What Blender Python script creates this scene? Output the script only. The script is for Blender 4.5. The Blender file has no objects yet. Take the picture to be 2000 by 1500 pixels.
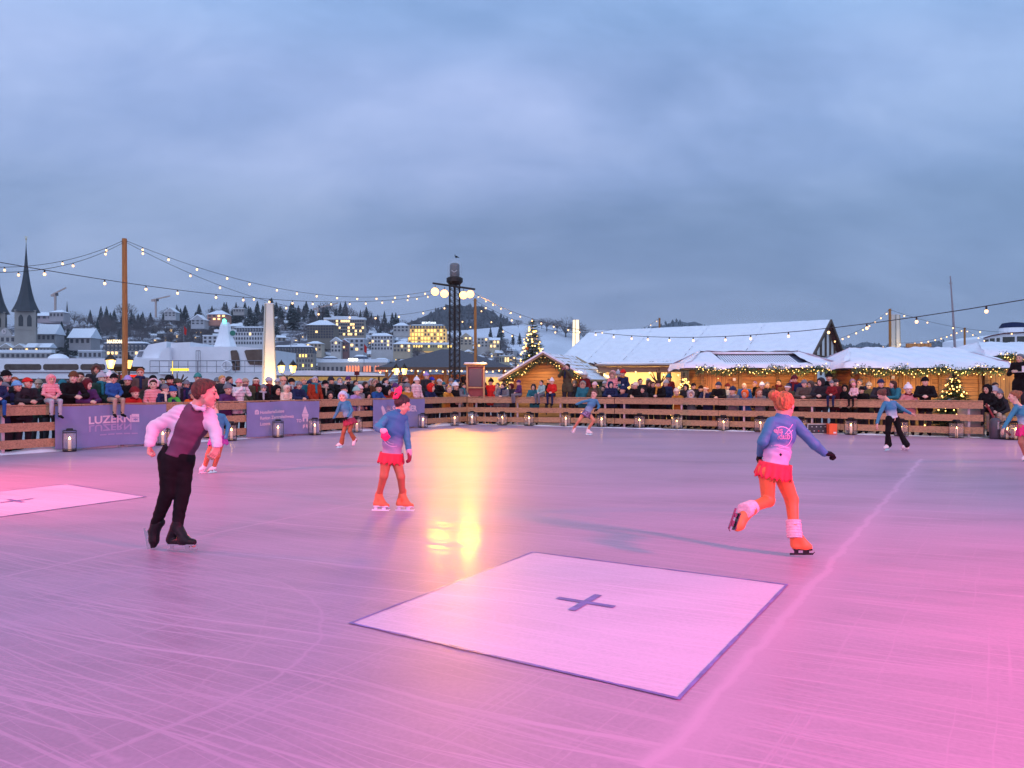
import bpy, math, random
import numpy as np
from mathutils import Vector, Matrix, Euler
from mathutils.bvhtree import BVHTree
rnd = random.Random(7)
SC = bpy.context.scene
COL = SC.collection
F, HC, HY = 1450.0, 1.5, 747.0
# ---------------------------------------------------------------- camera
cam_d = bpy.data.cameras.new('camera'); cam = bpy.data.objects.new('camera', cam_d); COL.objects.link(cam)
cam.location = (0, 0, HC); cam.rotation_euler = (math.radians(90), 0, 0)
cam_d.sensor_width = 36; cam_d.lens = 26.1; cam_d.shift_y = 3 / 2000
cam_d.clip_start = 0.05; cam_d.clip_end = 20000
SC.camera = cam
SC.view_settings.view_transform = 'Standard'; SC.view_settings.look = 'None'
SC.view_settings.exposure = 0; SC.view_settings.gamma = 1
SC.cycles.max_bounces = 6; SC.cycles.diffuse_bounces = 2; SC.cycles.glossy_bounces = 3
SC.cycles.transmission_bounces = 4; SC.cycles.transparent_max_bounces = 12
SC.cycles.caustics_reflective = False; SC.cycles.caustics_refractive = False
SC.cycles.use_denoising = True
SC.cycles.sample_clamp_indirect = 4
# ---------------------------------------------------------------- world: overcast dusk
w = bpy.data.worlds.new('World'); SC.world = w; w.use_nodes = True
nt = w.node_tree; nt.nodes.clear()
def N(t, kind, **kw):
    n = t.nodes.new(kind)
    for k, v in kw.items(): setattr(n, k, v)
    return n
def MATH(t, op, a, b=None, c=None, clamp=False):
    n = t.nodes.new('ShaderNodeMath'); n.operation = op; n.use_clamp = clamp
    for i, x in enumerate((a, b, c)):
        if x is None: continue
        if isinstance(x, (int, float)): n.inputs[i].default_value = x
        else: t.links.new(x, n.inputs[i])
    return n.outputs[0]
def RAMP(t, fac, stops, interp='LINEAR'):
    n = t.nodes.new('ShaderNodeValToRGB'); n.color_ramp.interpolation = interp
    e = n.color_ramp.elements
    while len(e) < len(stops): e.new(0.5)
    for i, (p, c) in enumerate(stops): e[i].position = p; e[i].color = (c[0], c[1], c[2], 1)
    t.links.new(fac, n.inputs[0]); return n.outputs[0]
def MIXC(t, fac, a, b, mode='MIX'):
    n = t.nodes.new('ShaderNodeMix'); n.data_type = 'RGBA'; n.blend_type = mode
    for i, x in ((0, fac), (6, a), (7, b)):
        if isinstance(x, (int, float)): n.inputs[i].default_value = x
        elif isinstance(x, tuple): n.inputs[i].default_value = (x[0], x[1], x[2], 1)
        else: t.links.new(x, n.inputs[i])
    return n.outputs[2]
tc = N(nt, 'ShaderNodeTexCoord'); sep = N(nt, 'ShaderNodeSeparateXYZ'); nt.links.new(tc.outputs['Generated'], sep.inputs[0])
zz = MATH(nt, 'MAXIMUM', sep.outputs[2], 0.0)
den = MATH(nt, 'ADD', zz, 0.42)
u_ = MATH(nt, 'DIVIDE', sep.outputs[0], den); v_ = MATH(nt, 'DIVIDE', sep.outputs[1], den)
comb = N(nt, 'ShaderNodeCombineXYZ'); nt.links.new(u_, comb.inputs[0]); nt.links.new(v_, comb.inputs[1])
n1 = N(nt, 'ShaderNodeTexNoise'); n1.inputs['Scale'].default_value = 1.25; n1.inputs['Detail'].default_value = 6; n1.inputs['Roughness'].default_value = 0.58
n1.inputs['Distortion'].default_value = 0.3
mp = N(nt, 'ShaderNodeMapping'); mp.inputs['Location'].default_value = (1.7, 0.35, 0); mp.inputs['Scale'].default_value = (0.8, 1.5, 1)
nt.links.new(comb.outputs[0], mp.inputs[0]); nt.links.new(mp.outputs[0], n1.inputs['Vector'])
# overcast layer: brightness by elevation (thin cloud high up, thick bank low, clearer strip at the horizon)
elev = RAMP(nt, zz, [(0.0, (.285, .355, .55)), (0.06, (.305, .385, .62)), (0.13, (.255, .340, .57)), (0.21, (.225, .312, .53)),
                     (0.28, (.285, .375, .64)), (0.36, (.320, .415, .70)), (0.46, (.290, .430, .73)), (0.60, (.38, .51, .80)), (1.0, (.52, .64, .92))], 'EASE')
cl = RAMP(nt, n1.outputs['Fac'], [(0.34, (.68, .75, .80)), (0.50, (1.0, 1.0, 1.0)), (0.64, (1.34, 1.24, 1.15))])
skyc = MIXC(nt, 1.0, elev, cl, 'MULTIPLY')
side = MATH(nt, 'MULTIPLY_ADD', sep.outputs[0], -0.55, 0.5, clamp=True)
skyc = MIXC(nt, 1.0, skyc, RAMP(nt, side, [(0.15, (.74, .92, .97)), (0.5, (.96, .99, 1.02)), (0.85, (.90, .98, 1.02))]), 'MULTIPLY')
n2 = N(nt, 'ShaderNodeTexNoise'); n2.inputs['Scale'].default_value = 5.5; n2.inputs['Detail'].default_value = 5; n2.inputs['Roughness'].default_value = .6; n2.inputs['Distortion'].default_value = .5
nt.links.new(mp.outputs[0], n2.inputs['Vector'])
skyc = MIXC(nt, 1.0, skyc, RAMP(nt, n2.outputs['Fac'], [(.36, (.93, .945, .96)), (.64, (1.08, 1.05, 1.03))]), 'MULTIPLY')
# extra sky brightness added behind the camera to light ship and crowd fronts
rear_lift = MATH(nt, 'MULTIPLY', MATH(nt, 'MAXIMUM', MATH(nt, 'MULTIPLY', sep.outputs[1], -1.0), 0.0), 1.0)
skyc = MIXC(nt, 1.0, skyc, RAMP(nt, rear_lift, [(0, (1, 1, 1)), (1, (2.1, 1.95, 1.8))]), 'MULTIPLY')
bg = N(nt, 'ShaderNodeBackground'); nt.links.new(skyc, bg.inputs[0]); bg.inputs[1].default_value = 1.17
sky = N(nt, 'ShaderNodeTexSky'); sky.sky_type = 'NISHITA'; sky.sun_disc = False
sky.sun_elevation = math.radians(1); sky.sun_rotation = math.radians(200)
bg2 = N(nt, 'ShaderNodeBackground'); nt.links.new(sky.outputs[0], bg2.inputs[0]); bg2.inputs[1].default_value = 0.03
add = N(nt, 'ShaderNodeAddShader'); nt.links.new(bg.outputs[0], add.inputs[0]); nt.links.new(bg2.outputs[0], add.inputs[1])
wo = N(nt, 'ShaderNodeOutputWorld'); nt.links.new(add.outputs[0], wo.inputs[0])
# ---------------------------------------------------------------- lights off frame
def lamp(name, kind, loc, power, col, target=None, **kw):
    d = bpy.data.lights.new(name, kind); d.energy = power; d.color = col
    for k, v in kw.items(): setattr(d, k, v)
    o = bpy.data.objects.new(name, d); COL.objects.link(o); o.location = loc
    if target is not None:
        o.rotation_euler = (Vector(target) - Vector(loc)).to_track_quat('-Z', 'Y').to_euler()
    return o
lamp('sun', 'SUN', (0, 0, 50), 0.10, (1, .9, .85), target=(30, 60, 0), angle=math.radians(30))
RED = (1.0, .03, .22)
lamp('stage_spot_front', 'SPOT', (-4.5, -5.0, 5.0), 2500, (1.0, .03, .36), target=(-1, 6, 0), spot_size=math.radians(95), spot_blend=1.0, shadow_soft_size=.5)
lamp('stage_spot_right', 'SPOT', (8.5, 0.6, 3.4), 7600, RED, target=(2.4, 4.6, 0), spot_size=math.radians(105), spot_blend=1.0, shadow_soft_size=.38)
lamp('stage_spot_left', 'SPOT', (-12.0, 8.6, 3.2), 6200, (1, .06, .13), target=(-4, 12.5, 0), spot_size=math.radians(95), spot_blend=1.0, shadow_soft_size=.10)
lamp('stage_spot_far_right', 'SPOT', (17.5, 15.0, 4.0), 2600, (1, .10, .16), target=(6, 18, 0), spot_size=math.radians(100), spot_blend=1.0, shadow_soft_size=.12)
for lx, ly, tx, ty, pw in ((-9.5, 1.5, -7.0, 21, 1552), (-1.5, -1.5, -2.5, 28, 1552), (10.5, .5, 6.5, 25.5, 1725), (14, 4, 12, 23, 862)):
    lamp('crowd_flood', 'SPOT', (lx, ly, 4.6), pw, (1, .56, .30), target=(tx, ty, 1.55), spot_size=math.radians(34), spot_blend=.7, shadow_soft_size=.25)
# ---------------------------------------------------------------- pixel / ground helpers (photo pixels, real distances)
def P(px, py, Y): return Vector(((px - 1000) * Y / F, Y, HC + (HY - py) * Y / F))
def G(px, py):
    Y = HC * F / (py - HY); return Vector(((px - 1000) * Y / F, Y, 0))
# ---------------------------------------------------------------- materials
MC = {}
def lin(c):  # sRGB 0-255 -> linear
    return tuple(((x / 255) / 12.92 if x / 255 <= .04045 else ((x / 255 + .055) / 1.055) ** 2.4) for x in c)
def mat(name, col, rough=.6, var=.18, scale=6, bump=0.0, metal=0, emit=0, ecol=None, stretch=None, spec=None, alpha=None, trans=0):
    if name in MC: return MC[name]
    m = bpy.data.materials.new(name); m.use_nodes = True; MC[name] = m
    t = m.node_tree; b = t.nodes['Principled BSDF']
    b.inputs['Roughness'].default_value = rough; b.inputs['Metallic'].default_value = metal
    if spec is not None: b.inputs['Specular IOR Level'].default_value = spec
    if trans: b.inputs['Transmission Weight'].default_value = trans
    if alpha is not None: b.inputs['Alpha'].default_value = alpha
    if emit:
        b.inputs['Emission Strength'].default_value = emit
        b.inputs['Emission Color'].default_value = (*(ecol or col), 1)
    c = N(t, 'ShaderNodeTexCoord'); nz = N(t, 'ShaderNodeTexNoise')
    nz.inputs['Scale'].default_value = scale; nz.inputs['Detail'].default_value = 5
    if stretch:
        mpp = N(t, 'ShaderNodeMapping'); mpp.inputs['Scale'].default_value = stretch
        t.links.new(c.outputs['Object'], mpp.inputs[0]); t.links.new(mpp.outputs[0], nz.inputs['Vector'])
    else: t.links.new(c.outputs['Object'], nz.inputs['Vector'])
    lo = tuple(x * (1 - var) for x in col); hi = tuple(min(1, x * (1 + var)) for x in col)
    t.links.new(RAMP(t, nz.outputs['Fac'], [(.3, lo), (.7, hi)]), b.inputs['Base Color'])
    if bump:
        bp = N(t, 'ShaderNodeBump'); bp.inputs['Strength'].default_value = bump; bp.inputs['Distance'].default_value = .03
        t.links.new(nz.outputs['Fac'], bp.inputs['Height']); t.links.new(bp.outputs[0], b.inputs['Normal'])
    return m
def wood(name, col, axis='x', plank=0.14, rough=.65):
    """planked wood: long grain noise plus dark joints between boards"""
    if name in MC: return MC[name]
    m = bpy.data.materials.new(name); m.use_nodes = True; MC[name] = m
    t = m.node_tree; b = t.nodes['Principled BSDF']; b.inputs['Roughness'].default_value = rough
    c = N(t, 'ShaderNodeTexCoord'); mpp = N(t, 'ShaderNodeMapping')
    s = {'x': (1.2, 14, 14), 'z': (14, 14, 1.2)}[axis]; mpp.inputs['Scale'].default_value = s
    t.links.new(c.outputs['Object'], mpp.inputs[0])
    nz = N(t, 'ShaderNodeTexNoise'); nz.inputs['Scale'].default_value = 2.2; nz.inputs['Detail'].default_value = 6; nz.inputs['Distortion'].default_value = .6
    t.links.new(mpp.outputs[0], nz.inputs['Vector'])
    base = RAMP(t, nz.outputs['Fac'], [(.3, tuple(x * .62 for x in col)), (.5, col), (.72, tuple(min(1, x * 1.25) for x in col))])
    kn = N(t, 'ShaderNodeTexVoronoi'); kn.inputs['Scale'].default_value = 2.3; kn.feature = 'F1'
    t.links.new(c.outputs['Object'], kn.inputs['Vector'])
    base = MIXC(t, MATH(t, 'LESS_THAN', kn.outputs['Distance'], .045), base, tuple(x * .35 for x in col))
    if plank:
        sp = N(t, 'ShaderNodeSeparateXYZ'); t.links.new(c.outputs['Object'], sp.inputs[0])
        q = sp.outputs[2] if axis == 'x' else sp.outputs[0]
        fr = MATH(t, 'FRACT', MATH(t, 'DIVIDE', q, plank))
        gap = MATH(t, 'LESS_THAN', fr, .09)
        base = MIXC(t, gap, base, tuple(x * .25 for x in col))
        fl = N(t, 'ShaderNodeTexWhiteNoise'); fl.noise_dimensions = '1D'; t.links.new(MATH(t, 'FLOOR', MATH(t, 'DIVIDE', q, plank)), fl.inputs['W'])
        base = MIXC(t, 1.0, base, RAMP(t, fl.outputs['Value'], [(0, (.78, .76, .74)), (1, (1.1, 1.08, 1.05))]), 'MULTIPLY')
    t.links.new(base, b.inputs['Base Color'])
    bp = N(t, 'ShaderNodeBump'); bp.inputs['Strength'].default_value = .25; bp.inputs['Distance'].default_value = .01
    t.links.new(nz.outputs['Fac'], bp.inputs['Height']); t.links.new(bp.outputs[0], b.inputs['Normal'])
    return m
SNOW = mat('snow', (.80, .82, .88), .55, .05, 3, bump=.5)
BLACKM = mat('black_metal', (.02, .02, .022), .45, .3, 8, metal=.6)
WIRE = mat('wire', (.012, .012, .012), .6, .1)
BULB = mat('bulb_glow', (1, .8, .5), .4, .0, emit=3.2, ecol=(1.0, .52, .17))
FAIRY = mat('fairy_glow', (1, .8, .4), .4, .0, emit=5, ecol=(1.0, .56, .14))
WARMGLASS = mat('warm_glass', (1, .75, .35), .4, .0, emit=2.6, ecol=(1.0, .50, .08))
WINLIT = mat('lit_window', (.9, .6, .25), .4, .25, 3, emit=2.2, ecol=(1.0, .62, .22))
WINDARK = mat('dark_window', (.03, .04, .06), .12, .3, 2)
# ---------------------------------------------------------------- mesh builder
class MB:
    def __init__(s): s.v = []; s.f = []; s.mi = []
    def add(s, v, f, mi=0):
        o = len(s.v); s.v += [tuple(x) for x in v]; s.f += [tuple(i + o for i in q) for q in f]; s.mi += [mi] * len(f)
    def box(s, c, d, rz=0, mi=0, M=None, taper=1.0):
        hx, hy, hz = d[0] / 2, d[1] / 2, d[2] / 2
        V = [Vector((x * hx * (taper if z > 0 else 1), y * hy * (taper if z > 0 else 1), z * hz)) for x in (-1, 1) for y in (-1, 1) for z in (-1, 1)]
        if M is None: M = Matrix.Translation(c) @ Matrix.Rotation(rz, 4, 'Z')
        else: M = Matrix.Translation(c) @ M
        s.add([M @ v for v in V], [(0, 1, 3, 2), (4, 6, 7, 5), (0, 4, 5, 1), (2, 3, 7, 6), (0, 2, 6, 4), (1, 5, 7, 3)], mi)
    def bar(s, a, b, wd, ht=None, mi=0):
        a = Vector(a); b = Vector(b); d = b - a; L = d.length
        if L < 1e-6: return
        up = Vector((0, 0, 1)) if abs(d.normalized().z) < .98 else Vector((0, 1, 0))
        y = up.cross(d).normalized(); z = d.normalized().cross(y)
        R = Matrix((d.normalized(), y, z)).transposed().to_4x4()
        s.box((a + b) / 2, (L, wd, ht or wd), M=R, mi=mi)
    def tube(s, pts, r, n=8, mi=0, cap=True):
        pts = [Vector(p) for p in pts]; rs = r if isinstance(r, (list, tuple)) else [r] * len(pts)
        o = len(s.v); prev = None
        for i, p in enumerate(pts):
            d = (pts[min(i + 1, len(pts) - 1)] - pts[max(i - 1, 0)]).normalized()
            up = Vector((0, 0, 1)) if abs(d.z) < .95 else Vector((1, 0, 0))
            x = d.cross(up).normalized() if prev is None else (prev - d * prev.dot(d)).normalized()
            prev = x; y = d.cross(x)
            for k in range(n):
                a = 2 * math.pi * k / n
                s.v.append(tuple(p + (x * math.cos(a) + y * math.sin(a)) * rs[i]))
        for i in range(len(pts) - 1):
            for k in range(n):
                k2 = (k + 1) % n
                s.f.append((o + i * n + k, o + i * n + k2, o + (i + 1) * n + k2, o + (i + 1) * n + k)); s.mi.append(mi)
        if cap:
            s.f.append(tuple(o + k for k in range(n))[::-1]); s.mi.append(mi)
            s.f.append(tuple(o + (len(pts) - 1) * n + k for k in range(n))); s.mi.append(mi)
    def lathe(s, c, prof, n=16, mi=0, ang0=0):
        o = len(s.v); c = Vector(c)
        for r, z in prof:
            for k in range(n):
                a = ang0 + 2 * math.pi * k / n; s.v.append((c.x + r * math.cos(a), c.y + r * math.sin(a), c.z + z))
        for i in range(len(prof) - 1):
            for k in range(n):
                k2 = (k + 1) % n; s.f.append((o + i * n + k, o + i * n + k2, o + (i + 1) * n + k2, o + (i + 1) * n + k)); s.mi.append(mi)
        s.f.append(tuple(o + k for k in range(n))[::-1]); s.mi.append(mi)
        s.f.append(tuple(o + (len(prof) - 1) * n + k for k in range(n))); s.mi.append(mi)
    def ball(s, c, r, n=10, m=6, mi=0, sq=(1, 1, 1)):
        o = len(s.v); c = Vector(c)
        for i in range(m + 1):
            t = math.pi * i / m
            for k in range(n):
                a = 2 * math.pi * k / n
                s.v.append((c.x + r * sq[0] * math.sin(t) * math.cos(a), c.y + r * sq[1] * math.sin(t) * math.sin(a), c.z + r * sq[2] * math.cos(t)))
        for i in range(m):
            for k in range(n):
                k2 = (k + 1) % n; s.f.append((o + i * n + k, o + (i + 1) * n + k, o + (i + 1) * n + k2, o + i * n + k2)); s.mi.append(mi)
    def prism(s, poly, a, b, mi=0):  # poly: list of Vector at side a; extruded by (b-a)
        d = Vector(b) - Vector(a); n = len(poly)
        s.add([Vector(p) for p in poly] + [Vector(p) + d for p in poly],
              [tuple(range(n))[::-1], tuple(range(n, 2 * n))] + [(i, (i + 1) % n, n + (i + 1) % n, n + i) for i in range(n)], mi)
    def mesh(s, name, mats, smooth=False, origin=None):
        me = bpy.data.meshes.new(name); ox = Vector(origin) if origin is not None else Vector((0, 0, 0))
        me.from_pydata([tuple(Vector(v) - ox) for v in s.v] if origin is not None else s.v, [], s.f)
        for m in (mats if isinstance(mats, (list, tuple)) else [mats]): me.materials.append(m)
        me.polygons.foreach_set('material_index', s.mi)
        if smooth: me.polygons.foreach_set('use_smooth', [True] * len(s.f))
        me.update(); return me
    def build(s, name, mats, parent=None, smooth=False, loc=None, origin=None):
        return link(name, s.mesh(name, mats, smooth, origin), parent, loc if loc is not None else origin)
def link(name, me, parent=None, loc=None):
    o = bpy.data.objects.new(name, me); COL.objects.link(o)
    if parent is not None: o.parent = parent
    if loc is not None: o.location = loc
    return o
def tag(o, label=None, cat=None, group=None, kind=None):
    if label: o['label'] = label
    if cat: o['category'] = cat
    if group: o['group'] = group
    if kind: o['kind'] = kind
    return o
def thing(name, loc, label, cat, group=None, rz=0):
    o = bpy.data.objects.new(name, None); COL.objects.link(o); o.location = loc; o.rotation_euler = (0, 0, rz); o.empty_display_size = .1
    return tag(o, label, cat, group)
def kid(name, mb, mats, parent, smooth=False):
    """part given in world coordinates under an Empty without rotation"""
    o = mb.build(name, mats, parent, smooth); o.matrix_parent_inverse = Matrix.Translation(-parent.location); return o
def kmesh(name, me, parent, loc, rz=0, sc=1):
    """shared mesh as a child at a world location"""
    o = link(name, me, parent, Vector(loc) - parent.location); o.rotation_euler = (0, 0, rz)
    o.scale = (sc, sc, sc) if isinstance(sc, (int, float)) else sc; return o
def text_mesh(s, size=1, extrude=.01, offset=0.0, align='LEFT', spacing=1.0):
    c = bpy.data.curves.new('t', 'FONT'); c.body = s; c.size = size; c.extrude = extrude; c.offset = offset; c.align_x = align; c.resolution_u = 3
    c.space_character = spacing
    o = bpy.data.objects.new('t', c); COL.objects.link(o); bpy.context.view_layer.update()
    me = bpy.data.meshes.new_from_object(o.evaluated_get(bpy.context.evaluated_depsgraph_get()))
    bpy.data.objects.remove(o); bpy.data.curves.remove(c); return me
# ---------------------------------------------------------------- distance-field modeller for bodies and clothes
def sdf_field(prims, vox, k=.03, pad=.04):
    lo = np.array([1e9] * 3); hi = -lo
    for p in prims:
        if p[0] == 'sub': continue
        if p[0] == 'c': pts = np.array([p[1], p[2]]); r = max(p[3], p[4])
        else: pts = np.array([p[1]]); r = max(p[2])
        lo = np.minimum(lo, pts.min(0) - r); hi = np.maximum(hi, pts.max(0) + r)
    lo -= pad; hi += pad
    n = np.ceil((hi - lo) / vox).astype(int) + 1
    Fd = np.full(n, 1.0, np.float32)
    ax = [lo[i] + vox * np.arange(n[i]) for i in range(3)]
    for p in prims:
        sub = p[0] == 'sub'
        if p[0] == 'c': a, b, ra, rb = np.array(p[1], float), np.array(p[2], float), p[3], p[4]; r = max(ra, rb); l2 = np.minimum(a, b) - r; h2 = np.maximum(a, b) + r; kk = p[5] if len(p) > 5 else k
        else: c = np.array(p[1], float); rad = np.array(p[2], float); r = rad.max(); l2 = c - r; h2 = c + r; kk = p[4] if len(p) > 4 else k
        m = kk * 1.5 + vox * 2
        i0 = np.clip(np.floor((l2 - m - lo) / vox).astype(int), 0, n - 1); i1 = np.clip(np.ceil((h2 + m - lo) / vox).astype(int) + 1, 1, n)
        if (i1 <= i0).any(): continue
        X = ax[0][i0[0]:i1[0]][:, None, None]; Yy = ax[1][i0[1]:i1[1]][None, :, None]; Z = ax[2][i0[2]:i1[2]][None, None, :]
        if p[0] == 'c':
            ab = b - a; L = max(ab.dot(ab), 1e-9)
            t = np.clip(((X - a[0]) * ab[0] + (Yy - a[1]) * ab[1] + (Z - a[2]) * ab[2]) / L, 0, 1)
            d = np.sqrt((X - a[0] - t * ab[0]) ** 2 + (Yy - a[1] - t * ab[1]) ** 2 + (Z - a[2] - t * ab[2]) ** 2) - (ra + (rb - ra) * t)
        else:
            q = np.stack(np.broadcast_arrays(X - c[0], Yy - c[1], Z - c[2]), -1)
            R = p[3] if len(p) > 3 and p[3] is not None else None
            if R is not None: q = q @ np.array(R)
            k0 = np.sqrt(((q / rad) ** 2).sum(-1)); k1 = np.sqrt(((q / rad ** 2) ** 2).sum(-1)) + 1e-9
            d = k0 * (k0 - 1) / k1
        S = Fd[i0[0]:i1[0], i0[1]:i1[1], i0[2]:i1[2]]
        if sub:
            h = np.clip(.5 - .5 * (S + d) / kk, 0, 1); S[...] = S * (1 - h) + (-d) * h + kk * h * (1 - h)
        else:
            h = np.clip(.5 + .5 * (S - d) / kk, 0, 1); S[...] = S * (1 - h) + d * h - kk * h * (1 - h)
    return Fd, lo, vox
def surface_nets(Fd, lo, vox):
    Fd = Fd.copy(); Fd[0] = Fd[-1] = 1; Fd[:, 0] = Fd[:, -1] = 1; Fd[:, :, 0] = Fd[:, :, -1] = 1
    ins = Fd < 0; n = np.array(Fd.shape)
    cnt = np.zeros(n - 1, np.int8)
    for dx in (0, 1):
        for dy in (0, 1):
            for dz in (0, 1): cnt += ins[dx:n[0] - 1 + dx, dy:n[1] - 1 + dy, dz:n[2] - 1 + dz]
    act = (cnt > 0) & (cnt < 8); idx = np.argwhere(act)
    vid = np.full(act.shape, -1, np.int64); vid[act] = np.arange(len(idx))
    acc = np.zeros((len(idx), 3)); num = np.zeros(len(idx))
    cs = [(0, 0, 0), (1, 0, 0), (0, 1, 0), (1, 1, 0), (0, 0, 1), (1, 0, 1), (0, 1, 1), (1, 1, 1)]
    val = [Fd[idx[:, 0] + c[0], idx[:, 1] + c[1], idx[:, 2] + c[2]] for c in cs]
    for a, b in ((0, 1), (2, 3), (4, 5), (6, 7), (0, 2), (1, 3), (4, 6), (5, 7), (0, 4), (1, 5), (2, 6), (3, 7)):
        va, vb = val[a], val[b]; cr = (va < 0) != (vb < 0)
        t = np.where(cr, va / np.where(cr, va - vb, 1), 0)
        pa = np.array(cs[a], float); pb = np.array(cs[b], float)
        acc += np.where(cr[:, None], pa + t[:, None] * (pb - pa), 0); num += cr
    V = (idx + acc / num[:, None]) * vox + lo
    quads = []
    for ax_ in range(3):
        o1, o2 = [(1, 2), (2, 0), (0, 1)][ax_]
        sl0 = [slice(None)] * 3; sl1 = [slice(None)] * 3; sl0[ax_] = slice(0, -1); sl1[ax_] = slice(1, None)
        A = ins[tuple(sl0)]; B = ins[tuple(sl1)]
        e = np.argwhere(A != B); e = e[(e[:, o1] > 0) & (e[:, o2] > 0) & (e[:, o1] < n[o1] - 1) & (e[:, o2] < n[o2] - 1)]
        flip = A[e[:, 0], e[:, 1], e[:, 2]]
        def cell(d1, d2):
            q = e.copy(); q[:, o1] -= d1; q[:, o2] -= d2; return vid[q[:, 0], q[:, 1], q[:, 2]]
        q = np.stack([cell(1, 1), cell(0, 1), cell(0, 0), cell(1, 0)], 1)
        q[~flip] = q[~flip][:, ::-1]; quads.append(q)
    return V, np.concatenate(quads)
def sdf_mesh(name, prims, vox, mats, k=.03, paint=None, mod=None, cut=None, origin=None):
    Fd, lo, vox = sdf_field(prims, vox, k)
    if mod is not None or cut is not None:
        X, Yy, Z = np.meshgrid(*[lo[i] + vox * np.arange(Fd.shape[i]) for i in range(3)], indexing='ij', sparse=True)
        if mod is not None: Fd = (Fd + mod(X, Yy, Z)).astype(np.float32)
        if cut is not None: Fd = np.maximum(Fd, cut(X, Yy, Z)).astype(np.float32)
    V, Q = surface_nets(Fd, lo, vox)
    if origin is not None: V = V - np.array(origin)
    me = bpy.data.meshes.new(name); nv, nf = len(V), len(Q)
    me.vertices.add(nv); me.vertices.foreach_set('co', V.astype(np.float32).ravel())
    me.loops.add(nf * 4); me.loops.foreach_set('vertex_index', Q.astype(np.int32).ravel())
    me.polygons.add(nf); me.polygons.foreach_set('loop_start', np.arange(0, nf * 4, 4, dtype=np.int32))
    for m in (mats if isinstance(mats, (list, tuple)) else [mats]): me.materials.append(m)
    if paint is not None:
        C = V[Q].mean(1) + (np.array(origin) if origin is not None else 0); me.polygons.foreach_set('material_index', paint(C).astype(np.int32))
    me.polygons.foreach_set('use_smooth', np.ones(nf, bool))
    me.update(calc_edges=True); me.validate(); return me
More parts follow.
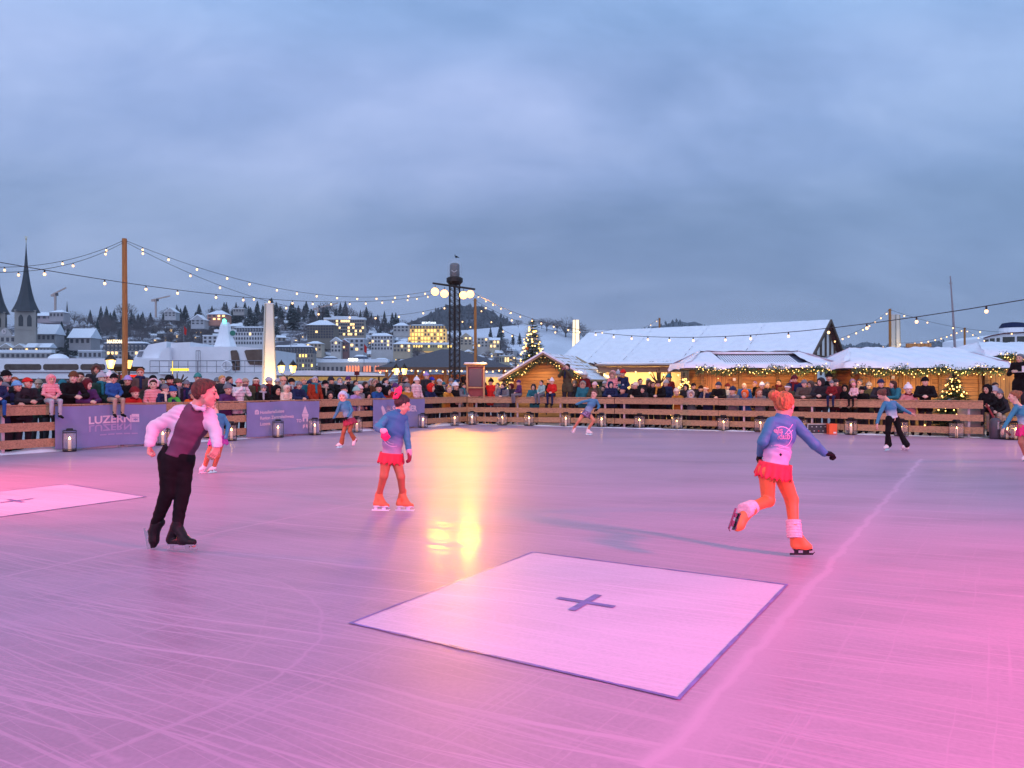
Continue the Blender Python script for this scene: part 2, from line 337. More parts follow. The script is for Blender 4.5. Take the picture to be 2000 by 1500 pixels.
# ================================================================ ground, lake, ice
def ice_mat(name, base, mark=1.0):
    m = bpy.data.materials.new(name); m.use_nodes = True; t = m.node_tree; b = t.nodes['Principled BSDF']
    g = N(t, 'ShaderNodeNewGeometry'); sp = N(t, 'ShaderNodeSeparateXYZ'); t.links.new(g.outputs['Position'], sp.inputs[0])
    # warped coordinates so cuts are never ruler straight
    wn = N(t, 'ShaderNodeTexNoise'); wn.inputs['Scale'].default_value = .5; wn.inputs['Detail'].default_value = 3
    t.links.new(g.outputs['Position'], wn.inputs['Vector'])
    wa = N(t, 'ShaderNodeVectorMath', operation='MULTIPLY_ADD'); t.links.new(wn.outputs['Color'], wa.inputs[0])
    wa.inputs[1].default_value = (.14, .14, 0); t.links.new(g.outputs['Position'], wa.inputs[2])
    marks = None
    def addm(x):
        nonlocal marks
        marks = x if marks is None else MATH(t, 'MAXIMUM', marks, x)
    # fine skate scratches: noise stretched a hundredfold along several directions
    for ang, sc_, th, st, off in ((-31, 16, .60, .50, 0), (-26, 26, .62, .6, 3.1), (-36, 34, .62, .45, 7.7), (-21, 12, .655, .75, 14.9), (56, 18, .66, .4, 12.3), (-8, 22, .66, .4, 5.2), (-30, 2.2, .60, .2, 21)):
        mpp = N(t, 'ShaderNodeMapping'); mpp.inputs['Rotation'].default_value = (0, 0, math.radians(-ang)); mpp.inputs['Location'].default_value = (off, off * 1.3, 0)
        t.links.new(wa.outputs[0], mpp.inputs[0])
        ml = N(t, 'ShaderNodeVectorMath', operation='MULTIPLY'); ml.inputs[1].default_value = (.14, sc_, 1); t.links.new(mpp.outputs[0], ml.inputs[0])
        nz = N(t, 'ShaderNodeTexNoise'); nz.noise_dimensions = '2D'; nz.inputs['Scale'].default_value = 1.6; nz.inputs['Detail'].default_value = 2
        t.links.new(ml.outputs[0], nz.inputs['Vector'])
        e = MATH(t, 'MULTIPLY', MATH(t, 'SUBTRACT', nz.outputs['Fac'], th), 14, clamp=True)
        addm(MATH(t, 'MULTIPLY', e, st))
    wn2 = N(t, 'ShaderNodeTexNoise'); wn2.inputs['Scale'].default_value = 1.9; wn2.inputs['Detail'].default_value = 5; wn2.inputs['Roughness'].default_value = .65
    t.links.new(g.outputs['Position'], wn2.inputs['Vector'])
    wb = N(t, 'ShaderNodeVectorMath', operation='MULTIPLY_ADD'); t.links.new(wn2.outputs['Color'], wb.inputs[0]); wb.inputs[1].default_value = (.18, .18, 0); t.links.new(g.outputs['Position'], wb.inputs[2])
    s2 = N(t, 'ShaderNodeSeparateXYZ'); t.links.new(wb.outputs[0], s2.inputs[0])
    def line(a, c, wd, st, seg=True):
        d = (Vector(c) - Vector(a)); L = d.length; d.normalize(); n = (-d.y, d.x); a = (a[0] + .09, a[1] + .09)
        dist = MATH(t, 'ABSOLUTE', MATH(t, 'ADD', MATH(t, 'MULTIPLY', s2.outputs[0], n[0]), MATH(t, 'MULTIPLY_ADD', s2.outputs[1], n[1], -(a[0] * n[0] + a[1] * n[1]))))
        e = MATH(t, 'SUBTRACT', 1.0, MATH(t, 'DIVIDE', dist, wd), clamp=True)
        if seg:
            al = MATH(t, 'ADD', MATH(t, 'MULTIPLY', s2.outputs[0], d.x), MATH(t, 'MULTIPLY_ADD', s2.outputs[1], d.y, -(a[0] * d.x + a[1] * d.y)))
            e = MATH(t, 'MULTIPLY', e, MATH(t, 'MULTIPLY', MATH(t, 'GREATER_THAN', al, 0), MATH(t, 'LESS_THAN', al, L)))
        addm(MATH(t, 'MULTIPLY', e, st))
    g2 = lambda x, y: tuple(G(x, y).xy)
    line(g2(1270, 1500), g2(1800, 890), .09, .98); line(g2(1300, 1500), g2(1790, 910), .24, .5)
    line(g2(1390, 1370), g2(1340, 1600), .05, .5)
    line((-6.5, 1.5), g2(1180, 880), .035, .75); line(g2(1180, 880), g2(1380, 855), .04, .5)
    line(g2(-100, 930), g2(1150, 1330), .012, .4); line(g2(860, 985), g2(2100, 1110), .02, .45)
    line(g2(0, 1335), g2(230, 1480), .02, .45); line(g2(1480, 860), g2(1900, 895), .03, .5)
    def arc(cx, cy, r, wd, st, a0=None):
        dx = MATH(t, 'SUBTRACT', s2.outputs[0], cx + .09); dy = MATH(t, 'SUBTRACT', s2.outputs[1], cy + .09)
        rr = MATH(t, 'SQRT', MATH(t, 'ADD', MATH(t, 'MULTIPLY', dx, dx), MATH(t, 'MULTIPLY', dy, dy)))
        e = MATH(t, 'SUBTRACT', 1.0, MATH(t, 'DIVIDE', MATH(t, 'ABSOLUTE', MATH(t, 'SUBTRACT', rr, r)), wd), clamp=True)
        if a0 is not None:  # half-plane limit
            e = MATH(t, 'MULTIPLY', e, MATH(t, 'GREATER_THAN', MATH(t, 'ADD', MATH(t, 'MULTIPLY', dx, a0[0]), MATH(t, 'MULTIPLY', dy, a0[1])), r * a0[2]))
        addm(MATH(t, 'MULTIPLY', e, st))
    arc(-2.9, 4.3, 1.75, .02, .6, (.8, .6, .1)); arc(-3.4, 4.2, 1.9, .012, .35, (.9, -.3, .2))
    arc(-.9, 5.0, .8, .010, .45, (1, 0, .5)); arc(-1.2, 12.0, 1.6, .02, .45, (.7, -.7, .2)); arc(-5, 10.4, 1.3, .015, .4, (0, -1, .0))
    arc(3.2, 11, 2.6, .012, .3, (-.5, -1, .1)); arc(-2.6, 8, 3.4, .012, .3, (.3, -1, .3)); arc(2.5, 17, 3.2, .02, .3, (0, -1, .2))
    # cloudy body of the ice
    cn = N(t, 'ShaderNodeTexNoise'); cn.inputs['Scale'].default_value = .55; cn.inputs['Detail'].default_value = 6; cn.inputs['Roughness'].default_value = .6
    mps = N(t, 'ShaderNodeMapping'); mps.inputs['Rotation'].default_value = (0, 0, math.radians(31)); mps.inputs['Scale'].default_value = (.35, 1.6, 1)
    t.links.new(g.outputs['Position'], mps.inputs[0]); t.links.new(mps.outputs[0], cn.inputs['Vector'])
    cc = RAMP(t, cn.outputs['Fac'], [(.32, tuple(x * .80 for x in base)), (.5, base), (.68, tuple(min(1, x * 1.13) for x in base))])
    fn = N(t, 'ShaderNodeTexNoise'); fn.inputs['Scale'].default_value = 40; fn.inputs['Detail'].default_value = 3; t.links.new(g.outputs['Position'], fn.inputs['Vector'])
    cc = MIXC(t, 1.0, cc, RAMP(t, fn.outputs['Fac'], [(.3, (.93, .93, .94)), (.7, (1.05, 1.05, 1.05))]), 'MULTIPLY')
    spk = N(t, 'ShaderNodeTexVoronoi'); spk.inputs['Scale'].default_value = 3.1; t.links.new(wb.outputs[0], spk.inputs['Vector'])
    addm(MATH(t, 'MULTIPLY', MATH(t, 'LESS_THAN', spk.outputs['Distance'], .05), .35))
    cc = MIXC(t, marks, cc, tuple(min(1, x * (1.38 if base[0] < .55 else 1.22)) for x in base))
    t.links.new(cc, b.inputs['Base Color'])
    rr = MATH(t, 'ADD', MATH(t, 'MULTIPLY', cn.outputs['Fac'], .12), MATH(t, 'MULTIPLY_ADD', marks, .2, .40))
    t.links.new(rr, b.inputs['Roughness'])
    b.inputs['Coat Weight'].default_value = .11; b.inputs['Coat IOR'].default_value = 1.33
    t.links.new(MATH(t, 'ADD', MATH(t, 'MULTIPLY', fn.outputs['Fac'], .04), MATH(t, 'MULTIPLY_ADD', marks, .25, .09)), b.inputs['Coat Roughness'])
    bn = N(t, 'ShaderNodeTexNoise'); bn.inputs['Scale'].default_value = 4; bn.inputs['Detail'].default_value = 4; t.links.new(wa.outputs[0], bn.inputs['Vector'])
    bp = N(t, 'ShaderNodeBump'); bp.inputs['Strength'].default_value = .10; bp.inputs['Distance'].default_value = .02
    t.links.new(MATH(t, 'ADD', bn.outputs['Fac'], MATH(t, 'MULTIPLY', marks, .35)), bp.inputs['Height'])
    t.links.new(bp.outputs[0], b.inputs['Normal']); t.links.new(bp.outputs[0], b.inputs['Coat Normal'])
    return m
ICEC = (.375, .25, .35)
ICE = ice_mat('rink_ice', ICEC)
mb = MB(); mb.add([(-60, -30, 0), (60, -30, 0), (60, 42, 0), (-60, 42, 0)], [(0, 1, 2, 3)])
ground = mb.build('quay_ground', mat('trodden_snow', (.34, .33, .36), .8, .3, 2, bump=.4)); tag(ground, kind='structure')
ground.location.z = -.02
FL0 = Vector((-14.2, 11.63, 0)); FL1 = Vector((-1.75, 28.75, 0)); FR1 = Vector((3.7, 26.85, 0)); FR2 = Vector((13.4, 21.1, 0))
mb = MB(); ice_poly = [(-22, -12, 0), (26, -12, 0), (26, 13.5, 0), tuple(FR2 + Vector((3.5, -2.0, 0))), tuple(FR2), tuple(FR1), tuple(FL1), tuple(FL0), (-22, 1.5, 0)]
mb.add(ice_poly, [tuple(range(9))]); ice = mb.build('ice', ICE); tag(ice, kind='structure'); ice.location.z = 0
# lake and far shore
mb = MB(); mb.add([(-6000, -40, -1.6), (6000, -40, -1.6), (6000, 9000, -1.6), (-6000, 9000, -1.6)], [(0, 1, 2, 3)])
lk = mb.build('lake_water', mat('lake', (.03, .05, .08), .12, .2, .2, bump=.3)); tag(lk, kind='structure')
# two painted squares with crosses
PALE = ice_mat('painted_white_ice', (.60, .46, .60)); BLUEP = mat('blue_ice_paint', (.20, .13, .40), .3, .35, 9)
def ice_square(cs, label):
    cs = [Vector((c[0], c[1], 0)) for c in cs]; c0 = sum(cs, Vector()) / 4; c0.z = 0
    t = thing('ice_marking', c0, label, 'rink marking', 'squares painted on the ice')
    def sheet(poly, z, name, m):
        q = MB(); q.add([Vector((p.x, p.y, z)) for p in poly], [tuple(range(len(poly)))]); return kid(name, q, m, t)
    sheet(cs, .003, 'painted_field', PALE)
    q = MB()
    for i in range(4):
        a, c = cs[i], cs[(i + 1) % 4]; d = (c - a).normalized(); n = Vector((-d.y, d.x, 0)); wv = .011
        st = 14
        for j in range(st):
            p0 = a + (c - a) * (j / st) - d * (wv if j == 0 else 0); p1 = a + (c - a) * ((j + 1) / st) + d * (wv if j == st - 1 else 0)
            w0 = wv * rnd.uniform(.7, 1.25)
            z = .0055 + .0008 * (i % 2)
            q.add([Vector((*(p0 - n * w0).xy, z)), Vector((*(p1 - n * w0).xy, z)), Vector((*(p1 + n * w0).xy, z)), Vector((*(p0 + n * w0).xy, z))], [(0, 1, 2, 3)])
    kid('border_line', q, BLUEP, t)
    q = MB(); ex = (cs[2] - cs[1]).normalized(); ey = (cs[0] - cs[1]).normalized(); hl, hw = .215, .028
    for i, (d, n) in enumerate(((ex, ey), (ey, ex))):
        z = .0075
        segs = [(-hl, hl)] if i == 0 else [(-hl, -hw), (hw, hl)]
        for s0, s1 in segs:
            q.add([Vector((*(c0 + d * s0 - n * hw).xy, z)), Vector((*(c0 + d * s1 - n * hw).xy, z)), Vector((*(c0 + d * s1 + n * hw).xy, z)), Vector((*(c0 + d * s0 + n * hw).xy, z))], [(0, 1, 2, 3)])
    kid('cross', q, BLUEP, t)
ice_square([(-1.016, 4.677), (.184, 6.67), (2.065, 5.577), (.795, 3.548)], 'large pale square with blue outline and cross on the ice in the foreground')
ice_square([(-7.96, 9.28), (-6.76, 11.27), (-4.92, 9.98), (-6.12, 7.99)], 'pale square with cross on the ice at the far left edge, left of the boy')
# ================================================================ rink fence
RAILW = wood('rail_wood', (.42, .25, .13), 'x', 0)
POSTM = mat('galvanised_post', (.42, .38, .38), .5, .25, 6, metal=.2)
PURPLE = mat('banner_cloth', (.22, .23, .42), .6, .10, 2.2, bump=.3)
LETTER = mat('banner_letters', (.75, .55, .66), .6, .05)
def fence_run(a, b, posts, label, banner_spans=(), H=1.04):
    a = Vector(a); b = Vector(b); d = (b - a); L = d.length; d.normalize(); n = Vector((-d.y, d.x, 0))
    if n.y < 0: n = -n
    t = thing('rink_fence', a, label, 'fence', 'wooden fence round the ice rink')
    seg = 3.3; k = max(1, round(L / seg))
    for z0, h in ((H - .20, .19), (H - .56, .19), (H - .92, .19)):
        for i in range(k):
            s0, s1 = L * i / k + .006, L * (i + 1) / k - .006
            q = MB(); o = rnd.uniform(-.006, .006)
            c = a + d * ((s0 + s1) / 2) + n * .02
            q.box((c.x, c.y, z0 + h / 2 + o), (s1 - s0, .032, h), rz=math.atan2(d.y, d.x)); kid('board', q, RAILW, t)
    for i in range(k):
        q = MB(); s0, s1 = L * i / k + .005, L * (i + 1) / k - .005; c = a + d * ((s0 + s1) / 2) + n * .07
        q.box((c.x, c.y, H + .016), (s1 - s0, .15, .03), rz=math.atan2(d.y, d.x)); kid('top_rail', q, RAILW, t)
    for i in range(posts + 1):
        c = a + d * (.35 + (L - .7) * i / posts) + n * .075
        q = MB(); q.box((c.x, c.y, H / 2 - .01), (.06, .06, H - .02), rz=math.atan2(d.y, d.x)); q.box((c.x, c.y, .006), (.2, .16, .012), rz=math.atan2(d.y, d.x)); kid('post', q, POSTM, t)
    return t
fence_run(FL0, FL1, 8, 'long wooden plank fence along the left side of the rink, hung with purple banners')
fence_run(FL1 + Vector((.02, 0, 0)), FR1, 3, 'short wooden plank fence across the far corner of the rink')
fence_run(FR1 + Vector((.01, 0, 0)), FR2, 5, 'long wooden plank fence along the right side of the rink')
# snow heaped along the fence foot
def snow_heap(a, b, label, hmax=.10, wd=.5, seed=1):
    a = Vector(a); b = Vector(b); d = (b - a); L = d.length; d.normalize(); n = Vector((-d.y, d.x, 0))
    if n.y < 0: n = -n
    r = random.Random(seed); q = MB(); ns = int(L / .12); rows = 7
    ph = [r.uniform(0, 6.28) for _ in range(6)]
    for i in range(ns + 1):
        s = L * i / ns
        hh = hmax * (.35 + .65 * abs(math.sin(s * .9 + ph[0]) * math.sin(s * 2.3 + ph[1]))) * (1 if 0 < i < ns else 0)
        ww = wd * (.7 + .3 * math.sin(s * 1.3 + ph[2]))
        for j in range(rows):
            v = j / (rows - 1); p = a + d * s + n * (.2 - ww * .5 + ww * v)
            q.v.append((p.x, p.y, .001 + hh * math.sin(math.pi * v) * r.uniform(.75, 1.15)))
    for i in range(ns):
        for j in range(rows - 1):
            k0 = i * rows + j; q.f.append((k0, k0 + rows, k0 + rows + 1, k0 + 1)); q.mi.append(0)
    o = q.build('snow_heap', SNOW, smooth=True); tag(o, label, 'snow', 'snow scraped along the fence')
snow_heap(FL0, FL1, 'low ridge of scraped snow along the foot of the left fence', .12, .55, 2)
snow_heap(FL1, FR2, 'thin ridge of scraped snow along the foot of the right fence', .035, .35, 4)
# banners
def on_line(px, a=None, b=None):
    """where the sight line through photo column px meets the line a-b"""
    k = (px - 1000) / F; d = b - a
    s = (k * a.y - a.x) / (d.x - k * d.y); return a + d * s
LD = (FL1 - FL0).normalized(); LN = Vector((-LD.y, LD.x, 0)); LN = LN if LN.y > 0 else -LN
def banner(x0, x1, label, z0=.05, z1=1.03):
    a = on_line(x0, FL0, FL1) - LN * .015; b = on_line(x1, FL0, FL1) - LN * .015
    t = thing('banner', a, label, 'banner', 'purple banners on the rink fence'); q = MB(); L = (b - a).length; nx, nz = 40, 10
    def pos(u, v):
        wv = .012 * math.sin(u * L * 4.1 + v * 3) * (.4 + .6 * (1 - v)) + .006 * math.sin(v * 9 + u * 13)
        p = a + LD * (u * L) - LN * (.02 + wv); return Vector((p.x, p.y, z0 + (z1 - z0) * v - .012 * math.sin(u * 9)))
    for s, off in ((1, 0), (-1, .004)):
        o = len(q.v)
        for i in range(nx + 1):
            for j in range(nz + 1): q.v.append(tuple(pos(i / nx, j / nz) + LN * off))
        for i in range(nx):
            for j in range(nz):
                k0 = o + i * (nz + 1) + j; f = (k0, k0 + nz + 1, k0 + nz + 2, k0 + 1); q.f.append(f if s > 0 else f[::-1]); q.mi.append(0)
    kid('cloth', q, PURPLE, t, smooth=True)
    return t, pos, L
def put_flat(t, pos, L, me_or_mb, x, z, name, m, W=.98, sx=1, sz=1, z0=.05):
    """lay flat artwork (x right, y up) onto the banner cloth"""
    if isinstance(me_or_mb, MB): vs = me_or_mb.v; fs = me_or_mb.f
    else: vs = [tuple(v.co) for v in me_or_mb.vertices]; fs = [tuple(p.vertices) for p in me_or_mb.polygons]
    q = MB(); out = []
    for v in vs:
        u = (x + v[0] * sx) / L; vv = (z + v[1] * sz - z0) / W; p = pos(u, vv); p.z = z + v[1] * sz - .012 * math.sin(u * 9)
        out.append(p - LN * (.006 + (.003 if v[2] > 0 else 0)))
    q.add(out, fs); return kid(name, q, m, t)
def flat_poly(q, pts, z=0): q.add([(x, y, z) for x, y in pts] + [(x, y, z + .001) for x, y in pts], [tuple(range(len(pts))), tuple(range(len(pts), 2 * len(pts)))[::-1]])
t, pos, L = banner(106, 323, 'long purple banner reading LUZERN with mirrored lettering, nearest the camera')
x0 = (on_line(171, FL0, FL1) - on_line(106, FL0, FL1)).length; x1 = (on_line(270, FL0, FL1) - on_line(106, FL0, FL1)).length
tm = text_mesh('LUZERN', .30, .001, .008); wm = max(v.co.x for v in tm.vertices); wletters = (x1 - x0) * .84
put_flat(t, pos, L, tm, x0, .60, 'lettering', LETTER, sx=wletters / wm, sz=.82)
REFL = mat('faded_letters', (.40, .31, .52), .6, .05)
put_flat(t, pos, L, tm, x0, .565, 'mirrored_lettering', REFL, sx=wletters / wm, sz=-.72)
tm2 = text_mesh('WILLKOMMEN IN DER STADT', .062, .001, .001); w2 = max(v.co.x for v in tm2.vertices)
q = MB(); S = .19
flat_poly(q, [(0, 0), (S, 0), (S, S), (0, S)]); put_flat(t, pos, L, q, x1 - S * .98, .60, 'emblem_tile', LETTER, sx=1, sz=1.05)
EMB = mat('emblem_blue', (.14, .13, .36), .6, .05); q = MB()
for (ax_, ay, bx, by) in ((.095, .03, .095, .16), (.04, .075, .15, .075), (.05, .12, .14, .12), (.05, .045, .075, .075), (.115, .075, .14, .045), (.03, .1, .03, .13), (.16, .1, .16, .13)):
    d = Vector((bx - ax_, by - ay, 0)); n = Vector((-d.y, d.x, 0)).normalized() * .008
    q.add([(ax_ - n.x, ay - n.y, .002), (bx - n.x, by - n.y, .002), (bx + n.x, by + n.y, .002), (ax_ + n.x, ay + n.y, .002)], [(0, 1, 2, 3)])
put_flat(t, pos, L, q, x1 - S * .98, .60, 'emblem_sign', EMB)
q = MB()
for s in range(5):
    xx = (x1 - x0) * (.22 + .78 * s / 5); wd_ = (x1 - x0) * .125; q = MB(); ps = [(xx + wd_ * k / 10, (.004 if k % 2 else 0)) for k in range(11)]
    flat_poly(q, ps + [(x, .034 - y) for x, y in ps[::-1]]); put_flat(t, pos, L, q, x0, .305, 'small_print', REFL)
t, pos, L = banner(480, 622, 'purple banner with three lines of hotel association lettering and a tower emblem')
def xa(px, p0): return (on_line(px, FL0, FL1) - on_line(p0, FL0, FL1)).length
sxx = (xa(553, 480) - xa(506, 480))
for i, (s, wpx) in enumerate((('HotellerieSuisse', 553), ('Region Zentralschweiz', 572), ('Luzern', 526))):
    tm = text_mesh(s, .15, .001, .003); wm = max(v.co.x for v in tm.vertices)
    put_flat(t, pos, L, tm, xa(506, 480), .70 - i * .165, 'lettering', LETTER, sx=(xa(wpx, 480) - xa(506, 480)) / wm, sz=.85)
q = MB(); flat_poly(q, [(0, 0), (.13, 0), (.13, .09), (.10, .13), (.03, .13), (0, .09)]); put_flat(t, pos, L, q, xa(497, 480) - .02, .69, 'logo_tile', LETTER)
q = MB(); flat_poly(q, [(.03, .02), (.05, .02), (.05, .08), (.03, .08)], .003); flat_poly(q, [(.065, .03), (.10, .03), (.10, .05), (.065, .05)], .003); flat_poly(q, [(.065, .065), (.10, .065), (.10, .085), (.065, .085)], .003)
put_flat(t, pos, L, q, xa(497, 480) - .02, .69, 'logo_cutout', PURPLE)
q = MB()  # tower emblem: pointed roof, body with gate, reflection below
flat_poly(q, [(-.11, .30), (.11, .30), (.02, .50), (-.02, .50)]); flat_poly(q, [(-.01, .50), (.01, .50), (.002, .56), (-.002, .56)])
flat_poly(q, [(-.12, .20), (.12, .20), (.13, .29), (-.13, .29)]); flat_poly(q, [(-.10, .06), (-.04, .06), (-.04, .19), (-.10, .19)]); flat_poly(q, [(.04, .06), (.10, .06), (.10, .19), (.04, .19)]); flat_poly(q, [(-.04, .15), (.04, .15), (.04, .19), (-.04, .19)])
put_flat(t, pos, L, q, xa(594.5, 480), .36, 'tower_emblem', LETTER); q = MB(); flat_poly(q, [(-.09, -.16), (-.02, -.10), (-.02, -.02), (-.09, -.04)]); flat_poly(q, [(.09, -.16), (.02, -.10), (.02, -.02), (.09, -.04)])
put_flat(t, pos, L, q, xa(594.5, 480), .36, 'tower_reflection', LETTER)
for s, dx in (('TO', -.33), ('LUZ', .13)):
    tm = text_mesh(s, .13, .001, .003); put_flat(t, pos, L, tm, xa(594.5, 480) + dx, .40, 'lettering', LETTER)
t, pos, L = banner(727, 828, 'purple banner reading SCHOBER with a cone and star emblem, nearest the far corner')
tm = text_mesh('SCHOBER', .27, .001, .010); wm = max(v.co.x for v in tm.vertices)
put_flat(t, pos, L, tm, xa(765, 727), .60, 'lettering', LETTER, sx=(xa(813, 727) - xa(765, 727)) / wm, sz=1.05)
q = MB()
for a in range(9):
    an = math.radians(-20 + a * 27.5); c, s = math.cos(an), math.sin(an)
    flat_poly(q, [(-s * .02, c * .02), (c * .17, s * .17), (s * .02, -c * .02)], .0002 * a)
put_flat(t, pos, L, q, xa(757.5, 727), .70, 'star_emblem', LETTER)
q = MB(); flat_poly(q, [(0, 0), (.17, .04), (.03, .30), (-.05, .36), (-.11, .28)]); put_flat(t, pos, L, q, xa(747, 727), .48, 'cone_emblem', LETTER)
q = MB()
for s in range(4):
    q = MB(); flat_poly(q, [(s * .22, 0), (s * .22 + .08, .002), (s * .22 + .16, 0), (s * .22 + .16, .05), (s * .22, .05)]); put_flat(t, pos, L, q, xa(731, 727), .26, 'small_print', REFL)
# ================================================================ people
SKIN = mat('skin', (.62, .36, .25), .5, .08, 20); SKIN2 = mat('skin_fair', (.70, .44, .33), .5, .08, 20)
EYE = mat('eye_dark', (.07, .045, .04), .25, .1); LIP = mat('lips', (.45, .13, .11), .45, .1); BROW = mat('brow', (.10, .055, .035), .8, .1)
HANDM = SKIN
V3 = lambda *a: Vector(a)
def head_frame(c, yaw=0, pitch=0, roll=0, s=1.0):
    R = Euler((pitch, roll, 0)).to_matrix(); R = Matrix.Rotation(yaw, 3, 'Z') @ R
    return {'c': Vector(c), 'R': R, 's': s}
def hp(h, p): return h['c'] + h['R'] @ (Vector(p) * h['s'])
def hell(h, p, r, k=.02, g=0):  # ellipsoid in head space
    return ('e', hp(h, p), tuple((x * h['s'] + g) for x in r), [list(x) for x in h['R']], k * h['s'])
def hcap(h, a, b, ra, rb, k=.015): return ('c', hp(h, a), hp(h, b), ra * h['s'], rb * h['s'], k * h['s'])
def head_prims(h, fine=True):
    p = [hell(h, (0, -.014, .022), (.075, .092, .086)), hell(h, (0, .022, -.03), (.060, .064, .072)), hell(h, (0, .046, -.074), (.030, .028, .026), .03),
         hcap(h, (-.052, .02, -.055), (0, .05, -.085), .018, .018, .03), hcap(h, (.052, .02, -.055), (0, .05, -.085), .018, .018, .03),
         hcap(h, (-.045, .07, .030), (.045, .07, .030), .012, .012, .02), hcap(h, (-.042, .055, -.022), (-.036, .058, -.03), .022, .02, .02), hcap(h, (.042, .055, -.022), (.036, .058, -.03), .022, .02, .02),
         hcap(h, (0, .080, .018), (0, .103, -.024), .009, .0135, .012), hcap(h, (-.012, .088, -.028), (.012, .088, -.028), .009, .009, .01),
         hell(h, (-.075, -.008, -.008), (.011, .021, .031), .008), hell(h, (.075, -.008, -.008), (.011, .021, .031), .008)]
    if fine:
        p += [('sub', hp(h, (-.031, .094, .008)), (.017 * h['s'],) * 3, None, .008 * h['s']), ('sub', hp(h, (.031, .094, .008)), (.017 * h['s'],) * 3, None, .008 * h['s']),
              hell(h, (-.031, .073, .007), (.0135, .0135, .011), .003), hell(h, (.031, .073, .007), (.0135, .0135, .011), .003),
              hcap(h, (-.020, .084, -.052), (.020, .084, -.052), .007, .007, .006)]
    return p
def head_paint(h, C, out, rad=1.0, eye=1, lip=2, brow=3):
    L = (C - np.array(h['c'])) @ np.array(h['R']) / h['s']  # to local
    ax = np.abs(L[:, 0])
    out[(((ax - .031) / .015) ** 2 + ((L[:, 2] - .007) / .0085) ** 2 < rad) & (L[:, 1] > .055)] = eye
    out[((L[:, 0] / .026) ** 2 + ((L[:, 2] + .053) / .009) ** 2 < rad) & (L[:, 1] > .06)] = lip
    out[(((ax - .032) / .020) ** 2 + ((L[:, 2] - .030 - .1 * (ax - .032)) / .0055) ** 2 < rad) & (L[:, 1] > .055)] = brow
    return out
def hand_prims(wr, d, nrm, s=1.0, curl=.6, right=True, g=0.0, spread=.0):
    """palm, five fingers and a thumb leaving the side of the palm; d = hand direction, nrm = back of the hand"""
    d = Vector(d).normalized(); nrm = (Vector(nrm) - d * Vector(nrm).dot(d)).normalized(); x = d.cross(nrm) * (1 if right else -1)
    wr = Vector(wr); P0 = []
    for k in (-1, 0, 1): P0.append(('c', wr + x * k * .018 * s, wr + d * .078 * s + x * k * .026 * s, .015 * s + g, .013 * s + g, .012 * s))
    for i, (off, ln) in enumerate(((-.033, .070), (-.011, .080), (.011, .075), (.032, .058))):
        a = wr + d * .080 * s + x * off * s; c = curl * (1 + .12 * i); dd = (d + x * spread * (off / .03)).normalized()
        q = a
        for j, fr in enumerate((.45, .32, .23)):
            an = c * (j + .6); v = dd * math.cos(an) - nrm * math.sin(an); e = q + v * ln * fr * s
            P0.append(('c', q, e, (.0092 - .001 * j) * s + g, (.0085 - .001 * j) * s + g, .004 * s)); q = e
    t0 = wr + d * .025 * s - x * .030 * s; t1 = t0 + (d * .7 - x * .6 - nrm * .35).normalized() * .036 * s; t2 = t1 + (d * .9 - nrm * .5 * (.5 + curl)).normalized() * .028 * s
    P0 += [('c', t0, t1, .012 * s + g, .0105 * s + g, .008 * s), ('c', t1, t2, .0105 * s + g, .009 * s + g, .004 * s)]
    return P0
def limb(a, b, c, r, k=.02): return [('c', a, b, r[0], r[1], k), ('c', b, c, r[1], r[2], k)]
def torso(J, s, g=0.0, lo=1.0):
    sl, sr, hl, hr = J['sl'], J['sr'], J['hl'], J['hr']; sm = (sl + sr) / 2; hm = (hl + hr) / 2
    up = (sm - hm).normalized(); ch = hm + (sm - hm) * .72; wa = hm + (sm - hm) * .38
    x = (sr - sl).normalized(); xh = (hr - hl).normalized()
    r = .052 * s + g
    P0 = [('c', sl + x * .012, sr - x * .012, r, r, .05 * s), ('c', ch - x * .06 * s, ch + x * .06 * s, .090 * s + g, .090 * s + g, .05 * s),
          ('c', wa - x * .045 * s, wa + x * .045 * s, .080 * s + g, .080 * s + g, .05 * s), ('c', hm - xh * .055 * s, hm + xh * .055 * s, .088 * s + g, .088 * s + g, .05 * s)]
    return P0
def body_prims(J, s, h, fine=True):
    P0 = head_prims(h, fine) + [('c', hp(h, (0, -.015, -.04)), J['nk'], .043 * s, .048 * s, .03), ('c', J['nk'], (J['sl'] + J['sr']) / 2, .05 * s, .06 * s, .04)]
    P0 += torso(J, s, -.008)
    for a in 'lr':
        P0 += limb(J['s' + a], J['e' + a], J['w' + a], (.040 * s, .033 * s, .022 * s))
        P0 += limb(J['h' + a], J['k' + a], J['a' + a], (.066 * s, .046 * s, .032 * s))
        P0 += [('c', J['a' + a], J['t' + a], .03 * s, .024 * s)]
    return P0
def cap_prims(h, g=.012, kind='short'):
    p = [hell(h, (0, -.016, .026), (.077, .094, .088), .02, g * h['s'])]
    if kind == 'long': p += [hcap(h, (-.05, -.06, -.02), (-.06, -.05, -.22), .045, .035, .04), hcap(h, (.05, -.06, -.02), (.06, -.05, -.22), .045, .035, .04), hcap(h, (0, -.07, -.02), (0, -.07, -.22), .05, .04, .04)]
    return p
def head_cut(h, fn):
    R = np.array(h['R']); c = np.array(h['c']); s = h['s']
    def f(X, Y, Z):
        dx, dy, dz = X - c[0], Y - c[1], Z - c[2]
        lx = (dx * R[0, 0] + dy * R[1, 0] + dz * R[2, 0]) / s; ly = (dx * R[0, 1] + dy * R[1, 1] + dz * R[2, 1]) / s; lz = (dx * R[0, 2] + dy * R[1, 2] + dz * R[2, 2]) / s
        return fn(lx, ly, lz) * s
    return f
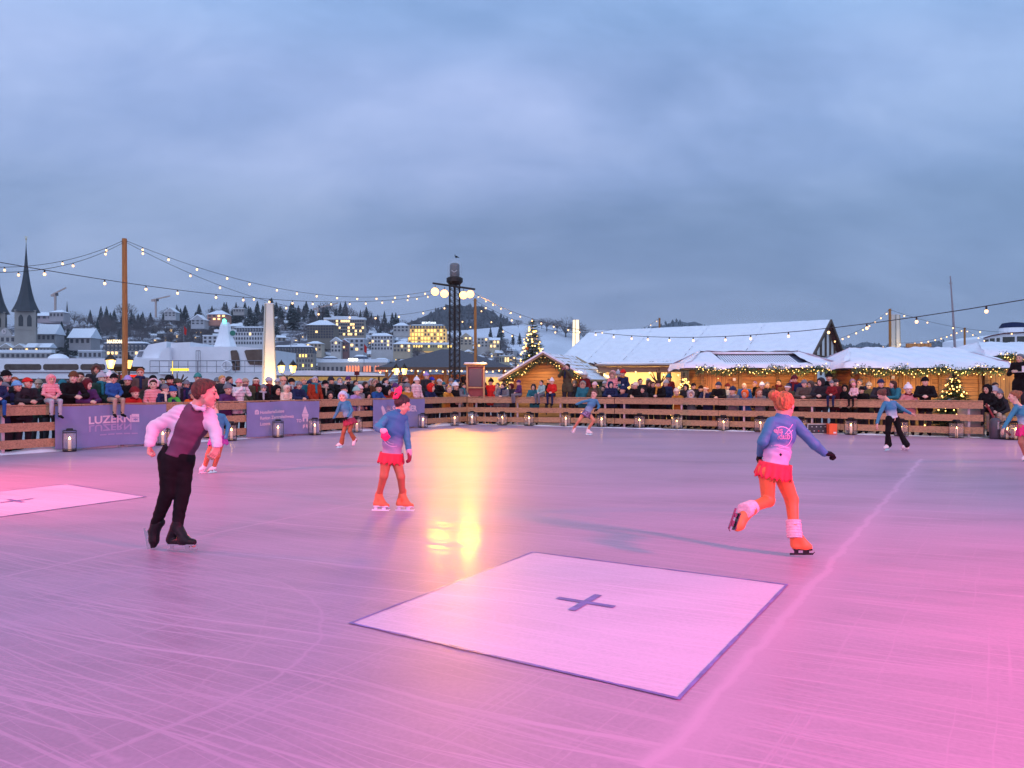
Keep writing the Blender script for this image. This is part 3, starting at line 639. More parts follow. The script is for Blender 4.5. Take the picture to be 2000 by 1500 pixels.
hair_cut = lambda x, y, z: np.maximum(.8 * (y - np.interp(z, [-.08, -.05, -.012, .0, .038, .055, .09, .13], [-.06, -.045, -.022, .010, .018, .046, .072, .12])), -z - .070 + .2 * y)
hair_long_cut = lambda x, y, z: np.where(z > -.03, y - .95 * z - .006 + .15 * np.abs(x), y - .015)
# ---------------------------------------------------------------- skate boot with blade
def boot(root, ank, heel, toe, col, s=1.0, blade=None, bm=None, name='skate_boot', vox=.006):
    """ank/heel/toe points; the sole runs heel->toe, the blade hangs below it"""
    f = (toe - heel); L = f.length; f.normalize(); up = (ank - heel); up = (up - f * up.dot(f)).normalized(); sd = f.cross(up)
    r = .030 * s
    top = ank + (ank - heel).normalized() * .02 * s
    P0 = [('c', top + up * .03 * s, heel + up * .045 * s + f * .02 * s, .042 * s, .036 * s, .02), ('c', heel + f * .03 * s + up * .03 * s, heel + f * L * .6 + up * .03 * s, r, .034 * s, .02),
          ('c', heel + f * L * .55 + up * .032 * s, toe - f * .03 * s + up * .024 * s, .036 * s, .027 * s, .02), ('c', ank, heel + f * L * .62 + up * .045 * s, .044 * s, .034 * s, .03)]
    o = heel
    def cut(X, Y, Z): return -((X - o.x) * up.x + (Y - o.y) * up.y + (Z - o.z) * up.z) + .004
    org = root.location
    me = sdf_mesh(name, P0, vox, [col], cut=cut, origin=org); ob = link(name, me, root)
    q = MB(); H = .05 * s; R4 = Matrix((f, sd, up)).transposed().to_4x4()
    a = heel - f * .02 * s; b = toe + f * .005 * s; mid = (a + b) / 2
    q.box(mid - up * H * .82, ((b - a).length, .005, H * .34), M=R4); q.box(heel + f * .035 * s - up * H * .35, (.035 * s, .012, H * .72), M=R4)
    q.box(heel + f * L * .68 - up * H * .35, (.05 * s, .012, H * .72), M=R4); q.box((heel + toe) / 2 + up * .004, (L * .92, .05 * s, .012 * s), M=R4)
    q.tube([b - up * H * .8, b - up * H * .45 + f * .012 * s], .004 * s, 6)
    bl = q.build('blade', bm or mat('steel_blade', (.6, .6, .62), .25, .1, metal=.9), ob); bl.matrix_parent_inverse = Matrix.Translation(-org)
    return ob
def arm_pr(J, a, r, g=0): return limb(J['s' + a], J['e' + a], J['w' + a], tuple(x + g for x in r))
def mk(root, name, prims, vox, mats, **kw):
    o = link(name, sdf_mesh(name, prims, vox, mats, origin=root.location, **kw), root)
    return o
def plane_cut(pt, n):  # keeps the side opposite to n
    return lambda X, Y, Z: (X - pt.x) * n.x + (Y - pt.y) * n.y + (Z - pt.z) * n.z
def both(*fs): return lambda X, Y, Z: np.maximum.reduce([np.broadcast_arrays(f(X, Y, Z), X + Y + Z)[0] for f in fs])
def wrinkle(f, a): return lambda X, Y, Z: a * (np.sin(X * f + Z * f * 1.4 + 2 * np.sin(Z * f * .6)) * np.sin(Y * f * .8 + Z * f * .9 + 1))
def skater_base(name, J, s, h, label, ground_pt, vox=.007, skin=SKIN, hands=(), group='figure skaters on the ice'):
    P0 = body_prims(J, s, h)
    for q in hands: P0 += hand_prims(**q)
    def paint(C): return head_paint(h, C, np.zeros(len(C), int), 1.15)
    me = sdf_mesh('person', P0, vox, [skin, EYE, LIP, BROW], k=.02 * s, paint=paint, origin=ground_pt)
    o = link('person', me, None, ground_pt); return tag(o, label, 'person', group)
def grad_mat(name, top, bot, z0, z1, extra=None):
    """printed cloth: colour runs from the hem (z0) to the shoulders (z1) of the garment"""
    m = bpy.data.materials.new(name); m.use_nodes = True; t = m.node_tree; b = t.nodes['Principled BSDF']; b.inputs['Roughness'].default_value = .65
    c = N(t, 'ShaderNodeTexCoord'); sp = N(t, 'ShaderNodeSeparateXYZ'); t.links.new(c.outputs['Object'], sp.inputs[0])
    nz = N(t, 'ShaderNodeTexNoise'); nz.inputs['Scale'].default_value = 7; nz.inputs['Detail'].default_value = 4; t.links.new(c.outputs['Object'], nz.inputs['Vector'])
    u = MATH(t, 'DIVIDE', MATH(t, 'ADD', MATH(t, 'SUBTRACT', sp.outputs[2], z0), MATH(t, 'MULTIPLY_ADD', nz.outputs['Fac'], .16, -.08)), z1 - z0, clamp=True)
    mid = tuple(.45 * a + .55 * c2 for a, c2 in zip(top, bot))
    t.links.new(RAMP(t, u, [(0, bot), (.25, bot), (.5, mid), (.78, top), (1, top)]), b.inputs['Base Color']); return m
TEAL = (.035, .21, .34); TEAL_SL = mat('teal_sleeve', TEAL, .65, .12, 9)
def skirt(root, J, s, col, length, flare, ruff=5, name='skirt', up=None):
    hm = (J['hl'] + J['hr']) / 2; x = (J['hr'] - J['hl']).normalized(); up = up or ((J['sl'] + J['sr']) / 2 - hm).normalized(); x = (x - up * x.dot(up)).normalized(); y = up.cross(x)
    q = MB(); n, m = 72, 9
    for j in range(m):
        v = j / (m - 1); z = .08 * s - length * v; rr = (.140 + flare * v) * s
        for i in range(n):
            a = 2 * math.pi * i / n; wv = 1 + .10 * v * math.sin(a * ruff * 2) + .035 * v * math.sin(a * ruff * 5 + 1)
            p = hm + x * (rr * 1.18 * wv * math.cos(a)) + y * (rr * .95 * wv * math.sin(a)) + up * (z + .018 * v * math.sin(a * ruff * 3 + 2))
            q.v.append(tuple(p))
    for j in range(m - 1):
        for i in range(n):
            i2 = (i + 1) % n; q.f.append((j * n + i, j * n + i2, (j + 1) * n + i2, (j + 1) * n + i)); q.mi.append(0)
    o = q.build(name, col, root, smooth=True); o.matrix_parent_inverse = Matrix.Translation(-root.location)
    md = o.modifiers.new('s', 'SOLIDIFY'); md.thickness = .004; return o
def project_text(root, target, s, size, c, right, upv, view, m, name, w=None, off=.003):
    """print flat lettering onto the cloth it belongs to"""
    vs = [tuple(v.co) for v in s.vertices] if not isinstance(s, MB) else s.v
    fs = [tuple(p.vertices) for p in s.polygons] if not isinstance(s, MB) else s.f
    bvh = BVHTree.FromPolygons([v.co[:] for v in target.data.vertices], [tuple(p.vertices) for p in target.data.polygons])
    out = []; org = root.location
    for v in vs:
        p = c + right * (v[0] * size) + upv * (v[1] * size) - view * .4 - org
        hit = bvh.ray_cast(p, view)[0]
        out.append((hit if hit is not None else p + view * .4) - view * off)
    q = MB(); q.add(out, fs); return q.build(name, m, root)
# ================================================================ skaters
def JP(Y, **k): return {n: P(v[0], v[1], Y + (v[2] if len(v) > 2 else 0)) for n, v in k.items()}
BLK = mat('black_cloth', (.008, .008, .009), .8, .3, 12, spec=.12); BLKB = mat('black_boot', (.008, .008, .009), .5, .3, 12, spec=.25)
# ---- boy in the foreground
Y = 6.69
J = JP(Y, nk=(388, 783), sl=(352, 800, -.02), sr=(407, 805, .05), el=(301, 829, -.02), wl=(292, 862, -.10), er=(420, 836, -.02), wr=(424, 864, -.14), hl=(331, 890, -.03), hr=(358, 890, .05),
       kl=(329, 953, -.02), al=(304, 1018, .10), tl=(295, 1054, .12), kr=(356, 954, .02), ar=(346, 1024, .0), tr=(378, 1058, -.06))
h = head_frame(P(402, 762, Y - .02), yaw=math.radians(-78), pitch=math.radians(-8), roll=math.radians(4), s=1.02)
g0 = G(350, 1073); g0.z = 0
boy = skater_base('person', J, .98, h, 'boy skater in white shirt, plum waistcoat and black trousers gliding across the ice', g0, .0062, SKIN,
    hands=[dict(wr=J['wl'], d=(-.02, -.1, -1), nrm=(-1, -.3, 0), s=1.0, curl=1.15, right=False), dict(wr=J['wr'], d=(-.25, -.35, -.9), nrm=(.9, -.5, .1), s=.98, curl=.55, right=True)])
SHIRT = mat('white_shirt', (.66, .58, .66), .7, .05, 10)
ps = arm_pr(J, 'l', (.070, .058, .044)) + arm_pr(J, 'r', (.064, .054, .042)) + torso(J, .98, .010)
mk(boy, 'shirt', ps, .007, [SHIRT], k=.03, mod=wrinkle(42, .0045), cut=both(plane_cut((J['hl'] + J['hr']) / 2 + V3(0, 0, .03), V3(-.25, 0, -1)), head_cut({'c': J['wl'], 'R': Matrix.Identity(3), 's': 1}, lambda x, y, z: -z - .022), head_cut({'c': J['wr'], 'R': Matrix.Identity(3), 's': 1}, lambda x, y, z: np.where((np.abs(x) < .12), -z - .018, -1))))
hm = (J['hl'] + J['hr']) / 2; sm = (J['sl'] + J['sr']) / 2; up = (sm - hm).normalized()
vn = J['nk'] + V3(.03, -.16, -.06)
mk(boy, 'waistcoat', torso(J, .98, .020) + [('c', hm + up * .06, sm, .100, .10, .05)], .007, [mat('plum_cloth', (.105, .035, .075), .7, .15, 10)], k=.03, mod=wrinkle(30, .002),
   cut=both(plane_cut(hm + up * .035, -up), plane_cut(J['sl'] + V3(.035, 0, .0), V3(-.95, 0, .35)), plane_cut(J['sr'] - V3(.012, 0, 0), V3(.95, 0, .25)),
            lambda X, Yy, Z: .085 - np.sqrt((X - vn.x) ** 2 * .9 + (Z - vn.z - .06) ** 2 * .6 + (Yy - vn.y) ** 2 * .3)))
q = [('c', J['nk'] + V3(-.055, -.01, .0), J['nk'] + V3(.02, -.075, -.035), .020, .018, .01), ('c', J['nk'] + V3(.02, -.075, -.035), J['nk'] + V3(.075, -.075, -.04), .02, .016, .01), ('c', J['nk'] + V3(.06, -.02, -.01), J['nk'] + V3(.075, -.07, -.05), .020, .018, .01), ('c', J['nk'] + V3(-.055, .0, .0), J['nk'] + V3(-.01, .06, .01), .022, .02, .01)]
mk(boy, 'collar', q, .006, [SHIRT])
pl = limb(J['hl'], J['kl'], J['al'], (.098, .068, .046)) + limb(J['hr'], J['kr'], J['ar'], (.098, .068, .046)) + [('c', hm - V3(.045, 0, .0), hm + V3(.06, 0, .0), .092, .090, .05), ('c', hm - V3(.02, 0, -.09), hm + V3(.03, 0, .07), .092, .092, .05)]
mk(boy, 'trousers', pl, .007, [BLK], k=.04, mod=wrinkle(30, .003), cut=plane_cut(hm + up * .085, up))
mk(boy, 'hair', cap_prims(h, .016) + [hcap(h, (0, .05, .085), (.03, .075, .075), .026, .02, .02)], .006, [mat('brown_hair', (.085, .032, .016), .7, .6, 45, bump=1.0, stretch=(1, 1, .25))], cut=head_cut(h, hair_cut), mod=wrinkle(110, .0022))
boot(boy, J['ar'], P(330, 1058, Y + .04), P(383, 1059, Y - .10), BLKB, 1.1); boot(boy, J['al'], P(290, 1028, Y + .12), P(297, 1066, Y + .10), BLKB, 1.05)
# ---- girl in the middle
Y = 8.88
J = JP(Y, nk=(779, 797), sl=(756, 810, -.04), sr=(789, 811, .05), el=(738, 829, -.14), wl=(750, 836, -.26), er=(794, 845, .03), wr=(799, 876, -.03), hl=(755, 889, -.02), hr=(773, 889, .03),
       kl=(750, 923, -.05), al=(740, 961, .05), tl=(755, 984, -.02), kr=(783, 925, -.05), ar=(786, 960, .04), tr=(805, 984, -.03))
h = head_frame(P(786, 784, Y), yaw=math.radians(-62), pitch=math.radians(-26), s=.97)
g0 = G(765, 992)
girl = skater_base('person', J, .80, h, 'girl skater in teal jacket and red skirt with a big pink hair bow, looking down', g0, .006, SKIN)
JM = grad_mat('printed_jacket', (.025, .15, .32), (.48, .36, .50), .55, 1.02)
hm = (J['hl'] + J['hr']) / 2; sm = (J['sl'] + J['sr']) / 2; up = (sm - hm).normalized()
jk = mk(girl, 'jacket', torso(J, .84, .018) + [('c', hm + up * .02, sm, .10, .095, .05), ('c', J['nk'], J['nk'] + V3(.01, -.01, .02), .052, .05, .02)], .007, [JM], k=.03, mod=wrinkle(36, .003), cut=both(plane_cut(hm + up * .015, -up), plane_cut(J['nk'] + V3(0, 0, .03), V3(0, 0, 1))))
for a, r in (('l', (.052, .046, .036)), ('r', (.050, .042, .034))):
    mk(girl, 'sleeve', arm_pr(J, a, r), .006, [TEAL_SL], mod=wrinkle(40, .003))
PINKG = mat('pink_glove', (.75, .02, .16), .8, .1); CUFF = mat('pink_cuff', (.75, .40, .52), .8, .1)
mk(girl, 'glove', hand_prims(J['wl'], (.35, -.5, -.75), (-.3, -.9, .4), .95, 1.0, False, .004), .005, [PINKG]); mk(girl, 'glove', hand_prims(J['wr'], (.1, -.1, -1), (1, -.3, 0), .9, .4, True, .003), .005, [mat('dark_red_glove', (.30, .02, .04), .8, .1)])
mk(girl, 'cuff', [('c', J['wl'] - (J['wl'] - J['el']).normalized() * .02, J['wl'] + (J['wl'] - J['el']).normalized() * .01, .038, .038)], .006, [CUFF]); mk(girl, 'cuff', [('c', J['wr'] - V3(0, 0, -.012), J['wr'] + V3(0, 0, -.02), .034, .034)], .006, [CUFF])
REDS = mat('red_skirt_cloth', (.80, .03, .06), .65, .12, 20); TIGHT = mat('tan_tights', (.48, .15, .07), .55, .06, 20); TIGHTB = mat('tan_boot_cover', (.66, .16, .06), .5, .06, 20)
skirt(girl, J, .84, REDS, .125, .012)
pl = limb(J['hl'], J['kl'], J['al'], (.072, .048, .034)) + limb(J['hr'], J['kr'], J['ar'], (.068, .048, .034)) + [('c', J['hl'], J['hr'], .066, .066, .04)]
mk(girl, 'tights', pl, .006, [TIGHT], k=.03)
DHAIR = mat('dark_hair', (.030, .016, .014), .55, .6, 45, bump=1.0, stretch=(1, 1, .25))
mk(girl, 'hair', cap_prims(h, .008) + [hell(h, (0, -.105, .075), (.042, .042, .042), .02)], .006, [DHAIR], cut=head_cut(h, hair_cut), mod=wrinkle(120, .001))
q = [];
for i in range(7):
    a = i * 2 * math.pi / 7; q.append(hell(h, (.062 * math.cos(a), -.115 - .01 * (i % 2), .105 + .062 * math.sin(a)), (.036, .022, .036), .012))
mk(girl, 'hair_bow', q + [hell(h, (0, -.12, .105), (.03, .02, .03), .01)], .006, [mat('hot_pink', (.85, .02, .13), .6, .12)], mod=wrinkle(150, .003))
WHB = mat('white_blade', (.75, .75, .85), .3, .05)
boot(girl, J['al'], P(730, 984, Y), P(760, 985, Y - .07), TIGHTB, .92, bm=WHB); boot(girl, J['ar'], P(775, 984, Y + .02), P(808, 985, Y - .06), TIGHTB, .92, bm=WHB)
q = MB()  # chest print: two arcs and a small star figure
for r0, n0 in ((.10, 26), (.13, 30)):
    for i in range(n0):
        a0 = math.radians(150 + i * 4.5); a1 = a0 + math.radians(4.5); q.add([(r0 * math.cos(a0), r0 * math.sin(a0), 0), (r0 * math.cos(a1), r0 * math.sin(a1), 0), ((r0 + .006) * math.cos(a1), (r0 + .006) * math.sin(a1), 0), ((r0 + .006) * math.cos(a0), (r0 + .006) * math.sin(a0), 0)], [(0, 1, 2, 3)])
PRINT = mat('pale_print', (.62, .55, .68), .6, .1)
project_text(girl, jk, q, 1, P(772, 843, Y), V3(1, 0, 0), V3(0, 0, 1), V3(0, 1, 0), PRINT, 'chest_print')
# ---- girl on the right seen from behind
Y = 6.47
J = JP(Y, nk=(1529, 800), sl=(1507, 820, -.03), sr=(1550, 819, .03), el=(1490, 856, -.05), wl=(1485, 880, .18), er=(1591, 862, .05), wr=(1610, 879, .12), hl=(1498, 912, -.02), hr=(1526, 914, .04),
       kl=(1500, 972, .0), al=(1459, 989, -.28), tl=(1440, 1024, -.30), kr=(1546, 970, .06), ar=(1551, 1032, -.02), tr=(1582, 1066, .02))
h = head_frame(P(1532, 785, Y + .01), yaw=math.radians(-38), pitch=math.radians(-8), s=.98)
g0 = G(1565, 1080)
gr = skater_base('person', J, .90, h, 'girl skater seen from behind in blue jacket and red skirt, one leg kicked back', g0, .0062, SKIN)
hm = (J['hl'] + J['hr']) / 2; sm = (J['sl'] + J['sr']) / 2; up = (sm - hm).normalized()
JM2 = grad_mat('printed_jacket', (.045, .19, .36), (.62, .48, .66), .80, 1.08)
jk = mk(gr, 'jacket', torso(J, .88, .010) + [('c', hm + up * .01, sm - up * .02, .098, .085, .05), ('c', J['nk'] - V3(0, 0, .02), J['nk'] + V3(.004, 0, .01), .056, .052, .02)], .0065, [JM2], k=.03, mod=wrinkle(44, .0028), cut=both(plane_cut(hm + up * .005, -up), plane_cut(J['nk'] + V3(0, 0, .035), V3(0, 0, 1))))
mk(gr, 'sleeve', arm_pr(J, 'l', (.052, .044, .034)), .006, [TEAL_SL], mod=wrinkle(40, .002)); mk(gr, 'sleeve', arm_pr(J, 'r', (.056, .044, .034)), .006, [TEAL_SL], mod=wrinkle(40, .002))
mk(gr, 'glove', hand_prims(J['wr'], (1, .1, -.15), (0, -.3, 1), .92, 1.0, True, .004), .005, [BLK]); mk(gr, 'glove', hand_prims(J['wl'], (-.1, .4, -1), (-1, 0, 0), .9, .8, False, .004), .005, [BLK])
skirt(gr, J, .88, REDS, .135, .012, 7)
TIGHT2 = mat('orange_tights', (.74, .17, .05), .5, .06, 20)
pl = limb(J['hl'] - V3(0, 0, .02), J['kl'], J['al'], (.074, .054, .038)) + limb(J['hr'] - V3(0, 0, .02), J['kr'], J['ar'], (.076, .056, .038)) + [('c', J['hl'], J['hr'], .072, .072, .04)]
mk(gr, 'tights', pl, .006, [TIGHT2], k=.03)
WARM = mat('pink_wool', (.80, .50, .56), .9, .12, 40, bump=.4)
for a in 'lr':
    d = (J['a' + a] - J['k' + a]).normalized(); c = J['a' + a]
    mk(gr, 'leg_warmer', [('c', c - d * .085, c + d * .05, .062, .064)], .006, [WARM], mod=lambda X, Y, Z: .0035 * np.sin((X * d.x + Y * d.y + Z * d.z) * 260), cut=both(plane_cut(c - d * .10, -d), plane_cut(c + d * .055, d)))
RHAIR = mat('red_blond_hair', (.40, .15, .04), .55, .6, 45, bump=1.0, stretch=(1, 1, .25))
mk(gr, 'hair', cap_prims(h, .010) + [hell(h, (-.065, -.09, .075), (.050, .048, .050), .02)], .006, [RHAIR], cut=head_cut(h, hair_cut), mod=wrinkle(120, .002))
DKB = mat('dark_blade', (.05, .05, .06), .3, .2, metal=.8); BOOT2 = mat('orange_boot', (.82, .20, .06), .5, .06)
boot(gr, J['ar'], P(1547, 1067, Y), P(1587, 1067, Y - .02), BOOT2, 1.0, bm=DKB); boot(gr, J['al'], P(1444, 995, Y - .30), P(1432, 1030, Y - .34), BOOT2, 1.0, bm=DKB)
back = P(1523, 845, Y); vw = V3(0, 1, 0); PR = mat('pink_print', (.75, .50, .72), .6, .05)
for s_, dx, dz in (('eis', -.118, .030), ('klub', -.095, -.022)):
    project_text(gr, jk, text_mesh(s_, .070, .0005, .0022), 1, back + V3(dx + .035, 0, dz), V3(1, 0, 0), V3(0, 0, 1), vw, PR, 'back_lettering')
q = MB()
def strip(q, pts, w_):
    for (a, b) in zip(pts, pts[1:]):
        d = Vector((b[0] - a[0], b[1] - a[1], 0)); n = Vector((-d.y, d.x, 0)).normalized() * w_
        q.add([(a[0] - n.x, a[1] - n.y, 0), (b[0] - n.x, b[1] - n.y, 0), (b[0] + n.x, b[1] + n.y, 0), (a[0] + n.x, a[1] + n.y, 0)], [(0, 1, 2, 3)])
strip(q, [(-.015 + .088 * math.cos(math.radians(a)), -.005 + .088 * math.sin(math.radians(a))) for a in range(-110, 125, 10)], .003)
strip(q, [(.01 + .02 * i, .02 + .021 * i) for i in range(5)], .0025); strip(q, [(.03 + .02 * i, .012 + .014 * i) for i in range(4)], .002)
strip(q, [(-.10 + .03 * i, -.085 + .012 * math.sin(i)) for i in range(6)], .003); strip(q, [(-.06 + .028 * i, -.10 - .008 * i) for i in range(5)], .002)
project_text(gr, jk, q, 1, back, V3(1, 0, 0), V3(0, 0, 1), vw, PR, 'back_circle_print')
q = MB(); q.add([(0, .015, 0), (.013, 0, 0), (0, -.015, 0), (-.013, 0, 0)], [(0, 1, 2, 3)]); project_text(gr, jk, q, 1, P(1517, 880, Y), V3(1, 0, 0), V3(0, 0, 1), vw, BLK, 'small_badge')
# ---- smaller skaters
def small_skater(J, s, h, g0, label, jacket, legs, skirtm=None, sk_len=.15, hair=None, bun=False, boots=None, gloves=None, hoodm=None, legr=(.066, .046, .036), vox=.009, flare=.04, sash=None, sleeves=None, hands=(), loose=0):
    o = skater_base('person', J, s, h, label, g0, vox, SKIN2, hands=hands)
    hm = (J['hl'] + J['hr']) / 2; sm = (J['sl'] + J['sr']) / 2; up = (sm - hm).normalized()
    z1 = sm.z; z0 = hm.z
    jm = grad_mat('printed_jacket', jacket[0], jacket[1], z0 - .02, z1 - .05)
    mk(o, 'jacket', torso(J, s, .012) + [('c', hm + up * .03, sm - up * .02, .098 * s, .09 * s, .05), ('c', J['nk'] - V3(0, 0, .02), J['nk'] + V3(.004, 0, .01), .054 * s, .05 * s, .02)], vox, [jm], k=.03, mod=wrinkle(40, .003), cut=both(plane_cut(hm + up * .02, -up), plane_cut(J['nk'] + V3(0, 0, .03), V3(0, 0, 1))))
    for a in 'lr': mk(o, 'sleeve', arm_pr(J, a, (.050 * s + .006, .042 * s + .004, .034 * s + .002)), vox, [sleeves or TEAL_SL], mod=wrinkle(40, .002))
    pl = limb(J['hl'], J['kl'], J['al'], legr) + limb(J['hr'], J['kr'], J['ar'], legr) + [('c', J['hl'], J['hr'], (.078 if skirtm is None else .068) * s, (.078 if skirtm is None else .068) * s, .04)]
    if loose:
        for a in 'lr': d = (J['a' + a] - J['k' + a]); pl.append(('c', J['k' + a] + d * .5, J['a' + a], legr[1], legr[2] + loose, .03))
    mk(o, 'tights', pl, vox, [legs], k=.03)
    if skirtm: skirt(o, J, s * .98, skirtm, sk_len, flare, 6)
    if sash: mk(o, 'sash', [('c', hm + up * .01 - V3(.05, 0, 0), hm + up * .01 + V3(.05, 0, 0), .10 * s, .10 * s, .03)], vox, [sash], cut=both(plane_cut(hm + up * .05, up), plane_cut(hm - up * .05, -up)))
    if hair:
        pr = cap_prims(h, .010) + ([hell(h, (0, -.11, .05), (.045, .042, .045), .02)] if bun else [])
        mk(o, 'hair', pr, vox, [hair], cut=head_cut(h, hair_cut), mod=wrinkle(110, .002))
    if hoodm: mk(o, 'fur_hat', cap_prims(h, .026) + [hell(h, (-.085, 0, -.01), (.03, .04, .045), .02), hell(h, (.085, 0, -.01), (.03, .04, .045), .02)], vox, [hoodm], cut=head_cut(h, lambda x, y, z: np.maximum(y - .9 * z - .03, -z - .10)), mod=wrinkle(160, .005))
    if gloves:
        for a, d in gloves: mk(o, 'glove', hand_prims(J['w' + a], d, (0, -.3, 1), s * 1.05, .6, a == 'r', .005), vox * .8, [BLK if gloves else BLK])
    for a, hl, tl in boots[:2]: boot(o, J['a' + a], hl, tl, boots[2], s * 1.05, vox=vox)
    return o
WBOOT = mat('white_boot', (.78, .70, .72), .45, .05)
Y = 12.7
J = JP(Y, nk=(420, 797), sl=(414, 808, -.1), sr=(436, 808, .06), el=(408, 830, -.2), wl=(414, 845, -.3), er=(446, 825, .05), wr=(441, 849, -.05), hl=(420, 850, -.02), hr=(432, 851, .04),
       kl=(407, 882, -.05), al=(400, 905, .0), tl=(392, 914, -.02), kr=(425, 884, .0), ar=(418, 906, .05), tr=(405, 914, .0))
small_skater(J, .76, head_frame(P(413, 783, Y), yaw=math.radians(-135), pitch=math.radians(-15), s=.95), G(404, 918), 'girl skater in teal jacket and magenta skirt bending forward, mostly hidden behind the boy',
    (TEAL, (.30, .42, .55)), TIGHT, mat('magenta_skirt', (.42, .06, .38), .65, .1), .16, mat('auburn_hair', (.22, .08, .03), .6, .6, 45, bump=1.0, stretch=(1, 1, .25)), True, [('l', P(401, 913, Y), P(389, 914.5, Y - .05)), ('r', P(421, 912, Y + .03), P(407, 914, Y)), WBOOT], None)
Y = 17.8
J = JP(Y, nk=(671.5, 777), sl=(664.5, 782, -.05), sr=(681, 781, .06), el=(659, 798, -.03), wl=(652, 811, -.05), er=(687, 796, -.02), wr=(679, 809, -.16), hl=(677, 817, -.02), hr=(688, 816, .04),
       kl=(671, 838, -.05), al=(667, 859, .02), tl=(657, 864.5, -.02), kr=(683, 836, -.05), ar=(693, 853, .10), tr=(690, 861, .1))
small_skater(J, .80, head_frame(P(669.5, 768.5, Y), yaw=math.radians(176), pitch=0, s=1.02), G(662, 869), 'girl skater in teal jacket, crimson skirt and fluffy pale blue hat near the left fence',
    (TEAL, (.30, .42, .50)), mat('brown_tights', (.34, .11, .04), .6, .1), mat('crimson_skirt', (.32, .02, .06), .65, .1), .15, None, False, [('l', P(668, 864.5, Y), P(656.5, 866, Y - .05)), ('r', P(691, 857, Y + .12), P(688.5, 864.5, Y + .1)), WBOOT],
    [('l', (-.6, -.1, -.8)), ('r', (-.7, -.3, -.3))], hoodm=mat('pale_blue_fur', (.42, .58, .70), .9, .2, 50), loose=.022)
Y = 22.2
J = JP(Y, nk=(1159, 772), sl=(1152, 776, -.05), sr=(1165, 777, .05), el=(1137, 779, -.05), wl=(1125, 784, -.1), er=(1170, 787.5, .05), wr=(1167, 793, -.05), hl=(1141, 800, -.03), hr=(1150, 802, .03),
       kl=(1131, 815, -.05), al=(1121, 830, .10), tl=(1117, 836, .12), kr=(1160, 815, -.08), ar=(1148.5, 833, .05), tr=(1154, 840, .0))
small_skater(J, .84, head_frame(P(1160.5, 763.5, Y), yaw=math.radians(150), pitch=math.radians(-5), s=1.06), G(1146, 845), 'skater lunging in pale blue jacket, orange sash and sequinned shorts by the far corner',
    ((.06, .24, .40), (.34, .45, .62)), mat('bare_leg_tights', (.62, .27, .15), .55, .1), mat('sequin_shorts', (.20, .13, .24), .3, .9, 30, metal=.5), .17, mat('chestnut_hair', (.10, .03, .02), .6, .6, 45, bump=1.0, stretch=(1, 1, .25)), True, [('l', P(1120, 832, Y + .1), P(1116.5, 839.5, Y + .1)), ('r', P(1145, 840, Y + .03), P(1157, 841, Y - .05)), WBOOT],
    [('l', (-1, -.2, -.5)), ('r', (-.8, -.2, -.3))], sash=mat('orange_sash', (.85, .22, .02), .6, .1))
Y = 16.9
J = JP(Y, nk=(1732, 775), sl=(1727.5, 783, -.02), sr=(1747, 781, .04), el=(1718, 803, -.05), wl=(1713, 821, -.1), er=(1763, 793, .02), wr=(1778, 801, .05), hl=(1737, 812, -.02), hr=(1750, 812, .04),
       kl=(1734, 838, -.02), al=(1735, 862, .05), tl=(1732, 869, .02), kr=(1757, 838, .02), ar=(1770, 862, -.05), tr=(1773, 869, -.02))
small_skater(J, .88, head_frame(P(1722.5, 764, Y), yaw=math.radians(35), pitch=math.radians(-28), roll=math.radians(-18), s=1.0), G(1752, 877), 'skater bending sideways in blue top and black flared trousers, back to the camera',
    ((.03, .20, .38), (.55, .60, .68)), BLK, None, .1, mat('brown_headband_hair', (.13, .05, .03), .6, .6, 45, bump=1.0, stretch=(1, 1, .25)), True, [('l', P(1736, 870, Y - .02), P(1727, 871.5, Y - .02)), ('r', P(1762, 870, Y - .05), P(1775, 871.5, Y)), WBOOT], None, loose=.03, legr=(.078, .056, .046),
    hands=[dict(wr=J['wl'], d=(-.1, -.1, -1), nrm=(-1, 0, 0), s=.95, curl=.3, right=False), dict(wr=J['wr'], d=(1, 0, -.4), nrm=(0, 0, 1), s=.95, curl=.2, right=True)])
Y = 14.7
J = JP(Y, nk=(1984, 781), sl=(1984, 791, -.04), sr=(2007, 792, .05), el=(1971, 812, -.04), wl=(1960, 830, -.10), er=(2016, 812, .05), wr=(2022, 832, .0), hl=(1996, 828, -.02), hr=(2008, 830, .04),
       kl=(1994, 858, -.02), al=(2004, 886, .05), tl=(2000, 893, .0), kr=(2022, 858, .02), ar=(2034, 884, -.05), tr=(2038, 892, -.02))
small_skater(J, .86, head_frame(P(1980.5, 768, Y), yaw=math.radians(60), pitch=math.radians(-10), s=.98), G(2006, 897), 'skater in teal top and hot pink skirt, cut off by the right edge',
    ((.03, .20, .34), (.50, .58, .66)), mat('nude_tights', (.45, .18, .11), .55, .1), mat('hot_pink_skirt', (.80, .02, .20), .65, .1), .20, mat('copper_hair', (.30, .10, .04), .6, .6, 45, bump=1.0, stretch=(1, 1, .25)), True, [('l', P(2006, 893, Y), P(1998, 894, Y - .02)), ('r', P(2030, 892, Y - .05), P(2040, 893, Y)), WBOOT], None, flare=.06,
    hands=[dict(wr=J['wl'], d=(-.4, -.1, -1), nrm=(-1, 0, 0), s=.95, curl=.3, right=False)])
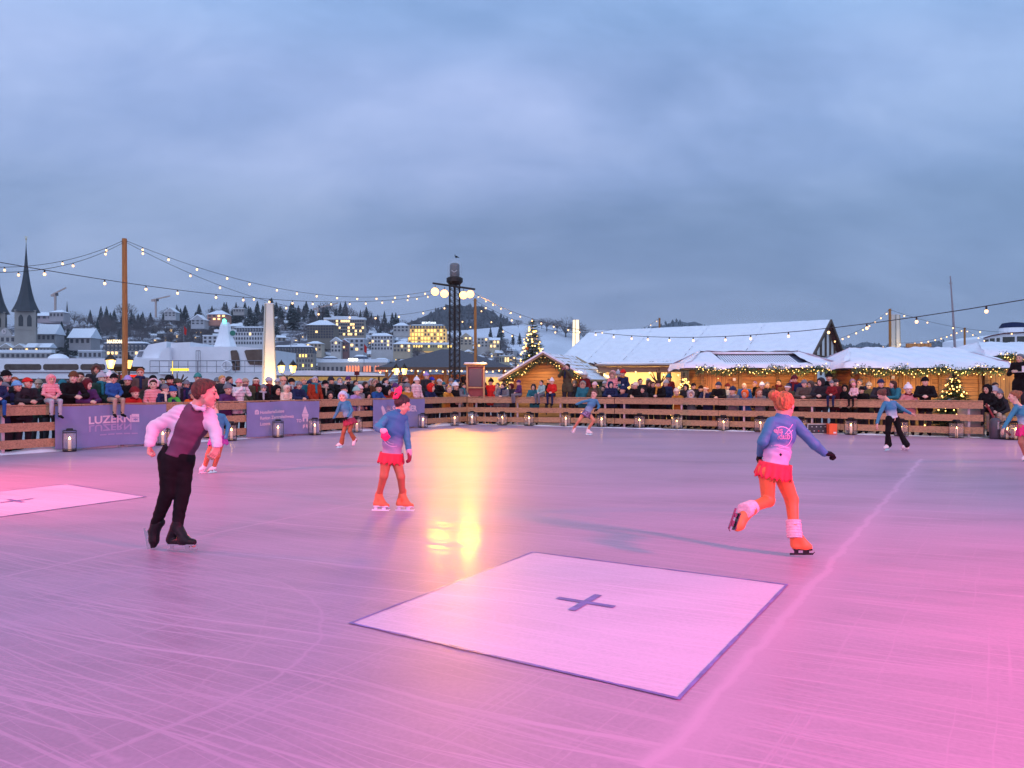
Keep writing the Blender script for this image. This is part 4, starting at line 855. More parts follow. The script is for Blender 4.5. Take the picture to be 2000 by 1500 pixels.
# ================================================================ crowd along the fence
def J0(**k):
    o = {}
    for n, v in k.items():
        if n in ('nk', 'hd'): o[n] = Vector(v); continue
        o[n + 'l'] = Vector((-v[0], v[1], v[2])); o[n + 'r'] = Vector((v[0], v[1], v[2]))
    return o
POSES = {
 'stand': J0(hd=(0, .03, 1.585), nk=(0, 0, 1.46), s=(.17, 0, 1.40), e=(.24, .02, 1.13), w=(.17, .16, .98), h=(.09, 0, .92), k=(.10, .03, .48), a=(.10, -.02, .09), t=(.12, .13, .04)),
 'lean': J0(hd=(0, .12, 1.555), nk=(0, .07, 1.43), s=(.17, .05, 1.37), e=(.25, .17, 1.16), w=(.07, .34, 1.15), h=(.09, -.10, .92), k=(.10, -.06, .48), a=(.10, -.10, .09), t=(.12, .05, .04)),
 'phone': J0(hd=(0, .02, 1.585), nk=(0, 0, 1.46), s=(.17, .02, 1.41), e=(.23, .20, 1.27), w=(.07, .33, 1.46), h=(.09, 0, .92), k=(.10, .03, .48), a=(.10, -.02, .09), t=(.12, .13, .04)),
 'fold': J0(hd=(0, .03, 1.585), nk=(0, 0, 1.46), s=(.17, 0, 1.40), e=(.25, .08, 1.16), w=(.05, .24, 1.22), h=(.09, 0, .92), k=(.10, .03, .48), a=(.10, -.02, .09), t=(.12, .13, .04)),
 'kidlean': J0(hd=(0, .10, 1.115), nk=(0, .05, .99), s=(.125, .03, .95), e=(.20, .14, .80), w=(.05, .26, .82), h=(.07, -.05, .62), k=(.08, -.02, .32), a=(.08, -.05, .07), t=(.10, .06, .03)),
 'kid': J0(hd=(0, .02, 1.125), nk=(0, 0, 1.0), s=(.125, 0, .96), e=(.19, .02, .76), w=(.13, .13, .66), h=(.07, 0, .62), k=(.08, .02, .32), a=(.08, -.02, .07), t=(.10, .09, .03)),
 'sit': J0(hd=(0, .06, .60), nk=(0, .03, .475), s=(.13, .02, .43), e=(.19, .08, .24), w=(.06, .22, .17), h=(.075, 0, .07), k=(.10, .33, .06), a=(.10, .30, -.30), t=(.12, .42, -.36)),
}
HS = {'kidlean': .98, 'kid': .98, 'sit': .98}
TOPZ = {}
def slot_mat(o, m, i=0):
    o.material_slots[i].link = 'OBJECT'; o.material_slots[i].material = m
CB = {}; SCF = {}
PLAIN = mat('plain_cloth', (.2, .2, .2), .8, .1)
def body_var(pose, hy):
    key = (pose, hy)
    if key in CB: return CB[key]
    J = dict(POSES[pose]); kidp = pose in HS; s = .74 if kidp else 1.0; hs = HS.get(pose, 1.0)
    h = head_frame(J['hd'], yaw=hy, pitch=-.12, s=hs); V = .0135
    hands = []
    dl = (J['wl'] - J['el']).normalized(); dr = (J['wr'] - J['er']).normalized()
    nl = (Vector((-.6, .2, .8))); nr = Vector((.6, .2, .8)); cu = 1.0
    if pose == 'phone': dl, dr, nl, nr, cu = Vector((.2, .1, 1)), Vector((-.2, .1, 1)), Vector((-1, .3, 0)), Vector((1, .3, 0)), .9
    hands = hand_prims(J['wl'], dl, nl, s * 1.1, cu, False, .003) + hand_prims(J['wr'], dr, nr, s * 1.1, cu, True, .003)
    Jb = {k: v for k, v in J.items()}
    body = sdf_mesh('person', body_prims(Jb, s, h) + hands, V, [SKIN, EYE, LIP, BROW], k=.02, paint=lambda C: head_paint(h, C, np.zeros(len(C), int), .85))
    sm = (J['sl'] + J['sr']) / 2; hm = (J['hl'] + J['hr']) / 2
    jp = arm_pr(J, 'l', (.068 * s, .060 * s, .048 * s)) + arm_pr(J, 'r', (.068 * s, .060 * s, .048 * s)) + torso(J, s, .024) + [('c', hm, sm, .118 * s, .105 * s, .06), ('c', J['nk'] + V3(0, 0, -.03), J['nk'] + V3(0, .005, .015), .075 * s, .078 * s, .03)]
    if not kidp or pose != 'sit': jp += [('c', J['h' + a] + V3(0, 0, 0), J['h' + a].lerp(J['k' + a], .35), .105 * s, .11 * s, .05) for a in 'lr']
    cf = both(head_cut({'c': h['c'], 'R': h['R'], 's': 1}, lambda x, y, z: np.where(x * x + y * y < .03, z + .10 * hs, -1.0)))
    puff = sdf_mesh('coat', jp, V, [PLAIN], k=.03, mod=lambda X, Y, Z: .007 * np.sin(Z * 75 / s) + 0 * X + 0 * Y, cut=cf)
    coat = sdf_mesh('coat', jp, V, [PLAIN], k=.03, mod=wrinkle(26, .006), cut=cf)
    tp = limb(J['hl'], J['kl'], J['al'], (.095 * s, .072 * s, .055 * s)) + limb(J['hr'], J['kr'], J['ar'], (.095 * s, .072 * s, .055 * s))
    trs = sdf_mesh('trousers', tp, .016, [PLAIN], k=.03, mod=wrinkle(30, .004))
    bt = []
    for a in 'lr': bt += [('c', J['a' + a] + V3(0, 0, .06), J['a' + a] - V3(0, 0, .02), .058 * s, .05 * s), ('c', J['a' + a] - V3(0, 0, .02), J['t' + a], .048 * s, .040 * s)]
    boots = sdf_mesh('boots', bt, .016, [PLAIN], k=.02)
    top = J['hd'].z + .108 * hs
    n_ = J['nk']; ring = [n_ + V3(.085 * s * math.cos(t), .012 + .075 * s * math.sin(t), .02 * s + .012 * math.sin(t * 2)) for t in np.arange(0, 6.6, .45)]
    scp = [('c', a, b, .032 * s, .034 * s) for a, b in zip(ring, ring[1:])] + ([('c', n_ + V3(.03, .10 * s, 0), n_ + V3(.05, .15 * s, -.24), .034, .030), ] if not kidp else [])
    SCF[key] = sdf_mesh('scarf', scp, V, [PLAIN], k=.015, mod=wrinkle(60, .005))
    CB[key] = (body, coat, puff, trs, boots, h, top); return CB[key]
H0 = head_frame((0, 0, 0)); HV = .012
HATS = {}
def hat_mesh(kind):
    """list of (part name, mesh, colour slot) in head space"""
    if kind in HATS: return HATS[kind]
    up_cut = lambda lim: head_cut(H0, lambda x, y, z: lim - z + .25 * y)
    r = []
    if kind in ('beanie', 'bobble'):
        r.append(('beanie', sdf_mesh('beanie', cap_prims(H0, .022) + [hell(H0, (0, -.03, .085), (.062, .068, .060), .04), hcap(H0, (0, 0, .028), (0, 0, .03), .0, .0)], HV, [PLAIN], cut=up_cut(.022), mod=lambda X, Y, Z: .0022 * np.sin(np.arctan2(Y + .02, X) * 34) + 0 * Z), 0))
        r.append(('beanie_brim', sdf_mesh('beanie_brim', cap_prims(H0, .029), HV, [PLAIN], cut=head_cut(H0, lambda x, y, z: np.maximum(.018 - z + .25 * y, z - .25 * y - .055))), 0))
        if kind == 'bobble': r.append(('bobble', sdf_mesh('bobble', [('e', (0, -.03, .158), (.034, .034, .032))], HV, [PLAIN], mod=wrinkle(170, .006)), 1))
    elif kind == 'short':
        r.append(('hair', sdf_mesh('hair', cap_prims(H0, .012), HV, [PLAIN], cut=head_cut(H0, hair_cut), mod=wrinkle(120, .003)), 0))
    elif kind in ('long', 'earmuff', 'band'):
        r.append(('hair', sdf_mesh('hair', cap_prims(H0, .014, 'long'), HV, [PLAIN], cut=head_cut(H0, hair_long_cut), mod=wrinkle(90, .004)), 0))
        if kind == 'earmuff':
            r.append(('earmuffs', sdf_mesh('earmuffs', [('e', (-.09, -.005, -.01), (.025, .045, .05)), ('e', (.09, -.005, -.01), (.025, .045, .05))] + [('c', (.095 * math.cos(t), -.01, .02 + .105 * math.sin(t)), (.095 * math.cos(t + .35), -.01, .02 + .105 * math.sin(t + .35)), .018, .018) for t in np.arange(0, 3.1, .35)], HV, [PLAIN], mod=wrinkle(150, .005)), 1))
        if kind == 'band': r.append(('headband', sdf_mesh('headband', cap_prims(H0, .027), HV, [PLAIN], cut=head_cut(H0, lambda x, y, z: np.maximum(.012 - z + .3 * y, z - .3 * y - .062))), 1))
    elif kind in ('hood', 'furhood'):
        f = lambda x, y, z: y - .045 - .35 * np.clip(z, 0, .1)
        r.append(('hood', sdf_mesh('hood', cap_prims(H0, .034) + [hell(H0, (0, -.02, -.06), (.095, .095, .085), .04), hell(H0, (0, -.045, .02), (.10, .10, .10), .03)], HV, [PLAIN], cut=both(head_cut(H0, f), head_cut(H0, lambda x, y, z: .060 - np.sqrt(x * x + (z + .012) ** 2 * .62) - 10 * np.maximum(0, -.01 - y)), head_cut(H0, lambda x, y, z: -z - .13)), mod=wrinkle(40, .004)), 0))
        if kind == 'furhood':
            ring = [((.088) * math.cos(t), .058 + .03 * max(0, math.sin(t)), -.012 + .115 * math.sin(t)) for t in np.arange(0, 6.3, .35)]
            r.append(('fur_trim', sdf_mesh('fur_trim', [('c', a, b, .028, .028) for a, b in zip(ring, ring[1:])], HV, [PLAIN], mod=wrinkle(170, .009)), 1))
        else: r.append(('hair', sdf_mesh('hair', cap_prims(H0, .008), HV, [PLAIN], cut=head_cut(H0, hair_cut)), 2))
    elif kind == 'cap':
        r.append(('cap', sdf_mesh('cap', cap_prims(H0, .018) + [hell(H0, (0, .0, .04), (.085, .10, .062), .02)], HV, [PLAIN], cut=up_cut(.028)), 0))
        r.append(('peak', sdf_mesh('peak', [('e', (0, .105, .045), (.062, .055, .010))], .01, [PLAIN]), 1))
    elif kind == 'bald': pass
    HATS[kind] = r; return r
CM = {}
COLS = {'black': (.012, .012, .014), 'dark': (.025, .024, .030), 'navy': (.012, .022, .07), 'blue': (.02, .09, .28), 'light blue': (.16, .38, .62), 'teal': (.02, .16, .20), 'mint': (.30, .52, .46),
        'grey': (.17, .17, .19), 'light grey': (.42, .41, .45), 'brown': (.13, .05, .02), 'olive': (.07, .065, .035), 'green': (.08, .55, .07), 'dark green': (.02, .06, .04), 'red': (.60, .02, .015), 'dark red': (.18, .012, .015),
        'brick red': (.30, .035, .012), 'maroon': (.11, .012, .018), 'pink': (.78, .32, .33), 'pale pink': (.78, .52, .52), 'cream': (.78, .62, .48), 'white': (.78, .75, .75), 'lilac': (.40, .30, .62), 'purple': (.09, .03, .12),
        'mustard': (.50, .22, .03), 'orange': (.80, .14, .02), 'beige': (.42, .30, .22), 'salmon': (.72, .34, .22), 'royal blue': (.02, .04, .40), 'blond': (.55, .30, .10), 'ginger': (.38, .11, .03), 'dark brown': (.045, .02, .012), 'grey brown': (.10, .075, .06),
        'striped teal': (.05, .25, .22), 'zebra': (.3, .3, .3), 'yellow green': (.55, .70, .02)}
def cm(c, kind='cloth'):
    k = (c, kind)
    if k not in CM:
        v = COLS[c]
        CM[k] = mat(c.replace(' ', '_') + '_' + kind, v, {'cloth': .75, 'hair': .5, 'fur': .95}[kind], {'cloth': .14, 'hair': .4, 'fur': .3}[kind], {'cloth': 9, 'hair': 50, 'fur': 60}[kind], bump=.25 if kind == 'fur' else 0, spec=.2)
    return CM[k]
FUR = 'beige'
USED = {}
def spectator(px, py, size, pose, coat, hat, hatc, row=0, hat2=None, puff=False, trs='dark', side=None, turn=0, hy=None, words='', depth=None, seat=None, coatword='coat'):
    """px, py = top of the head in the photograph; the person stands on the quay behind the fence"""
    left = px < 912; a, b = (FL0, FL1) if left else ((FL1, FR1) if px < 1200 else (FR1, FR2))
    if px > 1915: a, b = FR1, FR2 + (FR2 - FR1)
    d0 = (b - a).normalized(); n = Vector((-d0.y, d0.x, 0)); n = n if n.y > 0 else -n
    bd = depth if depth is not None else (.42, .95, 1.5)[row]
    if pose == 'sit' and px < 1900 and px != 938: bd = .05
    p = on_line(px, a + n * bd, b + n * bd); p.z = 0
    hy = hy if hy is not None else rnd.choice([-.55, 0, .5])
    face = math.atan2(-n.y, -n.x) - math.pi / 2 + turn + (rnd.uniform(-.12, .12))
    kidp = size == 'k'
    if pose in ('lean', 'stand', 'phone', 'fold') and kidp: pose = {'lean': 'kidlean', 'stand': 'kid', 'phone': 'kidlean', 'fold': 'kid'}[pose]
    body, cmesh, pmesh, tmesh, bmesh_, h, top = body_var(pose, hy)
    zt = HC + (HY - py) * p.y / F
    if hat in ('beanie', 'bobble', 'furhood', 'hood'): zt -= .025
    sc = 1.0
    if pose == 'sit': z0 = seat if seat is not None else 1.10; sc = (zt - z0) / top
    else: z0 = 0; sc = zt / top
    if kidp and pose != 'sit' and sc > 1.30: z0 = zt - 1.15 * top; sc = 1.15
    if not kidp and sc > 1.12: z0 = zt - 1.06 * top; sc = 1.06
    if not kidp and sc < .90: sc = max(sc, .80)
    root = link('person', body, None, (p.x, p.y, z0)); root.rotation_euler = (0, 0, face); root.scale = (sc, sc, sc)
    if rnd.random() < .5: slot_mat(root, SKIN2)
    o = link('coat', pmesh if puff else cmesh, root); slot_mat(o, cm(coat))
    o = link('trousers', tmesh, root); slot_mat(o, cm(trs)); o = link('boots', bmesh_, root); slot_mat(o, cm('black'))
    if RS.random() < .42 and hat not in ('hood', 'furhood'):
        o = link('scarf', SCF[(pose, hy)], root); slot_mat(o, cm(RS.choice(['grey', 'cream', 'dark red', 'navy', 'beige', 'light grey', 'mustard', 'teal', 'black', 'maroon'])))
    if pose == 'phone':
        q = MB(); q.box((0, 0, 0), (.155 * sc, .012, .08 * sc)); ph = q.build('phone', mat('phone_case', (.03, .03, .035) if px != 466 else (.7, .25, .1), .3)); M_ = Matrix.Translation((p.x, p.y, z0)) @ Matrix.Rotation(face, 4, 'Z')
        ph.location = M_ @ (V3(0, .38, 1.53) * sc); ph.rotation_euler = (0, 0, face); tag(ph, f'dark phone held up by the person filming in {coat}, {place_word(px)}', 'phone')
    for nm, me, sl in hat_mesh(hat):
        o = link(nm, me, root, h['c']); o.rotation_euler = h['R'].to_euler(); o.scale = (h['s'],) * 3
        c = [hatc, hat2 or FUR, 'dark brown'][sl]
        slot_mat(o, cm(c, 'hair' if nm == 'hair' else 'fur' if nm in ('fur_trim', 'bobble', 'earmuffs') else 'cloth'))
    hw = {'beanie': f'{hatc} beanie', 'bobble': f'{hatc} bobble hat', 'short': f'short {hatc} hair', 'long': f'long {hatc} hair', 'earmuff': f'{hat2} earmuffs', 'band': f'{hat2} headband', 'hood': f'{hatc} hood', 'furhood': f'{hatc} fur trimmed hood', 'cap': f'{hatc} cap', 'bald': 'bald head'}[hat]
    who = 'child' if kidp else 'person'
    act = {'sit': 'sitting', 'phone': 'filming', 'kidlean': 'leaning', 'lean': 'leaning'}.get(pose, 'standing')
    root['who'] = 0; del root['who']
    USED.setdefault('list', []).append((root, px, who, act, coat, coatword, hw, words, row, p))
    tag(root, None, 'person', 'spectators behind the rink fence'); return root
RS = random.Random(5)
def place_word(px):
    for lo, hi, s_ in ((-99, 106, 'left of the banners'), (106, 215, 'behind the longest banner'), (215, 330, 'behind the longest banner'), (330, 480, 'between the first two banners'), (480, 622, 'behind the middle banner'), (622, 727, 'right of the middle banner'),
                       (727, 830, 'behind the corner banner'), (830, 915, 'left of the notice box'), (915, 1000, 'right of the notice box'), (1000, 1130, 'before the gabled hut'), (1130, 1200, 'left of the lit wall'), (1200, 1320, 'before the lit wall'),
                       (1320, 1420, 'by the small lit tree'), (1420, 1530, 'before the middle hut'), (1530, 1640, 'between the snowy huts'), (1640, 1740, 'left before the right hut'), (1740, 1900, 'by the lit fir'), (1900, 2100, 'near the red rope')):
        if lo <= px < hi: return s_
A, K = 'a', 'k'
S = spectator
S(-3, 730, K, 'sit', 'navy', 'beanie', 'dark', trs='blue', turn=-.2); S(12, 718, A, 'stand', 'dark', 'beanie', 'black', 1); S(6, 742, A, 'lean', 'navy', 'cap', 'grey', 0, hat2='grey')
S(30, 738, A, 'lean', 'black', 'beanie', 'light blue', 0); S(27, 731, A, 'stand', 'olive', 'short', 'ginger', 1); S(49, 733, A, 'lean', 'dark', 'cap', 'red', 0, hat2='black')
S(98, 725, K, 'sit', 'pink', 'hood', 'pink', trs='light grey', puff=True, coatword='hooded jacket'); S(139, 720, A, 'lean', 'black', 'beanie', 'brown', 0, hy=-.55); S(166, 735, A, 'lean', 'purple', 'hood', 'maroon', 0)
S(156, 722, A, 'phone', 'dark red', 'short', 'dark brown', 2); S(187, 705, A, 'stand', 'dark', 'furhood', 'dark', 2, hat2='grey brown'); S(198, 722, A, 'stand', 'dark green', 'bobble', 'light grey', 1, hat2='light grey')
S(220, 724, K, 'sit', 'blue', 'beanie', 'black', trs='beige', hy=-.55); S(212, 721, A, 'stand', 'black', 'bobble', 'white', 1, hat2='white'); S(248, 728, A, 'stand', 'black', 'beanie', 'lilac', 1)
S(273, 714, A, 'stand', 'grey brown', 'short', 'ginger', 1, hy=-.55); S(258, 750, K, 'lean', 'red', 'beanie', 'dark red', 0); S(299, 736, K, 'stand', 'pink', 'earmuff', 'dark brown', 0, hat2='pale pink', puff=True)
S(298, 728, A, 'stand', 'black', 'cap', 'black', 2, hat2='black'); S(318, 745, A, 'lean', 'navy', 'beanie', 'grey', 0); S(330, 727, A, 'stand', 'navy', 'beanie', 'black', 1); S(333, 749, K, 'lean', 'green', 'beanie', 'blue', 0)
S(347, 734, A, 'stand', 'dark', 'beanie', 'olive', 1); S(363, 737, A, 'stand', 'purple', 'beanie', 'grey', 1); S(385, 723, A, 'stand', 'dark', 'beanie', 'striped teal', 2); S(373, 755, K, 'lean', 'orange', 'beanie', 'grey', 0)
S(411, 737, A, 'stand', 'black', 'long', 'dark brown', 1)
S(423, 732, A, 'stand', 'grey', 'beanie', 'grey', 2); S(433, 728, A, 'stand', 'dark', 'short', 'blond', 1); S(447, 730, A, 'stand', 'black', 'short', 'dark brown', 2); S(441, 744, K, 'lean', 'purple', 'bobble', 'grey', 0, hat2='grey')
S(466, 734, A, 'phone', 'white', 'beanie', 'pink', 0, puff=True); S(479, 733, A, 'stand', 'beige', 'beanie', 'beige', 2); S(499, 732, A, 'stand', 'olive', 'band', 'dark brown', 1, hat2='cream'); S(511, 745, A, 'lean', 'black', 'beanie', 'grey', 0)
S(525, 731, A, 'stand', 'dark', 'beanie', 'light grey', 1); S(540, 747, K, 'stand', 'black', 'hood', 'black', 0); S(552, 730, A, 'stand', 'beige', 'beanie', 'salmon', 1); S(556, 746, A, 'lean', 'cream', 'hood', 'cream', 0)
S(569, 733, A, 'stand', 'dark red', 'beanie', 'black', 1); S(580, 739, A, 'lean', 'navy', 'beanie', 'grey', 0, hy=-.55); S(591, 732, A, 'stand', 'teal', 'long', 'blond', 1); S(614, 730, A, 'stand', 'brick red', 'short', 'light grey', 0, hy=-.55)
S(603, 737, A, 'stand', 'black', 'beanie', 'navy', 2)
S(635, 737, A, 'stand', 'black', 'beanie', 'black', 1); S(646, 730, A, 'stand', 'dark', 'beanie', 'dark', 2); S(663, 732, A, 'phone', 'black', 'short', 'grey', 1); S(679, 729, A, 'stand', 'dark', 'beanie', 'purple', 2)
S(671, 746, K, 'stand', 'light blue', 'beanie', 'dark', 0); S(641, 758, K, 'lean', 'black', 'hood', 'dark', 0); S(692, 750, K, 'lean', 'lilac', 'bobble', 'mint', 0, hat2='mint'); S(702, 746, K, 'stand', 'zebra', 'beanie', 'pale pink', 0)
S(694, 737, A, 'stand', 'dark', 'short', 'dark brown', 2); S(713, 740, A, 'stand', 'black', 'long', 'dark brown', 1); S(714, 760, K, 'lean', 'navy', 'hood', 'black', 0); S(731, 734, A, 'stand', 'brown', 'furhood', 'grey brown', 1, hat2='beige')
S(735, 743, K, 'lean', 'blue', 'beanie', 'black', 0); S(752, 733, A, 'stand', 'black', 'long', 'black', 1); S(753, 750, K, 'lean', 'brick red', 'hood', 'black', 0); S(766, 738, A, 'stand', 'lilac', 'beanie', 'grey', 1)
S(772, 743, K, 'stand', 'red', 'beanie', 'purple', 0); S(781, 740, A, 'stand', 'dark', 'short', 'dark brown', 2); S(795, 743, K, 'stand', 'mustard', 'beanie', 'grey', 0, turn=-.4); S(791, 730, A, 'stand', 'grey', 'short', 'grey brown', 2)
S(813, 731, A, 'stand', 'pale pink', 'bobble', 'white', 0, puff=True, hat2='white'); S(832, 722, A, 'stand', 'dark', 'bobble', 'lilac', 2, hat2='lilac'); S(838, 743, K, 'lean', 'navy', 'hood', 'red', 0); S(843, 731, A, 'stand', 'navy', 'beanie', 'royal blue', 2)
S(854, 735, A, 'lean', 'black', 'cap', 'light grey', 1, hat2='light grey'); S(880, 733, A, 'stand', 'purple', 'beanie', 'grey', 1); S(865, 740, A, 'stand', 'olive', 'beanie', 'teal', 2); S(889, 741, K, 'stand', 'black', 'bobble', 'white', 0, hat2='light blue')
S(873, 748, K, 'lean', 'mustard', 'short', 'blond', 0); S(901, 743, A, 'lean', 'grey', 'long', 'dark brown', 0); S(906, 729, A, 'stand', 'black', 'furhood', 'black', 1, hat2='dark brown')
S(947, 741, A, 'stand', 'dark', 'beanie', 'brown', 1); S(959, 734, A, 'stand', 'red', 'bobble', 'black', 1, hat2='black'); S(984, 743, A, 'lean', 'grey', 'short', 'dark brown', 0); S(998, 743, A, 'stand', 'dark', 'hood', 'maroon', 1); S(972, 742, A, 'stand', 'grey', 'short', 'grey brown', 1)
S(1015, 736, K, 'sit', 'purple', 'beanie', 'purple', trs='grey', turn=-.9); S(1043, 744, A, 'lean', 'teal', 'hood', 'dark', 0); S(1059, 737, K, 'sit', 'mint', 'short', 'dark brown', trs='grey', turn=-.5); S(1079, 733, K, 'sit', 'red', 'bobble', 'white', trs='navy', hat2='white')
S(1108, 705, A, 'phone', 'olive', 'short', 'dark brown', 0); S(1139, 738, A, 'stand', 'teal', 'furhood', 'teal', 0, hat2='beige'); S(1142, 720, K, 'stand', 'dark red', 'bobble', 'white', 2, hat2='white'); S(1163, 740, A, 'lean', 'olive', 'beanie', 'pale pink', 0)
S(1178, 748, A, 'stand', 'dark', 'long', 'dark brown', 1); S(1194, 739, A, 'lean', 'navy', 'hood', 'navy', 0, puff=True); S(1197, 718, K, 'stand', 'pink', 'furhood', 'pink', 1, hat2='beige', puff=True); S(1208, 719, K, 'stand', 'grey', 'bobble', 'light grey', 2, hat2='white')
S(1217, 716, K, 'stand', 'navy', 'beanie', 'red', 1); S(1212, 733, A, 'stand', 'black', 'beanie', 'black', 1); S(1219, 748, K, 'lean', 'navy', 'bobble', 'navy', 0, hat2='light grey'); S(1251, 734, A, 'stand', 'dark', 'short', 'dark brown', 2)
S(1236, 744, A, 'stand', 'dark', 'short', 'grey brown', 1); S(1244, 741, A, 'lean', 'black', 'beanie', 'cream', 0); S(1257, 751, A, 'lean', 'dark', 'short', 'dark brown', 0); S(1268, 736, A, 'stand', 'dark', 'furhood', 'grey brown', 2, hat2='grey brown')
S(1276, 740, A, 'stand', 'black', 'long', 'dark brown', 1); S(1288, 737, A, 'lean', 'black', 'beanie', 'dark brown', 0); S(1301, 736, A, 'stand', 'navy', 'beanie', 'light grey', 1); S(1306, 725, K, 'stand', 'dark red', 'beanie', 'teal', 2); S(1324, 752, K, 'lean', 'mustard', 'beanie', 'cream', 0)
S(1340, 744, A, 'stand', 'dark', 'hood', 'dark', 1)
S(1355, 743, A, 'stand', 'dark', 'cap', 'dark', 1, hat2='dark'); S(1350, 755, K, 'lean', 'grey', 'furhood', 'grey', 0, hat2='light grey'); S(1381, 749, A, 'lean', 'navy', 'band', 'ginger', 0, hat2='cream'); S(1369, 747, A, 'stand', 'black', 'beanie', 'dark brown', 1)
S(1405, 740, A, 'lean', 'black', 'beanie', 'navy', 0); S(1421, 743, A, 'stand', 'light grey', 'beanie', 'maroon', 1); S(1432, 749, K, 'lean', 'grey', 'beanie', 'navy', 0); S(1454, 742, A, 'stand', 'blue', 'bald', 'grey', 1); S(1457, 755, K, 'lean', 'blue', 'hood', 'orange', 0)
S(1489, 741, A, 'stand', 'dark', 'bobble', 'white', 1, hat2='light grey'); S(1484, 753, K, 'lean', 'grey', 'long', 'ginger', 0); S(1499, 741, A, 'stand', 'black', 'short', 'grey', 2); S(1511, 754, K, 'lean', 'grey brown', 'long', 'brown', 0); S(1539, 746, A, 'lean', 'olive', 'band', 'grey brown', 0, hat2='white')
S(1552, 727, A, 'stand', 'navy', 'beanie', 'maroon', 1, hy=.5); S(1572, 736, A, 'lean', 'grey brown', 'beanie', 'grey', 0); S(1583, 738, A, 'stand', 'grey', 'hood', 'grey brown', 1); S(1604, 732, A, 'lean', 'dark', 'hood', 'dark', 0); S(1594, 741, A, 'stand', 'black', 'short', 'dark brown', 2)
S(1625, 737, K, 'sit', 'dark red', 'bobble', 'grey', trs='navy', hat2='beige'); S(1619, 723, A, 'stand', 'black', 'bobble', 'black', 2, hat2='black'); S(1633, 735, A, 'stand', 'maroon', 'band', 'dark brown', 1, hat2='dark'); S(1669, 741, K, 'sit', 'pale pink', 'beanie', 'pink', trs='black', puff=True, turn=-.3)
S(1650, 745, A, 'stand', 'black', 'hood', 'black', 1); S(1685, 749, A, 'lean', 'black', 'beanie', 'black', 0, turn=-.3); S(1721, 735, A, 'lean', 'dark', 'beanie', 'navy', 0); S(1750, 738, A, 'lean', 'teal', 'long', 'dark brown', 0, turn=-.9, hy=-.55); S(1775, 745, K, 'lean', 'pink', 'bobble', 'white', 0, hat2='white')
S(1807, 731, A, 'lean', 'black', 'beanie', 'black', 0)
S(1928, 745, A, 'sit', 'black', 'hood', 'black', depth=.6, seat=.45, trs='dark'); S(1944, 742, A, 'sit', 'dark', 'short', 'dark brown', depth=1.1, seat=.45, trs='beige'); S(1940, 749, K, 'sit', 'black', 'beanie', 'light grey', depth=.75, seat=.55, trs='beige'); S(1951, 754, K, 'sit', 'dark', 'beanie', 'grey', depth=.8, seat=.5, trs='beige')
S(1993, 686, A, 'fold', 'black', 'short', 'grey', depth=.9, turn=-.5)
S(938, 768, A, 'sit', 'black', 'beanie', 'black', depth=.5, seat=.35)
S(505, 690, A, 'stand', 'navy', 'short', 'dark brown', depth=1.5) if False else None
_r = random.Random(99)
for i in range(62):
    px = _r.choice([_r.uniform(60, 900), _r.uniform(60, 900), _r.uniform(930, 1700), _r.uniform(1340, 1700)])
    S(px, _r.uniform(733, 741), A, 'stand', _r.choice(['black', 'dark', 'navy', 'grey', 'olive', 'brown', 'purple', 'dark green', 'beige', 'dark red', 'teal']), _r.choice(['beanie', 'short', 'hood', 'beanie', 'cap', 'long', 'bobble', 'furhood']), _r.choice(['grey', 'black', 'navy', 'dark brown', 'olive', 'beige', 'maroon', 'light grey', 'lilac', 'teal', 'brown']), 2, hat2=_r.choice(['grey', 'light grey', 'beige', 'white']), depth=_r.choice([1.9, 2.3, 2.7]), words='back')
L_ = sorted(USED['list'], key=lambda e: e[1]); seen = {}
for e in L_:
    root, px, who, act, coat, cw, hw, words, row, p = e
    body = f'{who} {act} in {coat} {cw if cw != "coat" else "coat"} and {hw}'
    if 'sitting' in act and px < 1900: lab = body.replace('sitting', 'sitting on the rail')
    elif px == 1993: lab = body.replace('standing', 'standing high on a platform')
    else: lab = body
    full = f'{lab} {place_word(px)}'
    if words == 'back': full = f'{who} at the back in {coat} coat and {hw} {place_word(px)}'
    if len(full.split()) > 16: full = f'{body} {place_word(px)}'
    if len(full.split()) > 16: full = body
    seen.setdefault(full, []).append(root); root['label'] = full
for k, v in seen.items():
    if len(v) > 1:
        v.sort(key=lambda o: o.location.x)
        for i, o in enumerate(v): o['label'] = k + (', leftmost' if i == 0 else ', rightmost' if i == len(v) - 1 else ', middle one'); print('DUP', o['label'])
# ================================================================ things round the rink
BULBME = MB(); BULBME.ball((0, 0, 0), 1.0, 8, 6, sq=(1, 1, 1.15)); BULBME = BULBME.mesh('bulb', BULB, True)
FAIRYME = MB(); FAIRYME.ball((0, 0, 0), 1.0, 6, 4); FAIRYME = FAIRYME.mesh('fairy_light', FAIRY, True)
